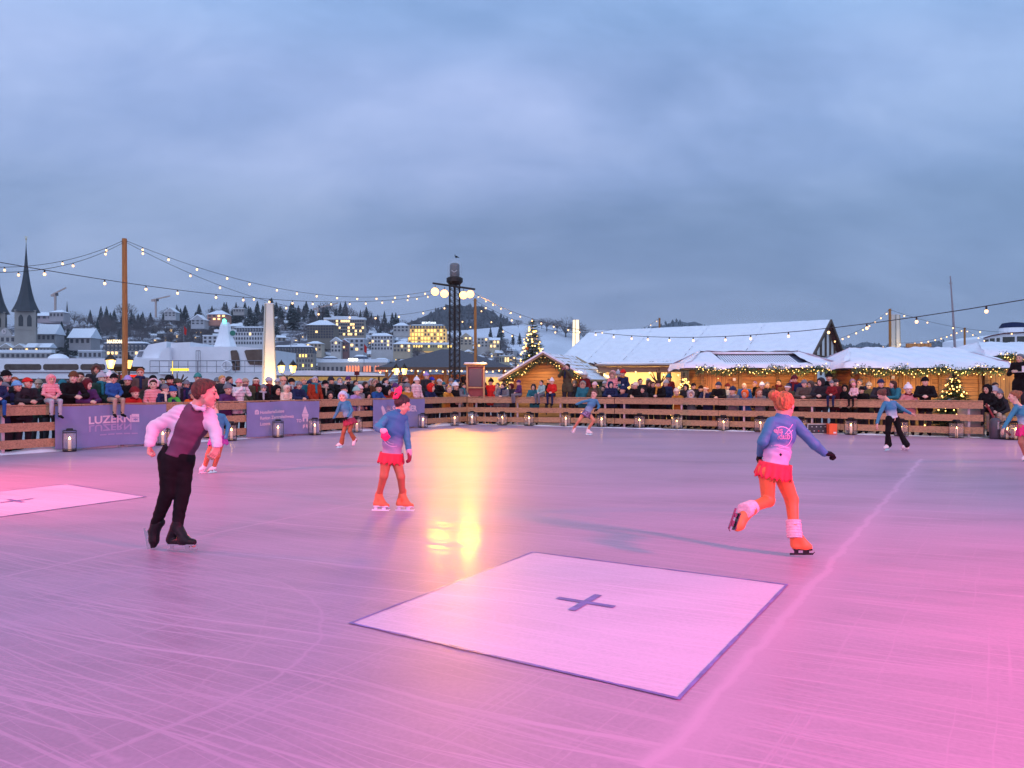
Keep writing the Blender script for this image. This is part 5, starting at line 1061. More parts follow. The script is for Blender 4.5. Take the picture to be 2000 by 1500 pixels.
# ---- candle lanterns
def make_lantern():
    t = thing('candle_lantern', (0, 0, 0), None, 'lantern', 'candle lanterns along the rink edge')
    W, H = .13, .46; q = MB()
    for x in (-1, 1):
        for y in (-1, 1): q.box((x * W, y * W, .02 + H / 2), (.012, .012, H))
    for z in (.022, .055, H - .03, H + .015):
        for s in (-1, 1): q.box((0, s * W, z), (2 * W - .012, .012, .010)); q.box((s * W, 0, z), (.012, 2 * W - .012, .010))
    kid('frame', q, BLACKM, t)
    q = MB(); q.box((0, 0, .012), (2 * W - .016, 2 * W - .016, .008)); kid('base', q, BLACKM, t)
    q = MB(); q.box((0, 0, H + .045), (.15, .15, .045), taper=.8); q.box((0, 0, H + .024), (.2, .2, .008)); kid('cap', q, BLACKM, t)
    m = mat('lantern_glass', (.8, .8, .8), .03, 0, alpha=.06)
    for s in (-1, 1):
        q = MB(); q.box((0, s * (W - .004), .24), (2 * W - .03, .003, H - .10)); kid('glass', q, m, t)
        q = MB(); q.box((s * (W - .004), 0, .24), (.003, 2 * W - .03, H - .10)); kid('glass', q, m, t)
    q = MB(); q.lathe((0, 0, .018), [(.034, 0), (.034, .25), (.030, .262), (.012, .255)], 14)
    wax = mat('candle_wax', (.85, .70, .55), .5, .05, 5, emit=.22, ecol=(1, .55, .25)); kid('candle', q, wax, t, True)
    q = MB(); q.lathe((0, 0, .262), [(.004, 0), (.016, .018), (.012, .045), (.002, .075)], 8)
    kid('flame', q, mat('flame', (1, .7, .3), .5, 0, emit=45, ecol=(1, .52, .13)), t, True)
    return t
lan0 = make_lantern(); LAN = []
def copy_tree(o, parent=None, **kw):
    c = o.copy(); COL.objects.link(c); c.parent = parent
    if parent is not None: c.matrix_parent_inverse = o.matrix_parent_inverse
    for ch in list(o.children): copy_tree(ch, c)
    return c
LANPOS = [(136, 881), (318, 860), (452, 856), (543, 850), (615, 843.5), (697, 837), (764, 832), (826, 828), (888, 824), (922, 822), (981, 822), (1033, 823), (1105, 826), (1175, 828), (1249, 831), (1322, 834), (1413, 836.5), (1485, 838.5), (1565, 841), (1662, 844), (1760, 847), (1868, 851), (1968, 856), (1984, 858)]
LANL = ['nearest the left edge, before the longest banner', 'behind the boy skater', 'right behind the bending girl', 'before the middle banner lettering', 'beside the tower emblem', 'behind the girl in the fluffy hat', 'left behind the girl with the bow',
        'at the right end of the corner banner', 'with the wide glow, left of the corner', 'under the notice box', 'first right of the notice box', 'second right of the notice box', 'left of the lunging skater', 'just right of the lunging skater', 'third right of the lunging skater', 'before the small lit tree',
        'before the left end of the middle hut', 'left beside the head-on orange candle of the kicking girl', 'right of the kicking girl shoulder', 'right of the orange case', 'behind the skater in black trousers', 'before the lit fir tree', 'left of two at the right edge', 'rightmost, by the pink skirt skater']
for i, ((x, y), l) in enumerate(zip(LANPOS, LANL)):
    fa, fb = (FL0, FL1) if x < 905 else ((FL1, FR1) if x < 1195 else (FR1, FR2 + (FR2 - FR1) * .4)); fn = Vector(((fb - fa).y, -(fb - fa).x, 0)).normalized(); fn = fn if fn.y < 0 else -fn
    g = on_line(x, fa + fn * .28, fb + fn * .28); o = lan0 if i == 0 else copy_tree(lan0); o.location = (g.x, g.y, .001); o.rotation_euler = (0, 0, rnd.uniform(.2, .75)); o['label'] = 'black candle lantern ' + l.replace('left beside the head-on orange candle of the kicking girl', 'behind the kicking girl, left of her back')
# ---- notice box in the corner
fy = 29.35; c = P(929, 747, fy)
t = thing('notice_box', (c.x, c.y, 0), 'wooden notice box with small snowy roof and dark screen at the rink corner', 'notice box')
WL = wood('pale_wood', (.55, .30, .13), 'z', 0); q = MB()
for s in (-1, 1): q.box((c.x + s * .33, c.y, 1.15), (.07, .24, 2.3))
q.box((c.x, c.y, 2.27), (.59, .24, .06)); q.box((c.x, c.y, 1.42), (.59, .22, .05)); kid('cabinet', q, WL, t)
q = MB(); q.box((c.x, c.y + .05, 1.22), (.59, .05, .35)); kid('lower_panel', q, mat('red_panel', (.35, .07, .07), .6, .1), t)
q = MB(); q.box((c.x, c.y + .02, 1.84), (.58, .06, .78)); kid('screen_housing', q, mat('red_housing', (.25, .03, .06), .5, .1), t)
q = MB(); q.box((c.x - .01, c.y - .02, 1.82), (.50, .03, .70)); kid('screen', q, mat('dark_screen', (.035, .035, .045), .2, .1), t)
q = MB(); q.box((c.x, c.y, 2.335), (.92, .5, .05)); rf = kid('roof', q, WL, t); q = MB(); q.box((c.x, c.y, 2.385), (.88, .46, .045), taper=.95)
q.build('roof_snow', SNOW, rf)
lamp('notice_box_lamp', 'POINT', (c.x + .3, c.y - .5, 2.45), 12, (1, .55, .2), shadow_soft_size=.05)
# ---- poles
POLEM = wood('pole_wood', (.42, .17, .04), 'z', 0)
def pole(px, top, Y, label, r=.085):
    p = P(px, top, Y); q = MB(); q.tube([(p.x, p.y, -.02), (p.x + .02, p.y, p.z * .5), (p.x + (px == 243) * .0, p.y, p.z)], [r, r * .95, r * .85], 12)
    t = thing('light_pole', (p.x, p.y, 0), label, 'pole', 'wooden poles carrying the string lights'); kid('post', q, POLEM, t, False)
    q = MB(); q.tube([(p.x - .12, p.y, p.z - .1), (p.x + .12, p.y, p.z - .1)], .012, 6); kid('hook', q, BLACKM, t); return p
pA = pole(243, 460, 26, 'tall brown wooden pole behind the left fence, left of the white ship', .095); pB = pole(928, 577, 40, 'slim wooden pole just right of the lattice mast')
pC = pole(1288, 615, 58, 'short visible tip of a wooden pole above the snowy barn roof'); pD = pole(1738, 597, 45, 'wooden pole behind the right snowy hut beside the pale pylon'); pE = pole(1884, 634, 58, 'distant wooden pole between the flag mast and the steamer funnel')
# ---- lattice mast with lamps
m0 = P(888, 747, 38); mx, my = m0.x, m0.y; ztop = 6.75
t = thing('lattice_mast', (mx, my, 0), 'tall black lattice mast carrying a glass dome and four glowing lamps', 'mast')
MASTM = mat('mast_steel', (.035, .028, .026), .5, .3, 5, metal=.5); q = MB(); w_ = .25
cs = [(mx - w_, my - w_), (mx + w_, my - w_), (mx + w_, my + w_), (mx - w_, my + w_)]
for x, y in cs: q.tube([(x, y, 0), (x, y, ztop)], .028, 6)
n = 22
for i in range(n):
    z0 = ztop * i / n; z1 = ztop * (i + 1) / n
    for a in range(4):
        p0, p1 = cs[a], cs[(a + 1) % 4]
        q.tube([(*p0, z0), (*p1, z1)], .012, 5); q.tube([(*p1, z0), (*p0, z1)], .012, 5); q.tube([(*p0, z1), (*p1, z1)], .010, 5)
q.tube([(mx, my, 0), (mx, my, ztop)], .06, 8)
kid('lattice', q, MASTM, t)
q = MB(); q.lathe((mx, my, ztop), [(.28, -.1), (.42, .05), (.42, .24), (.30, .3)], 20); kid('platform', q, MASTM, t)
q = MB(); q.lathe((mx, my, ztop + .3), [(.24, 0), (.25, .12), (.25, .62), (.18, .70)], 16); kid('projector', q, mat('projector_grey', (.09, .08, .08), .4, .2), t)
q = MB(); q.tube([(mx - .13 + .026 * i, my - .26, ztop + .62 - .10 * math.sin(math.pi * i / 10)) for i in range(11)], .013, 5); kid('crescent_plate', q, mat('plate_white', (.75, .72, .7), .5, .05), t)
q = MB(); q.lathe((mx, my, ztop + .28), [(.37, 0), (.38, .5), (.36, .72), (.27, .88), (.12, .96), (.02, .98)], 24)
kid('glass_dome', q, mat('dome_glass', (.7, .75, .8), .05, 0, alpha=.13), t, True)
bird = MB(); bird.ball((mx + .08, my, ztop + 1.34), .055, 8, 6, sq=(1.4, .8, .9)); bird.ball((mx + .02, my, ztop + 1.42), .03); bird.tube([(mx + .14, my, ztop + 1.33), (mx + .24, my, ztop + 1.28)], [.03, .008]); bird.tube([(mx + .08, my, ztop + 1.24), (mx + .08, my, ztop + 1.30)], .006)
tag(bird.build('bird', BLK, smooth=True, origin=(mx + .08, my, ztop + 1.25)), 'small dark bird perched on top of the glass dome', 'bird')
b0, b1 = P(845, 547, 37.6), P(928, 559, 37.6)
q = MB(); q.tube([b0, b1], .05, 8); kid('crossbar', q, MASTM, t)
LAMPC = (1.0, .36, .01)
for px, py, yaw in ((850, 563, -.15), (868, 567, .1), (905, 570, .15), (918, 568, .3)):
    c = P(px, py, 37.4); q = MB()
    dirv = Vector((math.sin(yaw) * .6, -1, -.42)).normalized(); q.tube([c - dirv * .16, c - dirv * .05, c + dirv * .05], [.09, .18, .205], 16); hs = kid('lamp_housing', q, MASTM, t)
    q = MB(); q.tube([c + dirv * .052, c + dirv * .085, c + dirv * .13], [.20, .19, .09], 16); g = q.build('lamp_glass', mat('floodlight_glow', (1, .7, .3), .4, 0, emit=6, ecol=(1.0, .38, .09)), hs)
    q = MB(); q.tube([c + V3(-.15, 0, 0), c + V3(-.15, 0, .14), c + V3(.15, 0, .14), c + V3(.15, 0, 0)], .012, 5); q.tube([c + V3(0, 0, .14), c + V3(0, 0, .32)], .014, 5); kid('lamp_yoke', q, MASTM, t)
for px, aim in ((850, (-3.0, 19, 0)), (868, (-1.6, 15, 0)), (905, (-1.4, 20, 0)), (918, (4.5, 19, 0))):
    c = P(px, 566, 37.2); lamp('mast_lamp', 'SPOT', c, 1000 if px != 918 else 3400, LAMPC, target=aim, spot_size=math.radians(56 if px != 918 else 80), spot_blend=1.0, shadow_soft_size=.42)
# ---- string lights
def string(A, B, sag, spacing, label, r=.05, gap=.09, skip0=.5):
    A = Vector(A); B = Vector(B); L = (B - A).length; t = thing('string_light', A, label, 'string lights', 'warm bulb strings over the rink')
    pt = lambda u: A.lerp(B, u) - Vector((0, 0, sag * 4 * u * (1 - u)))
    q = MB(); q.tube([pt(i / 30) for i in range(31)], .008, 4); kid('wire', q, WIRE, t)
    n = int(L / spacing)
    r *= .68
    sk = MB()
    for i in range(n):
        u = (i + skip0 + rnd.uniform(-.12, .12)) / n; p = pt(u) - Vector((0, 0, gap)); kmesh('bulb', BULBME, t, p, sc=r)
        sk = MB(); sk.tube([p + V3(0, 0, r * .8), pt(u)], .016, 5); kid('socket', sk, WIRE, t)
mastL, mastR = P(846, 565, 38), P(926, 566, 38); T = Vector
string(P(-160, 497, 20), pA - V3(0, 0, .05), .55, 1.35, 'string of bulbs rising from the left edge to the tall left pole, upper one')
string(P(-130, 514, 18), pA - V3(0, 0, .12), .5, 1.9, 'string of bulbs rising from the left edge to the tall left pole, lower one')
string(pA - V3(0, 0, .05), mastL + V3(0, 0, .1), 1.0, 1.05, 'bulb string from the tall left pole to the lattice mast, upper one of the pair', .055)
string(pA - V3(0, 0, .10), P(884, 588, 38), 1.45, 1.4, 'bulb string from the tall left pole to the lattice mast, lower sagging one', .055)
string(P(-90, 490, 14), mastL - V3(0, 0, .1), .62, 1.35, 'long bulb string crossing below the tall left pole from left edge to mast', .045)
string(mastR, P(2130, 556, 11), 1.4, 1.15, 'long bulb string from the lattice mast over the barn roof to the right edge', .042)
string(pB - V3(0, 0, .1), P(1195, 638, 42), .75, 1.3, 'bulb string from the slim pole towards the left end of the barn roof', .06)
string(pB - V3(0, 0, .15), P(1060, 650, 37), .75, .8, 'short bulb string from the slim pole down to the tall Christmas tree', .05)
string(pB - V3(0, 0, .2), P(897, 585, 38.2), 1.45, .7, 'small loop of bulbs between the lattice mast and the slim pole', .05)
string(pC, P(1180, 643, 50), .5, 1.1, 'bulb string from the pole tip down behind the snowy barn roof', .05)
string(pD - V3(0, 0, .05), P(1622, 660, 38), .25, 1.0, 'bulb string from the pole by the pylon down to the barn gable', .06)
string(pD - V3(0, 0, .05), P(2060, 640, 42), .55, 1.3, 'bulb string from the pole by the pylon to the right edge past the flag mast', .06)
string(pE - V3(0, 0, .05), P(1750, 664, 45), .3, 1.6, 'bulb string from the distant right pole down towards the pylon', .065)
string(pE - V3(0, 0, .05), P(1990, 668, 50), .4, .9, 'bulb string from the distant right pole down across the steamer', .06)
string(P(1625, 671, 40), P(1735, 668, 43), .1, .85, 'low row of bulbs behind the gap between barn and right hut', .06)
string(P(1100, 644, 60), P(1400, 650, 60), .1, 2.5, 'distant bulb row behind the barn', .06) if False else None
# ---- double street lamps
def street_lamp(px, py, Y, dx, label, lit=1.0):
    c = P(px, 747, Y); z = P(px, py, Y).z; k = Y / F; t = thing('street_lamp', (c.x, c.y, 0), label, 'street lamp', 'double lantern street lamps')
    q = MB(); q.tube([(c.x, c.y, 0), (c.x, c.y, 1.0), (c.x, c.y, z - .32)], [.06, .045, .035], 8); kid('post', q, BLACKM, t)
    for s in (-1, 1):
        x = c.x + s * dx * k
        q = MB(); q.tube([(c.x, c.y, z - .4), (c.x + s * dx * k * .5, c.y, z - .30), (x, c.y, z - .26), (x, c.y, z - .20)], .016, 6); kid('arm', q, BLACKM, t)
        q = MB(); q.lathe((x, c.y, z - .2), [(.08, 0), (.09, .02), (.155, .30)], 6, ang0=.5); g = kid('lantern', q, WARMGLASS, t)
        q = MB(); q.lathe((x, c.y, z - .2), [(.185, .30), (.19, .33), (.07, .48), (.03, .52), (.01, .58)], 6, ang0=.5); q.build('lantern_roof', BLACKM, g)
        q = MB(); q.ball((x, c.y, z - .05), .06); b_ = q.build('bulb', mat('lamp_core', (1, .8, .4), .4, 0, emit=28, ecol=(1, .62, .18)), g)
    lamp('street_lamp_light', 'POINT', (c.x, c.y - .35, z), 60 * lit, (1, .58, .2), shadow_soft_size=.15)
street_lamp(233, 703, 27, 17, 'double street lamp at the foot of the tall left pole', 1); street_lamp(561, 713, 33, 11.5, 'double street lamp just right of the glowing left pylon', 1); street_lamp(782, 718, 38, 8, 'double street lamp under the left corner of the dark pavilion roof', 1)
t = thing('direction_sign', P(252, 747, 27.5) * 1, None, 'sign'); t.location.z = 0; c = t.location
q = MB(); q.tube([(c.x, c.y, 0), (c.x, c.y, 2.25)], .03, 6); kid('post', q, BLACKM, t)
for i, (dz, s, m) in enumerate(((2.02, 1, 'black'), (2.02, -1, 'black'), (1.72, 1, 'red'), (1.72, -1, 'dark red'))):
    q = MB(); q.prism([Vector((c.x + s * x, c.y - .02, dz + z)) for x, z in ((0.03, 0), (.5, 0), (.6, .09), (.5, .18), (.03, .18))], (0, 0, 0), (0, .03, 0)); kid('arrow_board', q, cm(m), t)
t['label'] = 'signpost with dark and red arrow boards behind the tall left pole'
# ---- glowing pylons
def pylon(px0, px1, py_top, Y, wb, wt, label, emit=0, ridge=True):
    c = P((px0 + px1) / 2, 747, Y); z = P(0, py_top, Y).z; t = thing('light_pylon', (c.x, c.y, 0), label, 'pylon', 'pale tapering light pylons')
    q = MB(); o = len(q.v); rz = .5
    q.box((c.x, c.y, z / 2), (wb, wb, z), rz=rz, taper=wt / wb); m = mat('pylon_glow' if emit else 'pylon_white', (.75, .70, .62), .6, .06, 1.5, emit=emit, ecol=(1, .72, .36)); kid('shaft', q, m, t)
    q = MB()
    for s in (-1, 1):
        a = Vector((c.x, c.y, 0)) + Matrix.Rotation(rz, 3, 'Z') @ Vector((s * wb / 2, -wb / 2, 0)); b = Vector((c.x, c.y, z)) + Matrix.Rotation(rz, 3, 'Z') @ Vector((s * wt / 2, -wt / 2, 0)); q.bar(a, b, .05)
    kid('edge_strip', q, mat('pylon_edge', (.30, .27, .22), .5, .1), t)
    q = MB(); q.box((c.x, c.y, z + .02), (wt + .05, wt + .05, .05), rz=rz); kid('cap', q, SNOW, t); return c, z
c, z = pylon(513, 537, 588, 43, .78, .42, 'tall pale pylon lit warm from below, in front of the white ship')
lamp('pylon_uplight', 'SPOT', (c.x + .2, c.y - 2.2, .6), 900, (1, .62, .22), target=(c.x, c.y, 3.0), spot_size=math.radians(75), spot_blend=.9, shadow_soft_size=.1)
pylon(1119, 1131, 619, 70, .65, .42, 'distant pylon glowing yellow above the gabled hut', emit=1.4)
c, z = pylon(1741, 1755, 609, 52, .55, .42, 'pale pylon behind the right snowy hut')
lamp('pylon_uplight', 'SPOT', (c.x, c.y - 1.5, 2.6), 260, (1, .7, .35), target=(c.x, c.y, 4.5), spot_size=math.radians(70), spot_blend=.9, shadow_soft_size=.1)
# ---- fir trees
NEEDLE = mat('fir_needles', (.055, .105, .050), .7, .5, 4); NEEDLE2 = mat('fir_needles_frost', (.10, .14, .12), .8, .4, 4); BARK = mat('bark', (.07, .045, .03), .9, .3, 6, bump=.4)
def fir_mesh(H, R, tiers, seed, snow=.2, nb=11, spr=.055, step=.05):
    r = random.Random(seed); q = MB()
    for i in range(tiers):
        f = i / (tiers - 1); z = H * (.10 + .86 * f); RR = R * (1 - f) ** .85 * r.uniform(.82, 1.12) + .05; m = max(4, int(nb * (1 - f * .55)))
        for b in range(m):
            a = 2 * math.pi * (b + r.uniform(-.3, .3)) / m + i * 1.1; L = RR * r.uniform(.72, 1.12); dz = r.uniform(-.12, .20)
            p = Vector((0, 0, z + r.uniform(-.03, .03))); d = Vector((math.cos(a), math.sin(a), dz)).normalized(); s = 0; si = Vector((-math.sin(a), math.cos(a), 0))
            mi = 1 if r.random() < snow else 0
            while s < L:
                d2 = (d + V3(0, 0, -.25 * s / L)).normalized(); p2 = p + d2 * step
                wd = spr * (1.15 - .75 * s / L) * (1 + R)
                for sd in (-1, 1):
                    for k in range(2):
                        e = p + (d2 * .75 + si * sd * r.uniform(.5, 1.1) + V3(0, 0, r.uniform(-.35, .35))).normalized() * wd * r.uniform(.8, 1.6)
                        n_ = (d2.cross(e - p)).normalized() * .004 + d2 * spr * .20
                        q.add([p - n_ * .8, e, p + n_ * .8 + V3(0, 0, .006)], [(0, 1, 2)], mi)
                e = p2 + d2 * spr * .5; q.add([p + si * .006, e, p - si * .006], [(0, 1, 2)], mi)
                p = p2; s += step
    for k in range(14):
        a = k * 2.4; e = V3(.03 * math.cos(a), .03 * math.sin(a), H * .95 + .006 * k); q.add([(0, 0, H * .93), e, (0, 0.01, H * 1.0)], [(0, 1, 2)], 0)
    return q
def fir(px, top, Y, R, tiers, nlights, label, seed, snow, balls=0, z0=0, spr=.055, nb=11, step=.05, lr=.02):
    c = P(px, 747, Y); H = P(px, top, Y).z; t = thing('christmas_tree', (c.x, c.y, z0), label, 'fir tree'); r = random.Random(seed)
    link('crown', fir_mesh(H - z0, R, tiers, seed, snow, nb, spr, step).mesh('crown', [NEEDLE, mat('snowy_twigs', (.55, .57, .62), .7, .2)]), t)
    q = MB(); q.tube([(0, 0, 0), (0, 0, (H - z0) * .95)], [.05 + .012 * H, .01], 8); q.build('trunk', BARK, t)
    for i in range(nlights):
        f = r.random() ** .8 * .93; a = r.uniform(0, 2 * math.pi); rr = R * (1 - f) ** .85 * r.uniform(.6, 1.02) + .03; a = a if r.random() < .4 else -abs(a) % math.pi + math.pi
        kmesh('fairy_light', FAIRYME, t, t.location + V3(rr * math.cos(a), rr * math.sin(a), (H - z0) * (.09 + .88 * f)), sc=lr * r.uniform(.7, 1.4))
    for i in range(balls):
        f = r.random() * .85; a = -math.pi * r.uniform(.1, .9); rr = R * (1 - f) ** .85 * .95
        q = MB(); q.ball((rr * math.cos(a), rr * math.sin(a), (H - z0) * (.1 + .85 * f)), .09, 10, 8); q.build('ornament', mat('copper_ornament', (.45, .14, .04), .25, .1, metal=.8), t, True)
    lamp('tree_lights_glow', 'POINT', (c.x, c.y - R * .8, H * .45), 5 + nlights * .18, (1, .62, .2), shadow_soft_size=.3)
    return t
fir(1040, 615, 35, 1.25, 34, 100, 'tall Christmas tree with fairy lights and copper balls behind the gabled hut', 3, .25, 7, spr=.13, nb=17, step=.07, lr=.034)
fir(1862, 722, 22.9, .92, 24, 75, 'small lit fir tree standing right behind the rink fence on the right', 5, .06, 0, spr=.085, nb=17, step=.04, lr=.019)
fir(1336, 722, 27.9, .62, 16, 60, 'little snow dusted fir with fairy lights among the spectators', 8, .35, 0, spr=.06, nb=10, lr=.022)
fir(1007, 690, 34, .75, 14, 8, 'snow laden young fir left behind the gabled hut roof', 12, .75, 0, spr=.09, nb=11, step=.07)
def spiky(px, top, bot, Y, label):
    a = P(px, bot, Y); H = (bot - top) * Y / F; t = thing('bare_sapling', (a.x, a.y, 0), label, 'bare tree'); q = MB(); q.tube([(a.x, a.y, 0), (a.x, a.y, a.z)], .04, 7); kid('trunk', q, BARK, t)
    for i in range(7):
        s = (i - 3) / 3; q = MB(); q.tube([(a.x, a.y, a.z - .02), (a.x + s * .22, a.y + .1 * math.sin(i * 2), a.z + H * .35), (a.x + s * .36, a.y + .15 * math.sin(i * 2), a.z + H * (1 - .35 * abs(s)))], [.03, .025, .012], 6); kid('branch', q, BARK, t)
spiky(1287, 713, 745, 30.5, 'pruned bare sapling with upright spikes before the lit cream wall'); spiky(347, 722, 745, 24, 'pruned bare twigs sticking up among spectators before the white ship')
# ---- garlands of fir with fairy lights
def garland(a, b, label, n=60, drop=.16, th=.13, wig=.05, light=0):
    a = Vector(a); b = Vector(b); d = (b - a); L = d.length; d.normalize(); n2 = Vector((-d.y, d.x, 0)).normalized(); t = thing('garland', a, label, 'garland', 'lit fir garlands on the market huts'); q = MB(); r = random.Random(int(L * 100))
    for i in range(int(L * 420)):
        s = r.random() * L; p = a + d * s + n2 * r.gauss(0, th * .45) + V3(0, 0, r.gauss(-drop * .4, drop * .45) + wig * math.sin(s * 5)); v = Vector((r.uniform(-1, 1), r.uniform(-1, 1), r.uniform(-1, .6))).normalized() * r.uniform(.05, .11); s2 = v.cross(Vector((r.random(), r.random(), r.random()))).normalized() * .016
        q.add([p - s2, p + v, p + s2], [(0, 1, 2)])
    kid('fir_twigs', q, NEEDLE, t)
    for i in range(n):
        s = L * (i + r.random()) / n; p = a + d * s + n2 * -r.uniform(.0, th * .8) * (1 if n2.y > 0 else -1) + V3(0, 0, r.gauss(-drop * .4, drop * .5) + wig * math.sin(s * 5)); kmesh('fairy_light', FAIRYME, t, p, sc=r.uniform(.009, .018))
    if light: lamp('garland_glow', 'AREA', (a + b) / 2 + V3(0, -.35, -.15), light, (1, .60, .2), target=(a + b) / 2 + V3(0, .5, -1.6), shape='RECTANGLE', size=L, size_y=.15)
    return t
# ---- market huts
HUTW = wood('hut_planks', (.50, .235, .065), 'x', .13); HUTV = wood('hut_door_planks', (.56, .27, .08), 'z', .16); BEAM = wood('hut_beam', (.30, .15, .05), 'x', 0)
SLATE = mat('corrugated_roof', (.05, .065, .11), .5, .2, 6)
def local(t): return Matrix.Translation(t.location) @ Matrix.Rotation(t.rotation_euler[2], 4, 'Z')
def add_local(t, name, mb, m, smooth=False): return mb.build(name, m, t, smooth)
def snow_slab(q, x0, x1, y0, y1, z0, z1, th, nx=40, ny=12, seed=0, lump=.03, drip=.05, mi=0):
    """lumpy snow lying on a slope from (y0,z0) eave to (y1,z1) ridge"""
    r = random.Random(seed); o = len(q.v); ph = [r.uniform(0, 6) for _ in range(4)]
    for i in range(nx + 1):
        for j in range(ny + 1):
            u, v = i / nx, j / ny; ed = min(1, min(u, 1 - u) * 12, v * 5 + .0)
            h = th * (ed ** .5) + lump * (math.sin(u * 23 + ph[0] + v * 5) * math.sin(v * 9 + ph[1]) + .5 * math.sin(u * 57 + ph[2])) * ed * .5 + r.uniform(-1, 1) * lump * .12
            y = y0 + (y1 - y0) * v - (drip * (.5 + .5 * math.sin(u * 31 + ph[3])) if j == 0 else 0)
            q.v.append((x0 + (x1 - x0) * u, y, z0 + (z1 - z0) * v + max(.004, h) - (.05 if j == 0 else 0)))
    for i in range(nx):
        for j in range(ny):
            k0 = o + i * (ny + 1) + j; q.f.append((k0, k0 + ny + 1, k0 + ny + 2, k0 + 1)); q.mi.append(mi)
def hut(px0, px1, Yf, rz, wall_z, ridge_z, depth, label, roofx=.45, ribs=False, doors=(), seed=1):
    a = P(px0, 747, Yf); W = (px1 - px0) / F * Yf / math.cos(rz); t = thing('market_hut', (a.x, a.y, 0), label, 'market hut', 'snow covered wooden market huts', rz)
    q = MB(); q.box((W / 2, .04, wall_z / 2), (W, .08, wall_z)); add_local(t, 'front_wall', q, HUTW)
    for s, nm in ((0, 'side_wall'), (W, 'side_wall')):
        q = MB(); q.box((s + (.04 if s == 0 else -.04), depth / 2 + .04, wall_z / 2), (.08, depth - .084, wall_z)); add_local(t, nm, q, HUTW)
    q = MB(); q.box((W / 2, depth, wall_z / 2), (W, .08, wall_z)); add_local(t, 'back_wall', q, HUTW)
    for x in (0, W / 3, 2 * W / 3, W): q = MB(); q.box((x, -.025, wall_z / 2), (.10, .04, wall_z)); add_local(t, 'corner_post', q, BEAM)
    for x0, x1 in doors: q = MB(); q.box(((x0 + x1) / 2 * W, -.012, wall_z * .46), ((x1 - x0) * W, .03, wall_z * .92)); add_local(t, 'door', q, HUTV)
    q = MB(); q.box((W / 2, -.012, .95), (W * .9, .05, .06)); add_local(t, 'counter_ledge', q, BEAM)
    q = MB(); ym = depth / 2; hip = .75; ex, ey = roofx + .02, .45
    E = [V3(-ex, -ey, wall_z), V3(W + ex, -ey, wall_z), V3(W + ex, depth + ey, wall_z), V3(-ex, depth + ey, wall_z)]; R0, R1 = V3(-ex + hip, ym, ridge_z), V3(W + ex - hip, ym, ridge_z)
    dn = V3(0, 0, -.06); q.add(E + [R0, R1] + [p + dn for p in E], [(0, 1, 5, 4), (1, 2, 5), (2, 3, 4, 5), (3, 0, 4), (0, 6, 7, 1), (1, 7, 8, 2), (2, 8, 9, 3), (3, 9, 6, 0), (6, 9, 8, 7)])
    rf = add_local(t, 'roof', q, SLATE)
    def patch(q, a, b, c, d, th, nx, ny, sd, lump, drip, edge0=True):
        """lumpy snow over the quad a b (eave) c d (ridge)"""
        r = random.Random(sd); o = len(q.v); ph = [r.uniform(0, 6) for _ in range(5)]; out = ((a + b) / 2 - (c + d) / 2); out.z = 0; out.normalize()
        for i in range(nx + 1):
            for j in range(ny + 1):
                u, v = i / nx, j / ny; p = a.lerp(b, u).lerp(d.lerp(c, u), v); L = (b - a).length; x = u * L
                ed = min(1, v * 4.5) if edge0 else 1
                h = th * (.35 + .65 * ed ** .5) + lump * (math.sin(x * 4.1 + ph[0] + v * 5) * math.sin(v * 7 + x * 1.3 + ph[1]) + .6 * math.sin(x * 11 + ph[2]) * math.sin(v * 13 + ph[4])) * .5 + r.uniform(-1, 1) * lump * .10
                if j == 0: p = p + out * (.10 + drip * (.5 + .5 * math.sin(x * 5.3 + ph[3])) ** 2); h = -.03 - drip * .7 * max(0, math.sin(x * 3.1 + ph[1]))
                if j == 1: p = p + out * (.11 + drip * .8 * (.5 + .5 * math.sin(x * 5.3 + ph[3])))
                p = p + (b - a).normalized() * ((u - .5) * .36 * (1 - v) if abs(u - .5) > .47 else 0)
                q.v.append(tuple(p + V3(0, 0, h)))
        for i in range(nx):
            for j in range(ny):
                k0 = o + i * (ny + 1) + j; q.f.append((k0, k0 + ny + 1, k0 + ny + 2, k0 + 1)); q.mi.append(0)
    q = MB()
    if ribs:
        k = 30
        for i in range(k):
            x = hip + (W - 2 * hip + .2) * (i + .5) / k; zr = lambda y: wall_z + (y + .45) / (ym + .45) * (ridge_z - wall_z); q.prism([V3(x - .02, -.25, zr(-.25) + .004), V3(x - .02, ym * .93, zr(ym * .93) + .004), V3(x + .035, ym * .93, zr(ym * .93) + .004), V3(x + .035, -.25, zr(-.25) + .004)], (0, 0, 0), (0, 0, .014))
        add_local(t, 'roof_ribs', q, SNOW); q = MB()
        lo = .16; A2, B2 = E[0].lerp(R0, lo), E[1].lerp(R1, lo); patch(q, E[0], E[1], B2, A2, .09, 80, 5, seed, .04, .10)
        xm = .22; patch(q, E[0].lerp(E[1], 0), E[0].lerp(E[1], xm), R0.lerp(R1, .10), R0, .12, 16, 10, seed + 5, .04, .06); patch(q, E[0].lerp(E[1], .86), E[1], R1, R0.lerp(R1, .93), .12, 12, 10, seed + 6, .04, .06)
        q.box((W / 2, ym, ridge_z + .07), (W * .86, .22, .08))
    else: patch(q, E[0], E[1], R1, R0, .17, 90, 16, seed, .045, .10)
    patch(q, E[3], E[0], R0, R0, .16, 26, 12, seed + 1, .045, .09); patch(q, E[1], E[2], R1, R1, .16, 26, 12, seed + 2, .045, .09); patch(q, E[2], E[3], R0, R1, .16, 50, 8, seed + 3, .045, .09)
    add_local(t, 'roof_snow', q, SNOW, True)
    return t, W
def hut_pt(t, x, y, z): return local(t) @ Vector((x, y, z))
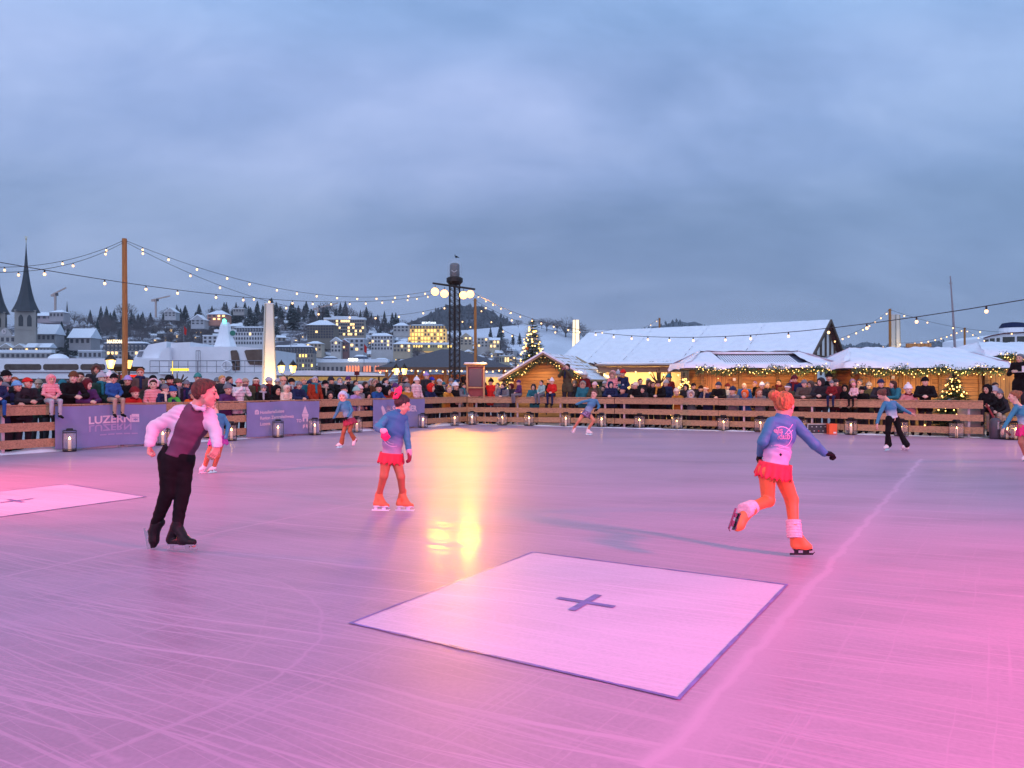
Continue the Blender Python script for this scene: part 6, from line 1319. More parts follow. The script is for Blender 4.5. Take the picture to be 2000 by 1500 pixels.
t1, W1 = hut(1680, 1905, 24.6, -.06, 2.10, 2.66, 2.6, 'wooden market hut with thick snow on its roof, behind the lit fir on the right', .55, False, ((.02, .3), (.36, .60)), 3)
garland(hut_pt(t1, -.5, -.60, 2.02), hut_pt(t1, W1 + .45, -.60, 2.06), 'long garland with fairy lights along the eave of the right hut', 92, light=36)
t2, W2 = hut(1372, 1588, 26.2, -.05, 2.14, 2.62, 2.5, 'wooden market hut with ribbed snowy roof in the middle of the right side', .55, True, ((.03, .22),), 6)
garland(hut_pt(t2, -.35, -.60, 2.06), hut_pt(t2, W2 + .45, -.60, 2.10), 'garland with fairy lights along the eave of the middle hut', 80, light=34)
t3, W3 = hut(1925, 2130, 25.5, -.02, 2.55, 2.9, 2.6, 'wooden market hut cut off by the right edge, garland under its roof', .2, False, ((.05, .35),), 9)
garland(hut_pt(t3, .05, -.60, 2.50), hut_pt(t3, W3 * .6, -.60, 2.50), 'thick garland under the roof of the rightmost hut', 60, light=16); garland(hut_pt(t3, .05, -.14, 2.2), hut_pt(t3, W3 * .5, -.14, 2.14), 'thin second garland on the wall of the rightmost hut', 20, drop=.08, th=.08)
for px, py, Y in ((1434, 735, 26.0), (1744, 731, 24.4)):
    p = P(px, py, Y); q = MB(); q.box(p, (.09, .05, .10)); q.tube([p - V3(0, .03, 0), p - V3(0, .06, .05)], .02); tag(q.build('wall_lamp', mat('lamp_white', (.8, .8, .78), .4, 0)), 'small white fixture on the wall of the ' + ('middle' if px < 1500 else 'right') + ' hut', 'wall lamp')
# gabled hut
a = P(1003, 747, 30.6); rz = math.radians(-24); t = thing('market_hut', (a.x, a.y, 0), 'gabled wooden hut with snowy plank roof and fairy lights, left of the barn', 'market hut', 'snow covered wooden market huts', rz)
Wg, Dg, ez, gz = 3.0, 3.2, 1.95, 2.78; q = MB(); q.prism([V3(0, 0, 0), V3(Wg, 0, 0), V3(Wg, 0, ez), V3(Wg / 2, 0, gz - .12), V3(0, 0, ez)], (0, 0, 0), (0, .08, 0)); add_local(t, 'front_wall', q, HUTW)
for x in (.04, Wg - .04): q = MB(); q.box((x, Dg / 2 + .04, ez / 2), (.08, Dg - .09, ez)); add_local(t, 'side_wall', q, HUTW)
q = MB()
for s in (-1, 1):
    xe = Wg / 2 + s * (Wg / 2 + .45); ze = ez - .22
    q.prism([V3(xe, -.5, ze), V3(Wg / 2, -.5, gz + .02), V3(Wg / 2, -.5, gz - .05), V3(xe, -.5, ze - .07)], (0, 0, 0), (0, Dg + .9, 0))
add_local(t, 'roof', q, wood('roof_boards', (.40, .27, .15), 'x', 0))
q = MB()
for s in (-1, 1):
    for i in range(7):
        u0 = i / 7 + .01; u1 = u0 + rnd.uniform(.07, .12)
        X = lambda u: Wg / 2 + s * (Wg / 2 + .45) * (1 - u); Zf = lambda u: ez - .22 + (gz + .02 - ez + .22) * u
        y0 = -.52 + rnd.uniform(0, .5); y1 = Dg + .3 - rnd.uniform(0, .8); m = 12
        for k in range(m):
            ya = y0 + (y1 - y0) * k / m; yb = y0 + (y1 - y0) * (k + 1) / m; hh = rnd.uniform(.02, .06)
            q.add([(X(u0), ya, Zf(u0) + .005), (X(u1), ya, Zf(u1) + hh), (X(u1), yb, Zf(u1) + hh), (X(u0), yb, Zf(u0) + .005)], [(0, 1, 2, 3)])
    q.prism([V3(Wg / 2 + s * (Wg / 2 + .47), -.53, ez - .22), V3(Wg / 2, -.53, gz + .03), V3(Wg / 2, -.53, gz + .10), V3(Wg / 2 + s * (Wg / 2 + .47), -.53, ez - .14)], (0, 0, 0), (0, .16, 0))
add_local(t, 'roof_snow', q, SNOW)
tg = t
garland(hut_pt(tg, Wg / 2, -.4, gz - .16), hut_pt(tg, -.1, -.4, ez - .16), 'garland with fairy lights under the left half of the gable', 26, light=9); garland(hut_pt(tg, Wg / 2, -.42, gz - .16), hut_pt(tg, Wg + .1, -.42, ez - .16), 'garland with fairy lights under the right half of the gable', 26, light=9)
garland(hut_pt(tg, Wg + .35, 0, ez - .35), hut_pt(tg, Wg + .5, 2.6, ez - .35), 'garland along the side eave of the gabled hut, by the lit wall', 22)
garland(hut_pt(tg, -.15, -.3, ez - .2), hut_pt(tg, -.05, -.3, .9), 'hanging garland down the left corner of the gabled hut', 14, drop=.05)
# ---- barn with snow roof
RE = V3(15.8, 37.5, 4.78); LE = V3(5.8, 44.5, 4.78); dr = (LE - RE).normalized(); nf = V3(-.57, -.82, 0)
t = thing('timber_barn', (RE.x, RE.y, 0), 'long timber framed building with a large snow covered roof behind the huts', 'building')
WALLC = mat('cream_plaster', (.78, .60, .36), .8, .06, 2); TIMB = wood('dark_timber', (.09, .05, .03), 'x', 0); GREYP = mat('grey_plaster', (.78, .74, .72), .8, .08, 2)
wF = 3.6; ezb = 2.95; C = lambda s, w, z: Vector(((RE + dr * s).x + nf.x * w, (RE + dr * s).y + nf.y * w, z)); LB = 13.2
q = MB(); q.add([C(0, wF, 0), C(0, -wF, 0), C(0, -wF, ezb), C(0, 0, 4.62), C(0, wF, ezb)], [(0, 1, 2, 3, 4)]); q.add([C(LB, wF, 0), C(LB, -wF, 0), C(LB, -wF, ezb), C(LB, 0, 4.62), C(LB, wF, ezb)], [(4, 3, 2, 1, 0)]); kid('gable_wall', q, GREYP, t)
q = MB(); q.add([C(0, wF, 0), C(LB, wF, 0), C(LB, wF, ezb), C(0, wF, ezb)], [(0, 1, 2, 3)]); q.add([C(0, -wF, 0), C(LB, -wF, 0), C(LB, -wF, ezb), C(0, -wF, ezb)], [(3, 2, 1, 0)]); kid('long_wall', q, WALLC, t)
for w in (-3.1, -2.1, -1.05, 0, 1.05, 2.1, 3.1):
    q = MB(); top = 4.62 - (4.62 - ezb) * abs(w) / wF; q.bar(C(-.03, w, 2.0), C(-.03, w, top), .10, .10); kid('gable_stud', q, TIMB, t)
q = MB(); q.bar(C(-.04, -3.3, 2.9), C(-.04, 3.3, 2.9), .12, .16); kid('gable_beam', q, TIMB, t)
for s in (1, -1):
    q = MB(); q.bar(C(-.30, 0, 4.76), C(-.30, s * (wF + .75), 2.58), .07, .15); kid('barge_board', q, TIMB, t)
oh = .75; q = MB()
for s in (1, -1):
    A_ = [C(-.24, 0, 4.78), C(LB + .3, 0, 4.78), C(LB + .3, s * (wF + oh), 2.60), C(-.24, s * (wF + oh), 2.60)]; q.add([p for p in A_] + [p - V3(0, 0, .12) for p in A_], [(0, 1, 2, 3), (7, 6, 5, 4), (0, 4, 5, 1), (1, 5, 6, 2), (2, 6, 7, 3), (3, 7, 4, 0)])
kid('roof', q, mat('tile_red_brown', (.10, .035, .03), .8, .4, 12), t)
# ragged snow sheet with seams
def snow_sheet(t, name, corner, nx=150, ny=26, seams=(), rows=7):
    q = MB(); r = random.Random(4); prof = [r.uniform(.0, .10) for _ in range(nx + 1)]
    for i in range(nx + 1):
        for j in range(ny + 1):
            u, v = i / nx, j / ny; vv = v * (1 - .03 - prof[i] * .35 * (v > .8)); p = corner(u, vv)
            h = .10 + .008 * r.uniform(-1, 1) + (-.035 if j % (ny // rows) == 0 else 0)
            for su in seams:
                d_ = abs(u + v * .0 - su); h -= .11 * max(0, 1 - d_ * nx * .8) * (1 if (i * 7 + j * 13) % 5 > 0 else .4)
            if i in (0, nx) or j in (0, ny): h = .02
            q.v.append(tuple(p + V3(0, 0, max(-.015, h))))
    for i in range(nx):
        for j in range(ny):
            k0 = i * (ny + 1) + j; q.f.append((k0, k0 + 1, k0 + ny + 2, k0 + ny + 1)); q.mi.append(0)
    return kid(name, q, SNOW, t, True)
snow_sheet(t, 'roof_snow', lambda u, v: C(-.3 + (LB + .6) * u, (wF + oh) * v, 4.79 - 2.19 * v), seams=(.24, .46, .70, .86)); snow_sheet(t, 'roof_snow', lambda u, v: C(LB + .3 - (LB + .6) * u, -(wF + oh) * v, 4.79 - 2.19 * v), 40, 8)
q = MB()
for i in range(260):  # tufts of dry growth along the gutter
    s = rnd.uniform(-.3, LB); p = C(s, wF + oh + .02, 2.60 + rnd.uniform(-.05, .08)); v = V3(rnd.uniform(-.12, .12), rnd.uniform(-.05, .05), rnd.uniform(.02, .12)); q.add([p, p + V3(.10, 0, 0), p + v], [(0, 1, 2)])
kid('gutter_growth', q, mat('dry_growth', (.07, .03, .03), .9, .4), t); q = MB(); q.bar(C(-.3, wF + oh, 2.5), C(LB + .3, wF + oh, 2.5), .10, .16); kid('gutter', q, TIMB, t)
q = MB(); q.box(C(1.2, wF + .02, 1.6), (1.0, .05, 1.3), rz=math.atan2(dr.y, dr.x)); kid('window', q, mat('olive_window', (.16, .14, .06), .3, .2, emit=.1, ecol=(1, .7, .2)), t)
# porch with lit cream wall
p0, p1 = P(1175, 747, 31.2), P(1425, 747, 29.8); dz = (p1 - p0).normalized(); ang = math.atan2(dz.y, dz.x); LP = (p1 - p0).length
t = thing('market_stall', (p0.x, p0.y, 0), 'open stall with warmly lit cream back wall and bulbs under its beam', 'stall', rz=ang)
q = MB(); q.box((LP / 2, 1.4, 1.25), (LP, .08, 2.5)); add_local(t, 'back_wall', q, WALLC)
q = MB(); q.box((LP / 2, 0, 2.16), (LP + .3, .12, .22)); add_local(t, 'beam', q, wood('grey_beam', (.26, .17, .10), 'x', 0))
q = MB(); q.box((LP / 2, .7, 2.36), (LP + .5, 1.9, .08)); rf = add_local(t, 'roof', q, wood('grey_beam', (.26, .17, .10), 'x', 0)); q = MB(); snow_slab(q, -.25, LP + .25, -.28, 1.6, 2.40, 2.42, .09, 60, 5, 8, .02, .02); sn = q.build('roof_snow', SNOW, rf, True)
for x in (0, LP * .46, LP * .54, LP * .98): q = MB(); q.box((x, 0, 1.02), (.15, .15, 2.04)); add_local(t, 'post', q, wood('dark_post', (.20, .10, .035), 'z', 0))
q = MB(); q.box((LP * .80, -.06, 1.1), (LP * .34, .08, 2.15)); add_local(t, 'side_boarding', q, wood('weathered_boards', (.36, .25, .12), 'z', .16))
for i in range(9):
    p = local(t) @ V3(LP * (i + .5) / 9, -.12, 2.0 + rnd.uniform(-.18, .1)); b_ = kmesh('bulb', BULBME, t, V3(0, 0, 0), sc=.035); b_.location = V3(LP * (i + .5) / 9, -.12, 2.0 + rnd.uniform(-.18, .1))
lamp('stall_lamp', 'AREA', local(t) @ V3(LP * .3, .5, 2.2), 75, (1, .66, .28), target=local(t) @ V3(LP * .3, 1.2, .8), shape='RECTANGLE', size=3.2, size_y=.3)
# ---- dark pavilion
c = P(878, 747, 46); t = thing('pavilion', (c.x, c.y, 0), 'open pavilion with dark hipped roof and fairy lights behind the crowd', 'pavilion'); RW, RD, ez, rz_ = 3.95, 3.5, 2.55, 3.75
q = MB(); A_ = [(c.x - RW, c.y - RD, ez), (c.x + RW, c.y - RD, ez), (c.x + RW, c.y + RD, ez), (c.x - RW, c.y + RD, ez), (c.x - .5, c.y, rz_), (c.x + .5, c.y, rz_)]; q.add(A_, [(0, 1, 5, 4), (1, 2, 5), (2, 3, 4, 5), (3, 0, 4), (3, 2, 1, 0)])
m = mat('dark_roof_tiles', (.055, .05, .065), .6, .45, 9, stretch=(3, 1, .4), bump=.6); kid('roof', q, m, t); q = MB(); q.box((c.x, c.y - RD - .01, ez - .08), (RW * 2, .05, .16)); kid('fascia', q, TIMB, t)
for x in (-3.4, -1.7, 0, 1.7, 3.4):
    q = MB(); q.box((c.x + x, c.y - RD + .5, 1.22), (.16, .16, 2.45)); q.bar((c.x + x, c.y - RD + .5, 1.8), (c.x + x + .5, c.y - RD + .5, 2.4), .1); kid('post', q, wood('lit_post', (.35, .15, .05), 'z', 0), t)
q = MB(); q.box((c.x, c.y + 1.5, 1.1), (6.8, .1, 2.2)); kid('back_wall', q, wood('red_brown_boards', (.32, .10, .04), 'z', .2), t)
lamp('pavilion_lamp', 'POINT', (c.x - 1.5, c.y - 1.5, 2.1), 170, (1, .45, .15), shadow_soft_size=.2); lamp('pavilion_lamp', 'POINT', (c.x + 1.8, c.y - 1.8, 2.1), 120, (1, .5, .18), shadow_soft_size=.2)
for k in range(22):
    x = c.x - RW + .3 + (2 * RW - .4) * k / 21; kmesh('bulb', BULBME, t, (x, c.y - RD - .12, ez - .30 + .10 * abs(math.sin(k * .9))), sc=.045)
# white van like kiosk right of the notice box
c = P(985, 747, 36); t = thing('kiosk_trailer', (c.x, c.y, 0), 'pale trailer with warmly lit windows between notice box and gabled hut', 'trailer'); q = MB(); z = P(0, 725, 36).z
q.box((c.x, c.y, z / 2), (2.0, .9, z)); kid('body', q, mat('trailer_white', (.62, .60, .66), .5, .05), t)
for s in (-1, 1): q = MB(); q.box((c.x + s * .48, c.y - .455, z - .42), (.82, .03, .55)); kid('window', q, mat('trailer_window', (.4, .25, .08), .3, .9, 9, emit=1.1, ecol=(1, .5, .12)), t)
# ---- equipment by the fence
t = thing('audio_rack', G(1597, 842) + V3(0, .15, 0), 'silver framed audio rack on the ice edge behind the fence, left of the orange case', 'audio rack'); c = t.location; q = MB(); q.box((c.x, c.y, .16), (.60, .28, .30)); kid('case', q, mat('rack_dark', (.03, .03, .04), .4, .3), t)
q = MB()
for z in (.015, .31): q.box((c.x, c.y - .145, z), (.63, .02, .025))
for x in (-.305, .305): q.box((c.x + x, c.y - .145, .16), (.025, .02, .27))
kid('frame', q, mat('rack_silver', (.5, .5, .5), .3, .1, metal=.7), t)
for i in range(8): q = MB(); q.box((c.x - .24 + .068 * i, c.y - .147, .10 + .13 * (i % 2)), (.035, .012, .03)); kid('knob', q, mat(('rack_silver', 'red_cloth')[i == 4], COLS['grey']), t)
t = thing('flight_case', G(1628, 843) + V3(0, .12, 0), 'orange case standing right of the audio rack', 'case'); c = t.location; q = MB(); q.box((c.x, c.y, .17), (.24, .2, .33)); kid('body', q, mat('orange_plastic', (.80, .12, .03), .4, .1), t); q = MB(); q.tube([(c.x - .06, c.y, .335), (c.x - .05, c.y, .38), (c.x + .05, c.y, .38), (c.x + .06, c.y, .335)], .012, 6); kid('handle', q, BLACKM, t); q = MB(); q.box((c.x + .05, c.y - .102, .06), (.09, .004, .05)); kid('sticker', q, cm('white'), t)
q = MB(); g = G(961, 821.5) + V3(0, .6, 0); q.lathe(g, [(.15, 0), (.19, .3), (.17, .3), (.14, .02)], 16); tag(q.build('bucket', mat('red_bucket', (.45, .02, .02), .5, .1)), 'red bucket behind the fence right of the notice box', 'bucket')
# right end: platform, rope, bins
man = [e for e in USED['list'] if e[1] == 1993][0][0]; mz = man.location.z; c = man.location
q = MB(); q.box((c.x, c.y, (mz - .02) / 2), (1.1, 1.0, mz - .02)); tag(q.build('platform', HUTV), 'wooden platform under the man in black at the right edge', 'platform')
q = MB(); q.box(c + V3(-.20, -.32, 1.28), (.30, .22, .012)); q.tube([c + V3(-.15, -.33, 1.28), c + V3(-.15, -.33, 1.45)], .03, 8); tag(q.build('papers', cm('white')), 'white papers held by the man on the platform', 'papers')
a, b = P(1926, 783, 21.3), P(1973, 850, 20.4); b.z = .15; q = MB(); q.tube([a.lerp(b, u / 8) - V3(0, 0, .12 * math.sin(math.pi * u / 8)) for u in range(9)], .028, 8)
tag(q.build('barrier_rope', mat('red_rope', (.22, .012, .015), .7, .2, 30)), 'dark red rope hanging down from the right end of the fence', 'rope')
g = G(1944, 851) + V3(.1, 1.3, 0); t = thing('waste_container', g, 'pale grey container behind the red rope', 'container'); q = MB(); q.box((g.x, g.y, .42), (.55, .5, .82), taper=.92); kid('body', q, mat('container_grey', (.42, .36, .34), .5, .1), t); q = MB(); q.box((g.x, g.y, .85), (.54, .5, .04)); kid('lid', q, BLACKM, t)
g = G(1953, 853) + V3(.1, .35, 0); t = thing('fire_extinguisher', g, 'dark cylinder with pale label standing beside the red rope', 'cylinder'); q = MB(); q.lathe(g, [(.13, 0), (.15, .04), (.15, .5), (.10, .58), (.03, .60)], 14); kid('body', q, mat('dark_cyl', (.06, .055, .07), .4, .1), t, True); q = MB(); q.box((g.x, g.y - .152, .38), (.07, .01, .2)); kid('label_plate', q, cm('light grey'), t)
q = MB(); c = P(1794, 669, 30); q.box((c.x, c.y, c.z), (.98, .12, .17)); tag(q.build('timber_hoarding', HUTV), 'wooden board sticking up behind the roof of the right hut', 'board')
# white plastic cups on the rail
for px, lab in ((1233, 'paper cup standing on the rail before the lit wall'),):
    a = on_line(px, FR1, FR2); q = MB(); q.lathe((a.x, a.y + .06, 1.07), [(.028, 0), (.036, .10)], 12); tag(q.build('paper_cup', mat('cup', (.75, .52, .28), .6, .05)), lab, 'cup')
# ================================================================ ships, town, hills
WHITEP = mat('ship_white', (.82, .82, .86), .45, .05, 1.2); SHIPW = mat('ship_window', (.035, .035, .032), .08, .6, 2); RAILM = mat('rail_grey', (.22, .21, .24), .4, .1)
def slab(pts, Y, D, px=True):  # outline in photo pixels at distance Y, D metres deep
    q = MB(); q.prism([P(x, y, Y) for x, y in pts], (0, 0, 0), (0, D, 0)); return q
YS = 55
c = P(250, 747, YS); t = thing('passenger_ship', (c.x, c.y, -1.5), 'long white passenger ship moored behind the left crowd', 'ship')
kid('hull', slab([(-120, 694), (330, 694), (330, 722), (536, 722), (536, 800), (-120, 800)][::-1], YS, 9), WHITEP, t)
for x0, x1 in ((-90, -4), (8, 80), (84, 153), (157, 205), (209, 258)):
    f_ = kid('window_band', slab([(x0 + 3, 705), (x1 - 3, 705), (x1, 708), (x1, 714), (x1 - 3, 716.5), (x0 + 3, 716.5), (x0, 714), (x0, 708)][::-1], YS - .04, .05), SHIPW, t)
kid('window_band', slab([(-90, 733.5), (258, 733.5), (258, 742), (-90, 742)][::-1], YS - .04, .05), SHIPW, t)
q = MB(); q.bar(P(-120, 720, YS - .05), P(330, 722, YS - .05), .05, .08); kid('deck_line', q, RAILM, t)
q = MB(); q.ball(P(114, 696, YS + 3), .75, 14, 8, sq=(1, 1, .6)); kid('radome', q, WHITEP, t, True)
kid('upper_deck', slab([(262, 694), (272, 678), (282, 677.5), (290, 667), (325, 661), (326, 725), (262, 725)][::-1], YS + .6, 6), WHITEP, t)
kid('vent_block', slab([(309, 725), (311, 690), (318, 675), (331, 672), (332, 725)][::-1], YS - .3, .9), WHITEP, t)
kid('deckhouse', slab([(331, 725), (334, 664), (371, 662), (371, 671), (470, 671), (512, 675), (524, 676), (524, 722), (512, 722)][::-1], YS + .2, 7), WHITEP, t)
kid('louvre', slab([(267, 691), (272, 680), (279, 680), (275, 691)][::-1], YS + .5, .1), mat('louvre_grey', (.2, .2, .23), .5, .3, 20), t)
kid('door_window', slab([(450, 680), (453, 678), (462, 678), (465, 684), (468, 698), (468, 717), (454, 717)][::-1], YS + .12, .06), SHIPW, t)
kid('bridge_window', slab([(477, 680), (480, 677.5), (512, 676), (512, 707), (488, 706), (484, 701)][::-1], YS + .12, .06), SHIPW, t)
q = MB(); z = P(0, 718, YS).z
def railing(x0, x1, yt, yb, n, Y):
    q = MB(); q.tube([P(x0, yt, Y), P(x1, yt, Y)], .03, 5); q.tube([P(x0, (yt + yb) / 2, Y), P(x1, (yt + yb) / 2, Y)], .02, 5); q.tube([P(x0, yb, Y), P(x1, yb, Y)], .02, 5)
    for i in range(n + 1): x = x0 + (x1 - x0) * i / n; q.tube([P(x, yt, Y), P(x, yb + 1, Y)], .022, 5)
    return q
kid('railing', railing(293, 534, 698.5, 721, 13, YS - .3), RAILM, t); kid('ladder', railing(383, 391, 679, 719, 2, YS - .1), RAILM, t)
q = MB(); cc = P(443, 709, YS - .35)
q.tube([cc + V3(.36 * math.cos(a), 0, .36 * math.sin(a)) for a in np.arange(0, 6.4, .4)], .07, 6, cap=False); kid('life_ring', q, WHITEP, t, True)
q = MB(); a = P(440, 672, YS + 2); q.lathe((a.x, a.y, a.z), [(.9, 0), (.55, .9), (.42, 1.6), (.30, 1.9)], 8); q.box((a.x, a.y, a.z + 1.25), (1.6, .3, .18)); kid('signal_mast', q, WHITEP, t); q = MB(); q.ball((a.x + .05, a.y - .3, a.z + 2.0), .14); kid('green_light', q, mat('green_glow', (.1, .9, .5), .4, 0, emit=5, ecol=(.1, 1, .6)), t)
a = P(454.5, 644.5, YS + 1.8); q = MB(); q.tube([a - V3(0, .03, 0), a + V3(0, .03, 0)], .21, 16); kid('green_disc', q, mat('green_disc', (.02, .16, .11), .5, .1), t)
q = MB(); q.box(P(351, 716, 48), (1.15, .06, .16)); q.bar(P(337, 699, 48), P(337, 745, 48), .03); bd = q.build('display_bar', mat('yellow_display', (.9, .6, .05), .5, .6, 40, emit=1.5, ecol=(1, .6, .03)), origin=P(351, 716, 48)); tag(bd, 'glowing yellow display bar before the white ship', 'display')
# tour boat canopy
t = thing('boat_canopy', P(655, 747, 47), 'long snow covered canopy roof right of the glowing left pylon', 'canopy'); kid('roof', slab([(538, 719), (600, 717.5), (660, 718.5), (720, 722), (757, 728), (538, 727)][::-1], 47, 3.2), SNOW, t)
q = MB(); q.bar(P(536, 728.5, 46.95), P(757, 729.5, 46.95), .07); kid('trim', q, TIMB, t)
for x in (560, 620, 680, 740): q = MB(); q.bar(P(x, 728, 48), P(x, 800, 48), .1); kid('post', q, TIMB, t)
q = MB(); a = P(650, 733, 50); q.box(a, (7.2, .1, .32)); kid('light_strip', q, mat('dim_bulbs', (.3, .2, .1), .5, .9, 7, emit=.35, ecol=(1, .6, .2)), t)
q = MB(); a = P(697, 723, 42); q.box(a, (.26, .12, .22)); q.tube([a, V3(a.x, a.y, 0)], .035, 6); tag(q.build('raised_sign', cm('maroon')), 'small dark red board on a pole above the crowd', 'sign')
# steamer on the right
YT = 62; t = thing('steamer', P(1980, 747, YT), 'white steamer with black topped funnel behind the rightmost hut', 'ship')
kid('cabin', slab([(1922, 672), (1922, 655), (1935, 650.5), (1960, 646), (2000, 643.5), (2080, 643.5), (2080, 672)][::-1], YT, 6), WHITEP, t)
kid('hull', slab([(1700, 676), (1905, 674), (2100, 671), (2100, 760), (1700, 760)][::-1], YT + .2, 6), WHITEP, t)
for x0, x1, y0, y1 in ((1924, 1931, 657, 667), (1934, 1943, 655, 668), (1947, 1953, 654, 668), (1959, 1982, 652, 667), (1987, 2012, 651, 667), (2017, 2040, 651, 667)): kid('window', slab([(x0, y0), (x1, y0 - .5), (x1, y1), (x0, y1)][::-1], YT - .04, .06), SHIPW, t)
q = MB(); pts = [P(x, y, YT - .1) for x, y in ((1921, 654.5), (1935, 650), (1960, 645.3), (2000, 643), (2080, 643))]; q.tube(pts, .05, 6); kid('red_line', q, cm('maroon'), t)
fn = P(1978, 646, YT + 2.5); q = MB(); q.lathe((fn.x, fn.y, fn.z), [(1.0, 0), (1.0, .5)], 20); f_ = kid('funnel', q, WHITEP, t); q = MB(); q.lathe((fn.x, fn.y, fn.z), [(1.02, .5), (1.0, .62), (.8, .92), (.3, 1.0)], 20); q.build('funnel_top', cm('navy'), f_)
q = MB(); q.tube([(fn.x + .4, fn.y - .93, fn.z + .27), (fn.x + .4, fn.y - .99, fn.z + .27)], .09, 10); q.build('funnel_badge', cm('maroon'), f_)
q = MB(); q.tube([P(1866, 690, 52), P(1861.5, 610, 52), P(1856, 533, 52)], [.09, .07, .04], 8); q.box(P(1857, 547, 52), (.2, .08, .06)); tag(q.build('flag_mast', mat('mast_pink_grey', (.35, .28, .30), .5, .1), origin=P(1866, 690, 52)), 'tall thin bare flag mast leaning slightly left, right of the pale pylon', 'mast')
# ---------------------------------------------------------------- hills
RIDGE = [(-400, 655), (-100, 640), (0, 628), (100, 626), (200, 628), (300, 622), (400, 616), (500, 606), (600, 606), (680, 612), (760, 628), (830, 642), (900, 655), (980, 668), (1060, 690), (1200, 715), (1400, 735), (2600, 742)]
def rid(px, R=RIDGE):
    return float(np.interp(px, [a for a, b in R], [b for a, b in R]))
Y0h, Y1h, FT = 430.0, 900.0, 741.0
def hill_pt(px, py):
    u = (FT - py) / max(1e-3, FT - rid(px)); u = min(max(u, 0), 1); Y = Y0h + (Y1h - Y0h) * u; return P(px, py, Y)
def hill_mesh(name, R, Ya, Yb, ft, m, x0, x1, nx, ny, amp, kind='structure', back=.6, seed=0):
    q = MB(); r = random.Random(seed); W = [[r.uniform(-1, 1) for _ in range(ny + 2)] for _ in range(nx + 1)]
    for i in range(nx + 1):
        px = x0 + (x1 - x0) * i / nx
        for j in range(ny + 1):
            u = j / ny; Y = Ya + (Yb - Ya) * u; py = ft + (rid(px, R) - ft) * u; p = P(px, py, Y); p.z += W[i][j] * amp * u; q.v.append(tuple(p))
        Y = Yb * (1 + back); z = P(px, rid(px, R), Yb).z * .4; q.v.append(((px - 1000) * Y / F, Y, z))
    for i in range(nx):
        for j in range(ny + 1):
            k0 = i * (ny + 2) + j; q.f.append((k0, k0 + ny + 2, k0 + ny + 3, k0 + 1)); q.mi.append(0)
    return tag(q.build(name, m, None, True), kind=kind)
def hillmat(name, snow, dark, sc, th=.5):
    m = bpy.data.materials.new(name); m.use_nodes = True; t = m.node_tree; b = t.nodes['Principled BSDF']; b.inputs['Roughness'].default_value = .9
    c = N(t, 'ShaderNodeTexCoord'); nz = N(t, 'ShaderNodeTexNoise'); nz.inputs['Scale'].default_value = sc; nz.inputs['Detail'].default_value = 8; nz.inputs['Roughness'].default_value = .7; t.links.new(c.outputs['Object'], nz.inputs['Vector'])
    t.links.new(RAMP(t, nz.outputs['Fac'], [(th - .05, dark), (th + .04, snow)]), b.inputs['Base Color']); return m
hill_mesh('hill', RIDGE, Y0h, Y1h, FT, hillmat('hill_ground', (.62, .63, .70), (.06, .05, .065), .045, .53), -400, 1500, 90, 16, 2.5)
R2 = [(700, 680), (800, 655), (880, 640), (950, 636), (985, 631), (1060, 629), (1086, 629), (1100, 640), (1180, 655), (1300, 662), (1500, 672), (1700, 690)]
hill_mesh('snow_field', R2, 950, 1350, 735, mat('field_snow', (.66, .67, .74), .8, .08, .02), 700, 1700, 50, 10, .8, seed=3)
R3 = [(700, 660), (780, 634), (830, 612), (870, 594), (900, 591), (925, 591), (950, 597), (980, 613), (1000, 628), (1060, 650), (1200, 668)]
hill_mesh('wooded_mountain', R3, 1500, 2000, 735, hillmat('mountain_wood', (.16, .16, .20), (.035, .035, .045), .02, .6), 700, 1200, 60, 10, 5, seed=5)
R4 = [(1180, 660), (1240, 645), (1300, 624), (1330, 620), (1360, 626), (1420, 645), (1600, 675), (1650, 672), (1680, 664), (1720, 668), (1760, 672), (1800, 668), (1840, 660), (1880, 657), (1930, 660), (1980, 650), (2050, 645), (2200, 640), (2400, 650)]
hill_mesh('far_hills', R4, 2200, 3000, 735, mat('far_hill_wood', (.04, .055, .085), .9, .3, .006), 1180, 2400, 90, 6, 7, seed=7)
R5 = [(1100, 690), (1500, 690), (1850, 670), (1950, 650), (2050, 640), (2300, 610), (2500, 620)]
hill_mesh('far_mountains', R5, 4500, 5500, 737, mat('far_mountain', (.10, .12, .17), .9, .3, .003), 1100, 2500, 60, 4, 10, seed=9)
# shore strip
mb = MB(); mb.add([(-900, 395, -.4), (900, 395, -.4), (900, 470, .6), (-900, 470, .6)], [(0, 1, 2, 3)]); tag(mb.build('far_shore', mat('shore_snow', (.4, .4, .45), .9, .2, .05)), kind='structure')
# ---------------------------------------------------------------- far trees
FCON = mat('far_conifer', (.022, .034, .032), .85, .5, .6); FCONS = mat('far_conifer_snow', (.30, .32, .36), .85, .2, .6); FBARE = mat('bare_twigs', (.12, .095, .10), .9, .35, .8); FTR = mat('far_trunk', (.05, .04, .035), .9, .2)
def far_conifer(seed):
    r = random.Random(seed); q = MB(); n = 230
    for i in range(n):
        f = (i / n) ** .8; z = .08 + .92 * f; rr = .26 * (1 - f) ** .9 + .012; a = r.uniform(0, 6.28); L = rr * r.uniform(.7, 1.15); c_, s_ = math.cos(a), math.sin(a)
        w_ = .035 + .03 * (1 - f); q.add([(0, 0, z + .03), (c_ * L - s_ * w_, s_ * L + c_ * w_, z - .05), (c_ * L * 1.1, s_ * L * 1.1, z - .07), (c_ * L + s_ * w_, s_ * L - c_ * w_, z - .05)], [(0, 1, 2, 3)], 1 if r.random() < .10 else 0)
    return q.mesh('crown', [FCON, FCONS])
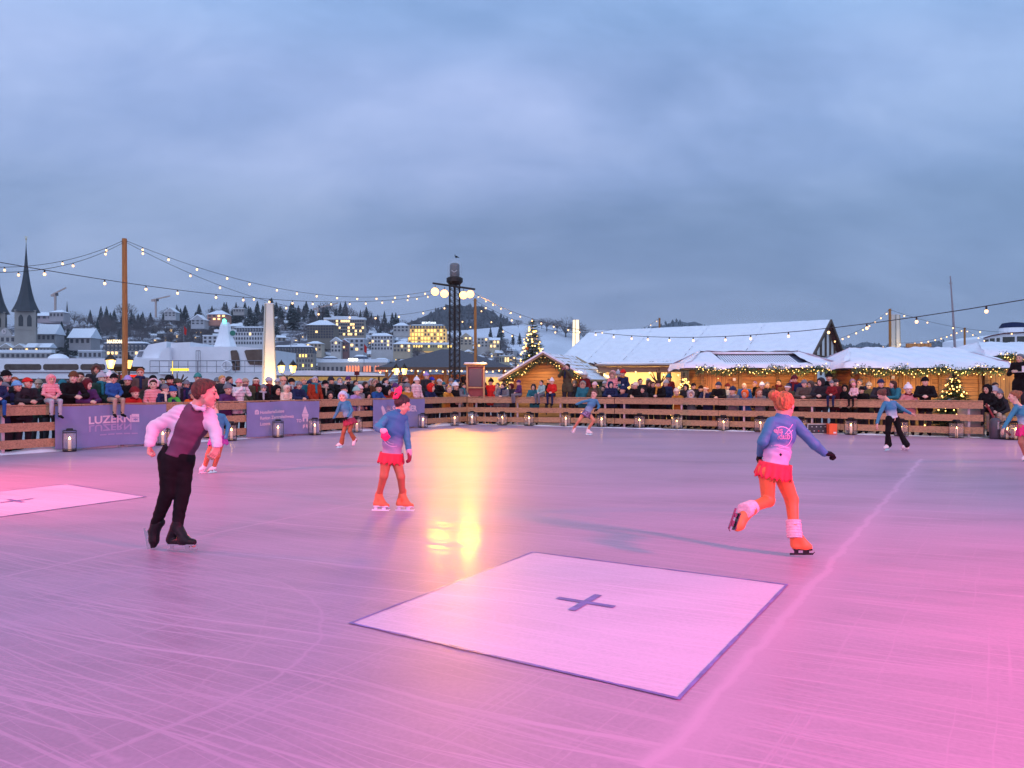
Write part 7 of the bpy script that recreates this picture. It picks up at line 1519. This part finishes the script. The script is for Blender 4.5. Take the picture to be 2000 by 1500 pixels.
def far_bare(seed, fill=480):
    r = random.Random(seed); q = MB()
    for i in range(fill):
        v = Vector((r.gauss(0, 1), r.gauss(0, 1), r.gauss(0, 1))).normalized() * r.random() ** .4; p = Vector((v.x * .36, v.y * .36, .58 + v.z * .38)); d = (p - Vector((0, 0, .25))).normalized() * r.uniform(.05, .13) + Vector((r.uniform(-.03, .03), r.uniform(-.03, .03), 0))
        s_ = d.cross(Vector((r.random(), r.random(), r.random()))).normalized() * r.uniform(.005, .011); q.add([p - s_, p + d, p + s_], [(0, 1, 2)])
    for i in range(9):
        a = i * 2.4; q.tube([(0, 0, .2), (.12 * math.cos(a), .12 * math.sin(a), .48), (.26 * math.cos(a), .26 * math.sin(a), .75)], [.018, .010, .004], 4)
    return q.mesh('crown', FBARE)
CONS = [far_conifer(i) for i in range(4)]; BARES = [far_bare(i + 10) for i in range(3)]; q = MB(); q.tube([(0, 0, -.12), (0, 0, .6)], [.022, .008], 6); TRK = q.mesh('trunk', FTR)
def ftree(px, py, hpx, kind, label, wid=1.0, Y=None, grp=None):
    """py = foot of the tree in the photograph"""
    p = hill_pt(px, py) if Y is None else P(px, py, Y); H = hpx * p.y / F; name = 'conifer' if kind == 'c' else 'bare_tree'
    t = bpy.data.objects.new(name, None); COL.objects.link(t); t.location = p; t.rotation_euler = (0, 0, rnd.uniform(0, 6.28)); t.scale = (H * wid, H * wid, H); t.empty_display_size = .1
    link('crown', rnd.choice(CONS if kind == 'c' else BARES), t); link('trunk', TRK, t)
    return tag(t, label, 'conifer' if kind == 'c' else 'bare tree', grp)
RC = random.Random(21); CL = 'dark conifer with a dusting of snow on the hillside across the lake'; BL = 'leafless brown tree on the hillside across the lake'
GC, GB = 'conifers on the hillside across the lake', 'bare trees on the hillside across the lake'
for i in range(150):
    px = RC.choice([RC.uniform(170, 420), RC.uniform(400, 640), RC.uniform(430, 760), RC.uniform(560, 900)]); rp = rid(px); py = rp + abs(RC.gauss(0, 1)) * 16 + 1; ftree(px, min(py, 700), RC.uniform(15, 34), 'c', CL, RC.uniform(.8, 1.25), grp=GC)
for i in range(190):
    px = RC.choice([RC.uniform(120, 420), RC.uniform(150, 400), RC.uniform(380, 760), RC.uniform(600, 1000)]); rp = rid(px); py = rp + RC.random() * 62 + 2; ftree(px, min(py, 712), RC.uniform(15, 29), 'b', BL, RC.uniform(1.0, 1.6), grp=GB)
for i in range(40):
    px = RC.uniform(170, 420); ftree(px, RC.uniform(640, 680), RC.uniform(18, 26), 'b', BL, RC.uniform(1.1, 1.6), grp=GB)
for px, py, h, k, wd, lab in ((120, 692, 70, 'c', 1.0, 'tall dark conifer right of the church tower'), (110, 690, 52, 'c', 1.1, 'dark conifer directly beside the taller one by the church'), (133, 692, 58, 'c', .9, 'dark conifer right of the tallest one by the church'), (147, 690, 50, 'c', .8, 'narrow dark conifer left of the grey block near the lake'), (190, 665, 46, 'c', .9, 'lone dark conifer behind the boxy grey building'),
    (197, 622, 30, 'c', .9, 'conifer left of the pair on the skyline left of the tall pole'), (208, 624, 32, 'c', .9, 'conifer right of the pair on the skyline left of the tall pole'), (245, 624, 38, 'b', 1.5, 'round bare tree on the skyline behind the tall pole'), (322, 620, 22, 'b', 1.3, 'small bare tree on the skyline near the second crane'), (294, 622, 18, 'c', 1.2, 'dense conifer on the skyline left of the second crane'),
    (530, 618, 42, 'c', 1.4, 'broad dark tree rising above the ridge behind the glowing pylon'), (572, 640, 54, 'c', 1.0, 'tall dark conifer right of the glowing pylon'), (773, 636, 32, 'c', .9, 'tall thin conifer alone on the ridge left of the golden hotel'), (737, 650, 40, 'b', 1.5, 'big rounded bare tree right of the lit modern block'), (636, 616, 32, 'b', 1.6, 'bare tree on the ridge beside the third crane'), (145, 625, 24, 'b', 2.2, 'wide low bare tree on the skyline right of the first crane')):
    ftree(px, py, h, k, lab, wd)
for px, py, h, wd in ((1068, 638, 24, 2.2), (1058, 634, 17, 2.0), (1105, 655, 44, 1.6), (1125, 656, 34, 1.8), (1142, 662, 30, 1.7), (1160, 664, 26, 1.8), (1040, 632, 15, 1.6), (1012, 632, 14, 2), (1088, 640, 20, 2.2), (1180, 668, 24, 2)): ftree(px, py, h, 'b', 'dark rounded clump of trees beside the snowy field', wd, Y=1300, grp='tree clumps beside the snowy field')
for px, py, h, wd in ((978, 672, 50, .9), (1002, 668, 22, 1), (958, 668, 34, .9), (1015, 668, 24, 1), (930, 690, 30, .9), (972, 690, 44, .8), (905, 690, 26, 1)): ftree(px, py, h, 'c', 'dark conifer below the snowy field', wd, Y=850, grp='conifers below the snowy field')
def wood_mass(name, R, Ya, Yb, n, hpx, x0, x1, m, seed, lab, edge=.75, ft=735):
    r = random.Random(seed); q = MB()
    for i in range(n):
        px = r.uniform(x0, x1); u = 1 - abs(r.gauss(0, 1)) * edge; u = max(.15, min(1, u)); Y = Ya + (Yb - Ya) * u; py = ft + (rid(px, R) - ft) * u; p = P(px, py, Y); H = hpx * r.uniform(.6, 1.3) * Y / F; rr = H * r.uniform(.25, .5); k = 5; a0 = r.uniform(0, 6)
        vs = [tuple(p + V3(rr * math.cos(a0 + 6.283 * j / k), rr * math.sin(a0 + 6.283 * j / k), H * .25 * r.uniform(.6, 1.4))) for j in range(k)] + [tuple(p + V3(r.uniform(-.2, .2) * rr, 0, H))] + [tuple(p - V3(0, 0, H * .3))]
        q.add(vs, [(j, (j + 1) % k, k) for j in range(k)] + [((j + 1) % k, j, k + 1) for j in range(k)])
    return tag(q.build(name, m), lab, 'woodland', kind='stuff')
wood_mass('mountain_forest', R3, 1500, 2000, 2600, 7, 720, 1150, mat('forest_grey', (.045, .045, .055), .9, .4, .05), 3, 'leafless forest covering the rounded mountain behind the lattice mast')
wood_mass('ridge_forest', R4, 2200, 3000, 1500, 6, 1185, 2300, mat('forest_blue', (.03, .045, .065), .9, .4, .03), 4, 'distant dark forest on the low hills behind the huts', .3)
# ---------------------------------------------------------------- far houses
def unit_window(m): q = MB(); q.box((0, 0, 0), (1, .3, 1)); return q.mesh('window', m)
WD, WLm = unit_window(mat('house_window_dark', (.035, .04, .055), .3, .3, 1)), unit_window(WINLIT)
WYE = unit_window(mat('golden_window', (.9, .6, .2), .4, .2, .5, emit=2.6, ecol=(1, .58, .10)))
ROOFD = mat('mansard_slate', (.055, .06, .085), .6, .4, .3)
def wallm(c, e=0): return mat('wall_%d_%d_%d' % tuple(int(x * 99) for x in c) + ('_lit' if e else ''), c, .85, .10, .2, emit=e, ecol=(1, .62, .2))
def house(name, px, pyb, wp, hp, roof, wall, label, cols=4, rows=2, lit=.15, depth=1.0, rh=.35, Y=None, yaw=0, winm=None, cat='house', grp=None, snow=1.0, winw=.5, winh=.55, wmat=None):
    p = hill_pt(px, pyb) if Y is None else P(px, pyb, Y); k = p.y / F; W, H = wp * k, hp * k; D = W * depth * .8
    t = thing(name, p, label, cat, grp, rz=yaw); q = MB(); q.box((0, D / 2, H / 2 - H * .4), (W, D, H * 1.8)); q.build('wall', wmat or wallm(wall), t)
    rH = W * rh; ov = W * .05
    if roof == 'gable':  # ridge left-right
        q = MB(); q.prism([V3(-W / 2 - ov, -ov * 2, H - ov * .5), V3(-W / 2 - ov, D / 2, H + rH), V3(-W / 2 - ov, D + ov * 2, H - ov * .5)], (0, 0, 0), (W + 2 * ov, 0, 0)); q.build('roof', SNOW, t)
    elif roof == 'front':  # gable to the viewer
        q = MB(); q.prism([V3(-W / 2 - ov * 2, -ov, H - ov), V3(W / 2 + ov * 2, -ov, H - ov), V3(0, -ov, H + rH)], (0, 0, 0), (0, D + ov * 2, 0)); q.build('roof', SNOW, t)
        q = MB(); q.prism([V3(-W / 2, -ov * 1.2, H - ov * .8), V3(W / 2, -ov * 1.2, H - ov * .8), V3(0, -ov * 1.2, H + rH * .82)], (0, 0, 0), (0, ov * .1, 0)); q.build('gable', wmat or wallm(wall), t)
    elif roof == 'hip':
        q = MB(); q.add([(-W / 2 - ov, -ov, H), (W / 2 + ov, -ov, H), (W / 2 + ov, D + ov, H), (-W / 2 - ov, D + ov, H), (-W * .15, D / 2, H + rH), (W * .15, D / 2, H + rH)], [(0, 1, 5, 4), (1, 2, 5), (2, 3, 4, 5), (3, 0, 4), (3, 2, 1, 0)]); q.build('roof', SNOW, t)
    elif roof == 'mansard':
        q = MB(); q.box((0, D / 2, H + rH / 2), (W * 1.02, D * 1.02, rH), taper=.93); q.build('mansard', ROOFD, t); q = MB(); q.box((0, D / 2, H + rH + rH * .12), (W * .95, D * .95, rH * .24), taper=.8); q.build('roof', SNOW, t)
        for i in range(cols): q = MB(); x = -W / 2 + W * (i + .5) / cols; q.box((x, -D * .0 - .1, H + rH * .42), (W / cols * .45, D * .05, rH * .6)); d_ = q.build('dormer', wmat or wallm(wall), t); w2 = link('window', WD, d_, (x, -D * .025 - .2, H + rH * .4)); w2.scale = (W / cols * .25, 1, rH * .36)
    else:
        q = MB(); q.box((0, D / 2, H + .025 * W), (W * 1.03, D * 1.03, .05 * W)); q.build('roof', SNOW, t)
    if W / cols * k < 9e9:
        for r_ in range(rows):
            for c_ in range(cols):
                m = (winm or WLm) if RC.random() < lit else WD
                w_ = link('window', m, t, (-W / 2 + W * (c_ + .5) / cols, -.10, H * (r_ + .5) / rows)); w_.scale = (W / cols * winw, 1, H / rows * winh)
    return t
H_ = house
# waterfront and landmark buildings
H_('lakeside_building', 40, 694, 118, 11, 'flat', (.32, .30, .30), 'low grey lakeside building with small lit windows below the church', 12, 1, .15, Y=440, depth=.12)
for px, w_, r_, lab in ((12, 26, 'front', 'gabled roof house left below the church clock'), (38, 22, 'front', 'narrow snow roofed house below the church tower'), (62, 26, 'gable', 'snow roofed house with dormers right below the church tower'), (84, 26, 'gable', 'house with light bay windows right of the church forecourt')): H_('old_house', px, 684, w_, 12, r_, (.36, .33, .31), lab, 4, 1, .2, Y=446, rh=.32)
H_('row_house', 90, 660, 36, 14, 'gable', (.34, .32, .33), 'long snow roofed house touching the right side of the church tower', 4, 1, .0, Y=475, rh=.55); H_('row_house', 156, 667, 42, 14, 'gable', (.36, .33, .34), 'snow roofed house with two dormers behind the dark conifers', 4, 1, 0, Y=478, rh=.45); H_('row_house', 92, 618, 44, 8, 'gable', (.45, .36, .38), 'pale hilltop building behind the church tower', 4, 1, 0, Y=700, rh=.18); H_('row_house', 110, 614, 28, 10, 'hip', (.4, .36, .38), 'hilltop building with snowy hipped roof below the first crane', 4, 1, 0, Y=680, rh=.2)
H_('office_block', 176, 694, 46, 14, 'flat', (.40, .40, .44), 'boxy pale grey block by the lake left of the tall pole', 5, 1, .1, Y=440, depth=.3)
H_('grand_hotel', 243, 697, 86, 18, 'mansard', (.42, .38, .37), 'hotel with mansard roof and lit rooftop sign behind the tall left pole', 11, 2, .25, Y=450, rh=.17, depth=.35, cat='hotel')
def roof_sign(px, py, Y, s, hpx, wpx, m, label, tilt=0):
    me = text_mesh(s, 1, .05, .03); mx_ = max(v.co.x for v in me.vertices); mh = max(v.co.y for v in me.vertices); me.materials.append(m); o = link('roof_sign', me, None, P(px, py, Y)); o.rotation_euler = (math.radians(90), 0, 0); o.scale = (wpx * Y / F / mx_, hpx * Y / F / mh, 1); return tag(o, label, 'sign')
GOLD = mat('gold_letters', (1, .75, .4), .5, 0, emit=2.2, ecol=(1, .72, .35)); WHL = mat('white_letters', (1, 1, 1), .5, 0, emit=1.5, ecol=(.85, .95, 1)); WHY = mat('cream_letters', (1, .95, .8), .5, 0, emit=3, ecol=(1, .9, .6))
roof_sign(209, 664, 448, 'NATIONAL', 6.5, 38, GOLD, 'gold lit letters NATIONAL on the hotel roof beside the tall pole'); roof_sign(824, 626.5, 700, 'MONTANA', 4.2, 28, WHL, 'pale lit letters MONTANA above the golden hotel'); roof_sign(680, 699, 428, 'CASINO', 5.5, 19, WHY, 'bright letters CASINO on the lakeside roof')
H_('white_hotel', 486, 668, 64, 26, 'mansard', (.62, .60, .62), 'large white hotel with green grey roof right of the green ship light', 12, 3, .04, Y=520, rh=.13, depth=.4, cat='hotel'); H_('white_hotel', 415, 672, 38, 22, 'flat', (.58, .57, .60), 'plain white block behind the ship left of the green disc', 4, 3, 0, Y=480)
H_('palace_hotel', 572, 722, 80, 38, 'mansard', (.30, .26, .23), 'grand dark hotel with many dormers and yellow lit windows right of the pylon', 14, 4, .30, Y=425, rh=.16, depth=.35, winm=WYE, cat='hotel', winw=.42)
ca = H_('casino_building', 688, 728, 136, 26, 'flat', (.40, .35, .33), 'long lakeside casino building with dark domed roofs and red lit arches', 16, 1, 0, Y=432, depth=.2, cat='building', winh=.35)
for dx, w_, h_ in ((-48, 38, 16), (12, 36, 20), (54, 34, 12)):
    q = MB(); k = 432 / F; q.lathe((dx * k, 6, 26 * k), [(w_ * k / 2, 0), (w_ * k * .48, h_ * k * .35), (w_ * k * .36, h_ * k * .6), (w_ * k * .25, h_ * k * .66)], 20); q.build('dome', mat('dome_slate', (.03, .04, .09), .4, .2, .3), ca); q = MB(); q.lathe((dx * k, 6, 26 * k), [(w_ * k * .37, h_ * k * .61), (w_ * k * .22, h_ * k * .78)], 16); q.build('dome_snow', SNOW, ca)
ARCH = mat('red_lit_arch', (.8, .25, .12), .5, .1, 1, emit=1.2, ecol=(1, .22, .08)); q = MB(); q.prism([V3(x, 0, z) for x, z in ((-.5, 0), (.5, 0), (.5, .7), (.3, .93), (0, 1), (-.3, .93), (-.5, .7))], (0, 0, 0), (0, .2, 0)); AME = q.mesh('lit_arch', ARCH)
for i in range(14):
    if i in (5, 9): continue
    x = (-10 + i * 5.6) * 432 / F; o = link('lit_arch', AME, ca, (x, -.5, 8 * 432 / F)); o.scale = (3.4 * 432 / F, 1, 12 * 432 / F)
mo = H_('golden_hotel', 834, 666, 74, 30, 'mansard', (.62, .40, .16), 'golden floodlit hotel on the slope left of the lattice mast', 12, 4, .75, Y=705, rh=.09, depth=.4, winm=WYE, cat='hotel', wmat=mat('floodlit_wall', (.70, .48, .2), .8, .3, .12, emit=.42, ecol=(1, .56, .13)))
H_('terrace_wall', 840, 674, 86, 7, 'flat', (.5, .4, .2), 'lit terrace wall below the golden hotel', 18, 1, .7, Y=690, depth=.1, winm=WYE, cat='terrace')
H_('modern_block', 672, 650, 78, 32, 'flat', (.36, .30, .25), 'modern hillside block with broad lit glass balconies', 17, 5, .32, Y=640, depth=.3, cat='building', winw=.8, winh=.6); H_('modern_block', 672, 620, 48, 6, 'flat', (.42, .36, .30), 'set back top storey of the modern hillside block', 8, 1, .1, Y=655, depth=.3, cat='building', winw=.8)
H_('scaffolded_building', 626, 655, 52, 26, 'hip', (.20, .17, .14), 'dark scaffolded building with hipped roof left of the modern block', 10, 5, .02, Y=600, rh=.22, cat='building', winw=.75, winh=.75)
H_('white_villa', 746, 678, 42, 28, 'hip', (.60, .56, .56), 'four storey white villa with snowy hipped roof left of the golden hotel', 7, 4, .08, Y=590, rh=.16); H_('timber_villa', 656, 682, 20, 22, 'front', (.55, .50, .48), 'white gabled villa with timbering above the casino', 3, 3, .1, Y=540, rh=.4); H_('timber_villa', 672, 682, 16, 20, 'front', (.25, .12, .12), 'dark red gabled villa beside the white timbered one', 3, 3, .1, Y=545, rh=.4); H_('timber_villa', 692, 680, 38, 24, 'flat', (.50, .49, .52), 'pale modern villa right of the two gabled ones', 4, 3, .15, Y=560)
H_('villa', 613, 680, 30, 15, 'hip', (.50, .40, .30), 'beige villa with snowy hipped roof above the dark grand hotel', 4, 2, .15, Y=500, rh=.18); H_('pink_villa', 423, 620, 36, 12, 'hip', (.50, .22, .16), 'pink hilltop villa with snowy roof and warm window', 4, 2, .3, Y=700, rh=.25); H_('villa', 386, 628, 26, 10, 'front', (.45, .44, .47), 'snowy gabled villa left of the pink hilltop villa', 3, 2, 0, rh=.4, Y=690)
H_('villa', 455, 640, 30, 9, 'hip', (.40, .38, .38), 'low villa right of the green ship light on the slope', 4, 1, .1, Y=640, rh=.2); H_('villa', 332, 612, 22, 9, 'front', (.5, .48, .5), 'white gabled villa on the skyline right of the second crane', 3, 2, 0, Y=800, rh=.4); H_('villa', 466, 604, 22, 7, 'flat', (.36, .33, .32), 'flat roofed hilltop house among the conifers', 4, 1, 0, Y=820)
H_('villa', 768, 672, 16, 14, 'gable', (.52, .50, .50), 'small white house squeezed beside the white four storey villa', 2, 2, .2, Y=600); H_('villa', 785, 682, 34, 16, 'hip', (.45, .36, .26), 'warm lit villa below the golden hotel', 5, 2, .5, Y=560, rh=.2); H_('villa', 783, 642, 30, 12, 'hip', (.48, .45, .44), 'snow roofed villas left of the golden hotel roof', 4, 2, .1, Y=690, rh=.22)
H_('villa', 946, 672, 28, 18, 'flat', (.55, .52, .50), 'white cubic villa right of the slim wooden pole', 4, 3, .1, Y=760); H_('villa', 966, 674, 20, 16, 'gable', (.50, .42, .30), 'ochre villa with a lit dormer beside the white cubic villa', 3, 2, .4, Y=750, rh=.25); H_('villa', 910, 668, 24, 16, 'front', (.45, .38, .30), 'ochre gabled villa seen between mast and slim pole', 3, 3, .2, Y=740, rh=.4)
H_('dome_house', 985, 704, 20, 15, 'flat', (.35, .32, .24), 'round roofed yellowish pavilion left of the Christmas tree', 4, 1, .4, Y=520); H_('villa', 873, 660, 14, 14, 'gable', (.45, .45, .5), 'small grey house right of the golden hotel', 2, 2, .1, Y=720)
cnt = 0; WC = [(.50, .47, .47), (.42, .36, .32), (.36, .33, .34), (.55, .52, .54), (.45, .33, .24), (.30, .24, .22)]; placed = []
tries = 0
while cnt < 135 and tries < 9000:
    tries += 1; px = RC.choice([RC.uniform(300, 520), RC.uniform(540, 800), RC.uniform(700, 1010), RC.uniform(900, 1060)]); lo = max(rid(px) + 12, 622); py = RC.uniform(lo, 716 if px > 560 else 668)
    if any(abs(px - a) < 10 and abs(py - b) < 6 for a, b in placed): continue
    if 790 < px < 880 and 624 < py < 682: continue
    placed.append((px, py)); w_ = RC.uniform(8, 17); H_('hill_house', px, py, w_, RC.uniform(4, 8.5), RC.choice(['gable', 'front', 'hip', 'gable']), RC.choice(WC), 'small snow roofed house on the hillside across the lake', RC.choice([2, 3]), RC.choice([1, 2]), .09, rh=RC.uniform(.25, .42), yaw=RC.uniform(-.5, .5), grp='small houses on the hillside'); cnt += 1
# church
def church_tower(px, wpx, yb, ye, yt, Y, yaw, label):
    p = P(px, yb, Y); k = Y / F; W = wpx * k * .72; H = (yb - ye) * k; S_ = (ye - yt) * k; t = thing('church_tower', p, label, 'church tower', 'church towers with needle spires', yaw); ST = mat('church_stone', (.34, .30, .27), .9, .12, .15)
    q = MB(); q.box((0, 0, H / 2 - H * .3), (W, W, H * 1.6)); q.build('wall', ST, t); q = MB(); q.box((0, 0, H * .40), (W * 1.04, W * 1.04, H * .02)); q.box((0, 0, H * .985), (W * 1.05, W * 1.05, H * .03)); q.build('cornice', ST, t)
    q = MB(); pr = [(.74, -.02), (.60, .05), (.45, .14), (.33, .25), (.23, .38), (.15, .52), (.09, .66), (.05, .80), (.025, .90), (.008, 1.0)]; q.lathe((0, 0, H), [(r_ * W, z * S_) for r_, z in pr], 8, ang0=math.pi / 8); q.build('spire', mat('spire_slate', (.018, .022, .032), .5, .2, .3), t)
    q = MB(); q.tube([(0, 0, H + S_ * .98), (0, 0, H + S_ * 1.05)], .2, 6); q.ball((0, 0, H + S_ * 1.03), .5); q.box((0, 0, H + S_ * 1.06), (1.6, .2, .3)); q.build('finial', mat('gilt', (.7, .5, .2), .3, .1, metal=.8), t)
    for f in range(4):
        R_ = Matrix.Rotation(f * math.pi / 2, 4, 'Z')
        for s in (-1, 1):
            q = MB(); x = s * W * .20; pts = [(x - W * .11, H * .50), (x + W * .11, H * .50), (x + W * .11, H * .76), (x + W * .06, H * .83), (x, H * .86), (x - W * .06, H * .83), (x - W * .11, H * .76)]
            q.prism([R_ @ V3(a, -W / 2 - .12, b) for a, b in pts], (0, 0, 0), R_ @ V3(0, .1, 0)); q.build('belfry_opening', mat('louvre_dark', (.05, .05, .055), .8, .3, 2), t)
    return t
church_tower(51, 48, 664, 601, 465, 455, math.radians(28), 'right church tower with tall dark needle spire'); church_tower(-8, 46, 664, 604, 470, 462, math.radians(28), 'left church tower cut by the left edge, dark spire')
t = H_('church_nave', 10, 664, 40, 14, 'flat', (.40, .37, .35), 'pale church front with clock between the two towers', 4, 1, 0, Y=450, depth=.5, cat='church'); k = 450 / F
q = MB(); q.prism([V3(x * k, -.2, (14 + z) * k) for x, z in ((-14, 0), (14, 0), (11, 6), (6, 12), (0, 16), (-6, 12), (-11, 6))], (0, 0, 0), (0, 2, 0)); q.build('clock_gable', wallm((.45, .42, .42)), t); q = MB(); q.tube([(-1 * k, -.25, 22 * k), (-1 * k, -.6, 22 * k)], 4.6 * k, 16); c_ = q.build('clock_face', mat('clock_pale', (.6, .52, .52), .5, .05), t); q = MB(); q.box((-1 * k, -.7, 23 * k), (.25, .1, 5 * k)); q.box((0, -.7, 22 * k), (2 * k, .1, .25)); q.build('clock_hands', BLACKM, c_)
for a in (0,):
    q = MB(); p = P(131, 608, 900); q.lathe((p.x, p.y, p.z - 6), [(1.6, 0), (1.2, 9), (.1, 22)], 8); tag(q.build('steeple', mat('spire_slate', (.02, .02, .03))), 'tiny distant church steeple right of the first crane', 'steeple')
# cranes
def crane(px, yb, yt, x0, y0, x1, y1, Y, label, col=(.50, .36, .32)):
    p = P(px, yb, Y); t = thing('tower_crane', p, label, 'crane', 'tower cranes on the skyline'); m = mat('crane_steel', col, .6, .1, 1); q = MB(); top = P(px, yt, Y); q.bar(p, top, 1.6); kid('tower', q, m, t)
    q = MB(); a, b = P(x0, y0, Y), P(x1, y1, Y); q.bar(a, b, 1.0, 1.3); kid('jib', q, m, t); q = MB(); q.box(P(x0 + 2, y0 + 1, Y), (3.2, 2, 2.2)); kid('counterweight', q, m, t); q = MB(); q.box(P(px + 3, yt, Y), (2, 2, 2.6)); kid('cab', q, mat('cab_dark', (.05, .05, .06), .4), t)
crane(108, 606, 569, 101, 570, 129, 556, 760, 'tower crane with raised jib right of the church spires'); crane(304.5, 614, 580, 297, 580, 332, 572, 800, 'tower crane on the skyline right of the tall left pole'); crane(621, 620, 594, 613, 597, 660, 586, 820, 'yellowish tower crane behind the bulb strings in the middle', (.50, .38, .22))
# flags on poles
for px, y0, y1, Y, c_, lab in ((359, 630, 664, 300, 'red', 'small red flag on a pole above the white ship'), (568, 649, 676, 300, 'light grey', 'limp blue white flag above the dark grand hotel'), (711, 665, 712, 300, 'red', 'small red flag on a pole before the casino')):
    a, b = P(px, y1, Y), P(px, y0, Y); t = thing('flagpole', a, lab, 'flag', 'flags on poles along the lake'); q = MB(); q.tube([a - V3(0, 0, 8), b], .12, 6); kid('pole', q, RAILM, t); q = MB(); q.prism([b, b + V3(1.2, 0, -1.5), b + V3(.9, 0, -4), b + V3(0, 0, -3.2)], (0, 0, 0), (0, .1, 0)); kid('flag', q, cm(c_), t)
# low harbour clutter behind the crowd: moored boats
for px, w_, Y, lab in ((680, 60, 120, 'row of small covered boats behind the canopy roof'),):
    a = P(px, 741, Y); t = thing('covered_boat', a, lab, 'boat'); q = MB(); q.box((a.x, a.y, .1), (w_ * Y / F, 3, 1.6), taper=.9); kid('hull', q, WHITEP, t); q = MB(); q.box((a.x, a.y, 1.1), (w_ * Y / F * .8, 2.4, .5), taper=.7); kid('cover', q, cm('grey'), t)
# ---------------------------------------------------------------- haze
q = MB(); q.box((0, 2900, 330), (9000, 6000, 680)); hz = q.build('haze', None); hz.data.materials.clear(); m = bpy.data.materials.new('haze'); m.use_nodes = True; tt = m.node_tree; tt.nodes.clear()
pv = N(tt, 'ShaderNodeVolumePrincipled'); pv.inputs['Color'].default_value = (.80, .86, .96, 1); pv.inputs['Density'].default_value = .00012; ou = N(tt, 'ShaderNodeOutputMaterial'); tt.links.new(pv.outputs[0], ou.inputs['Volume']); hz.data.materials.append(m); tag(hz, kind='stuff')
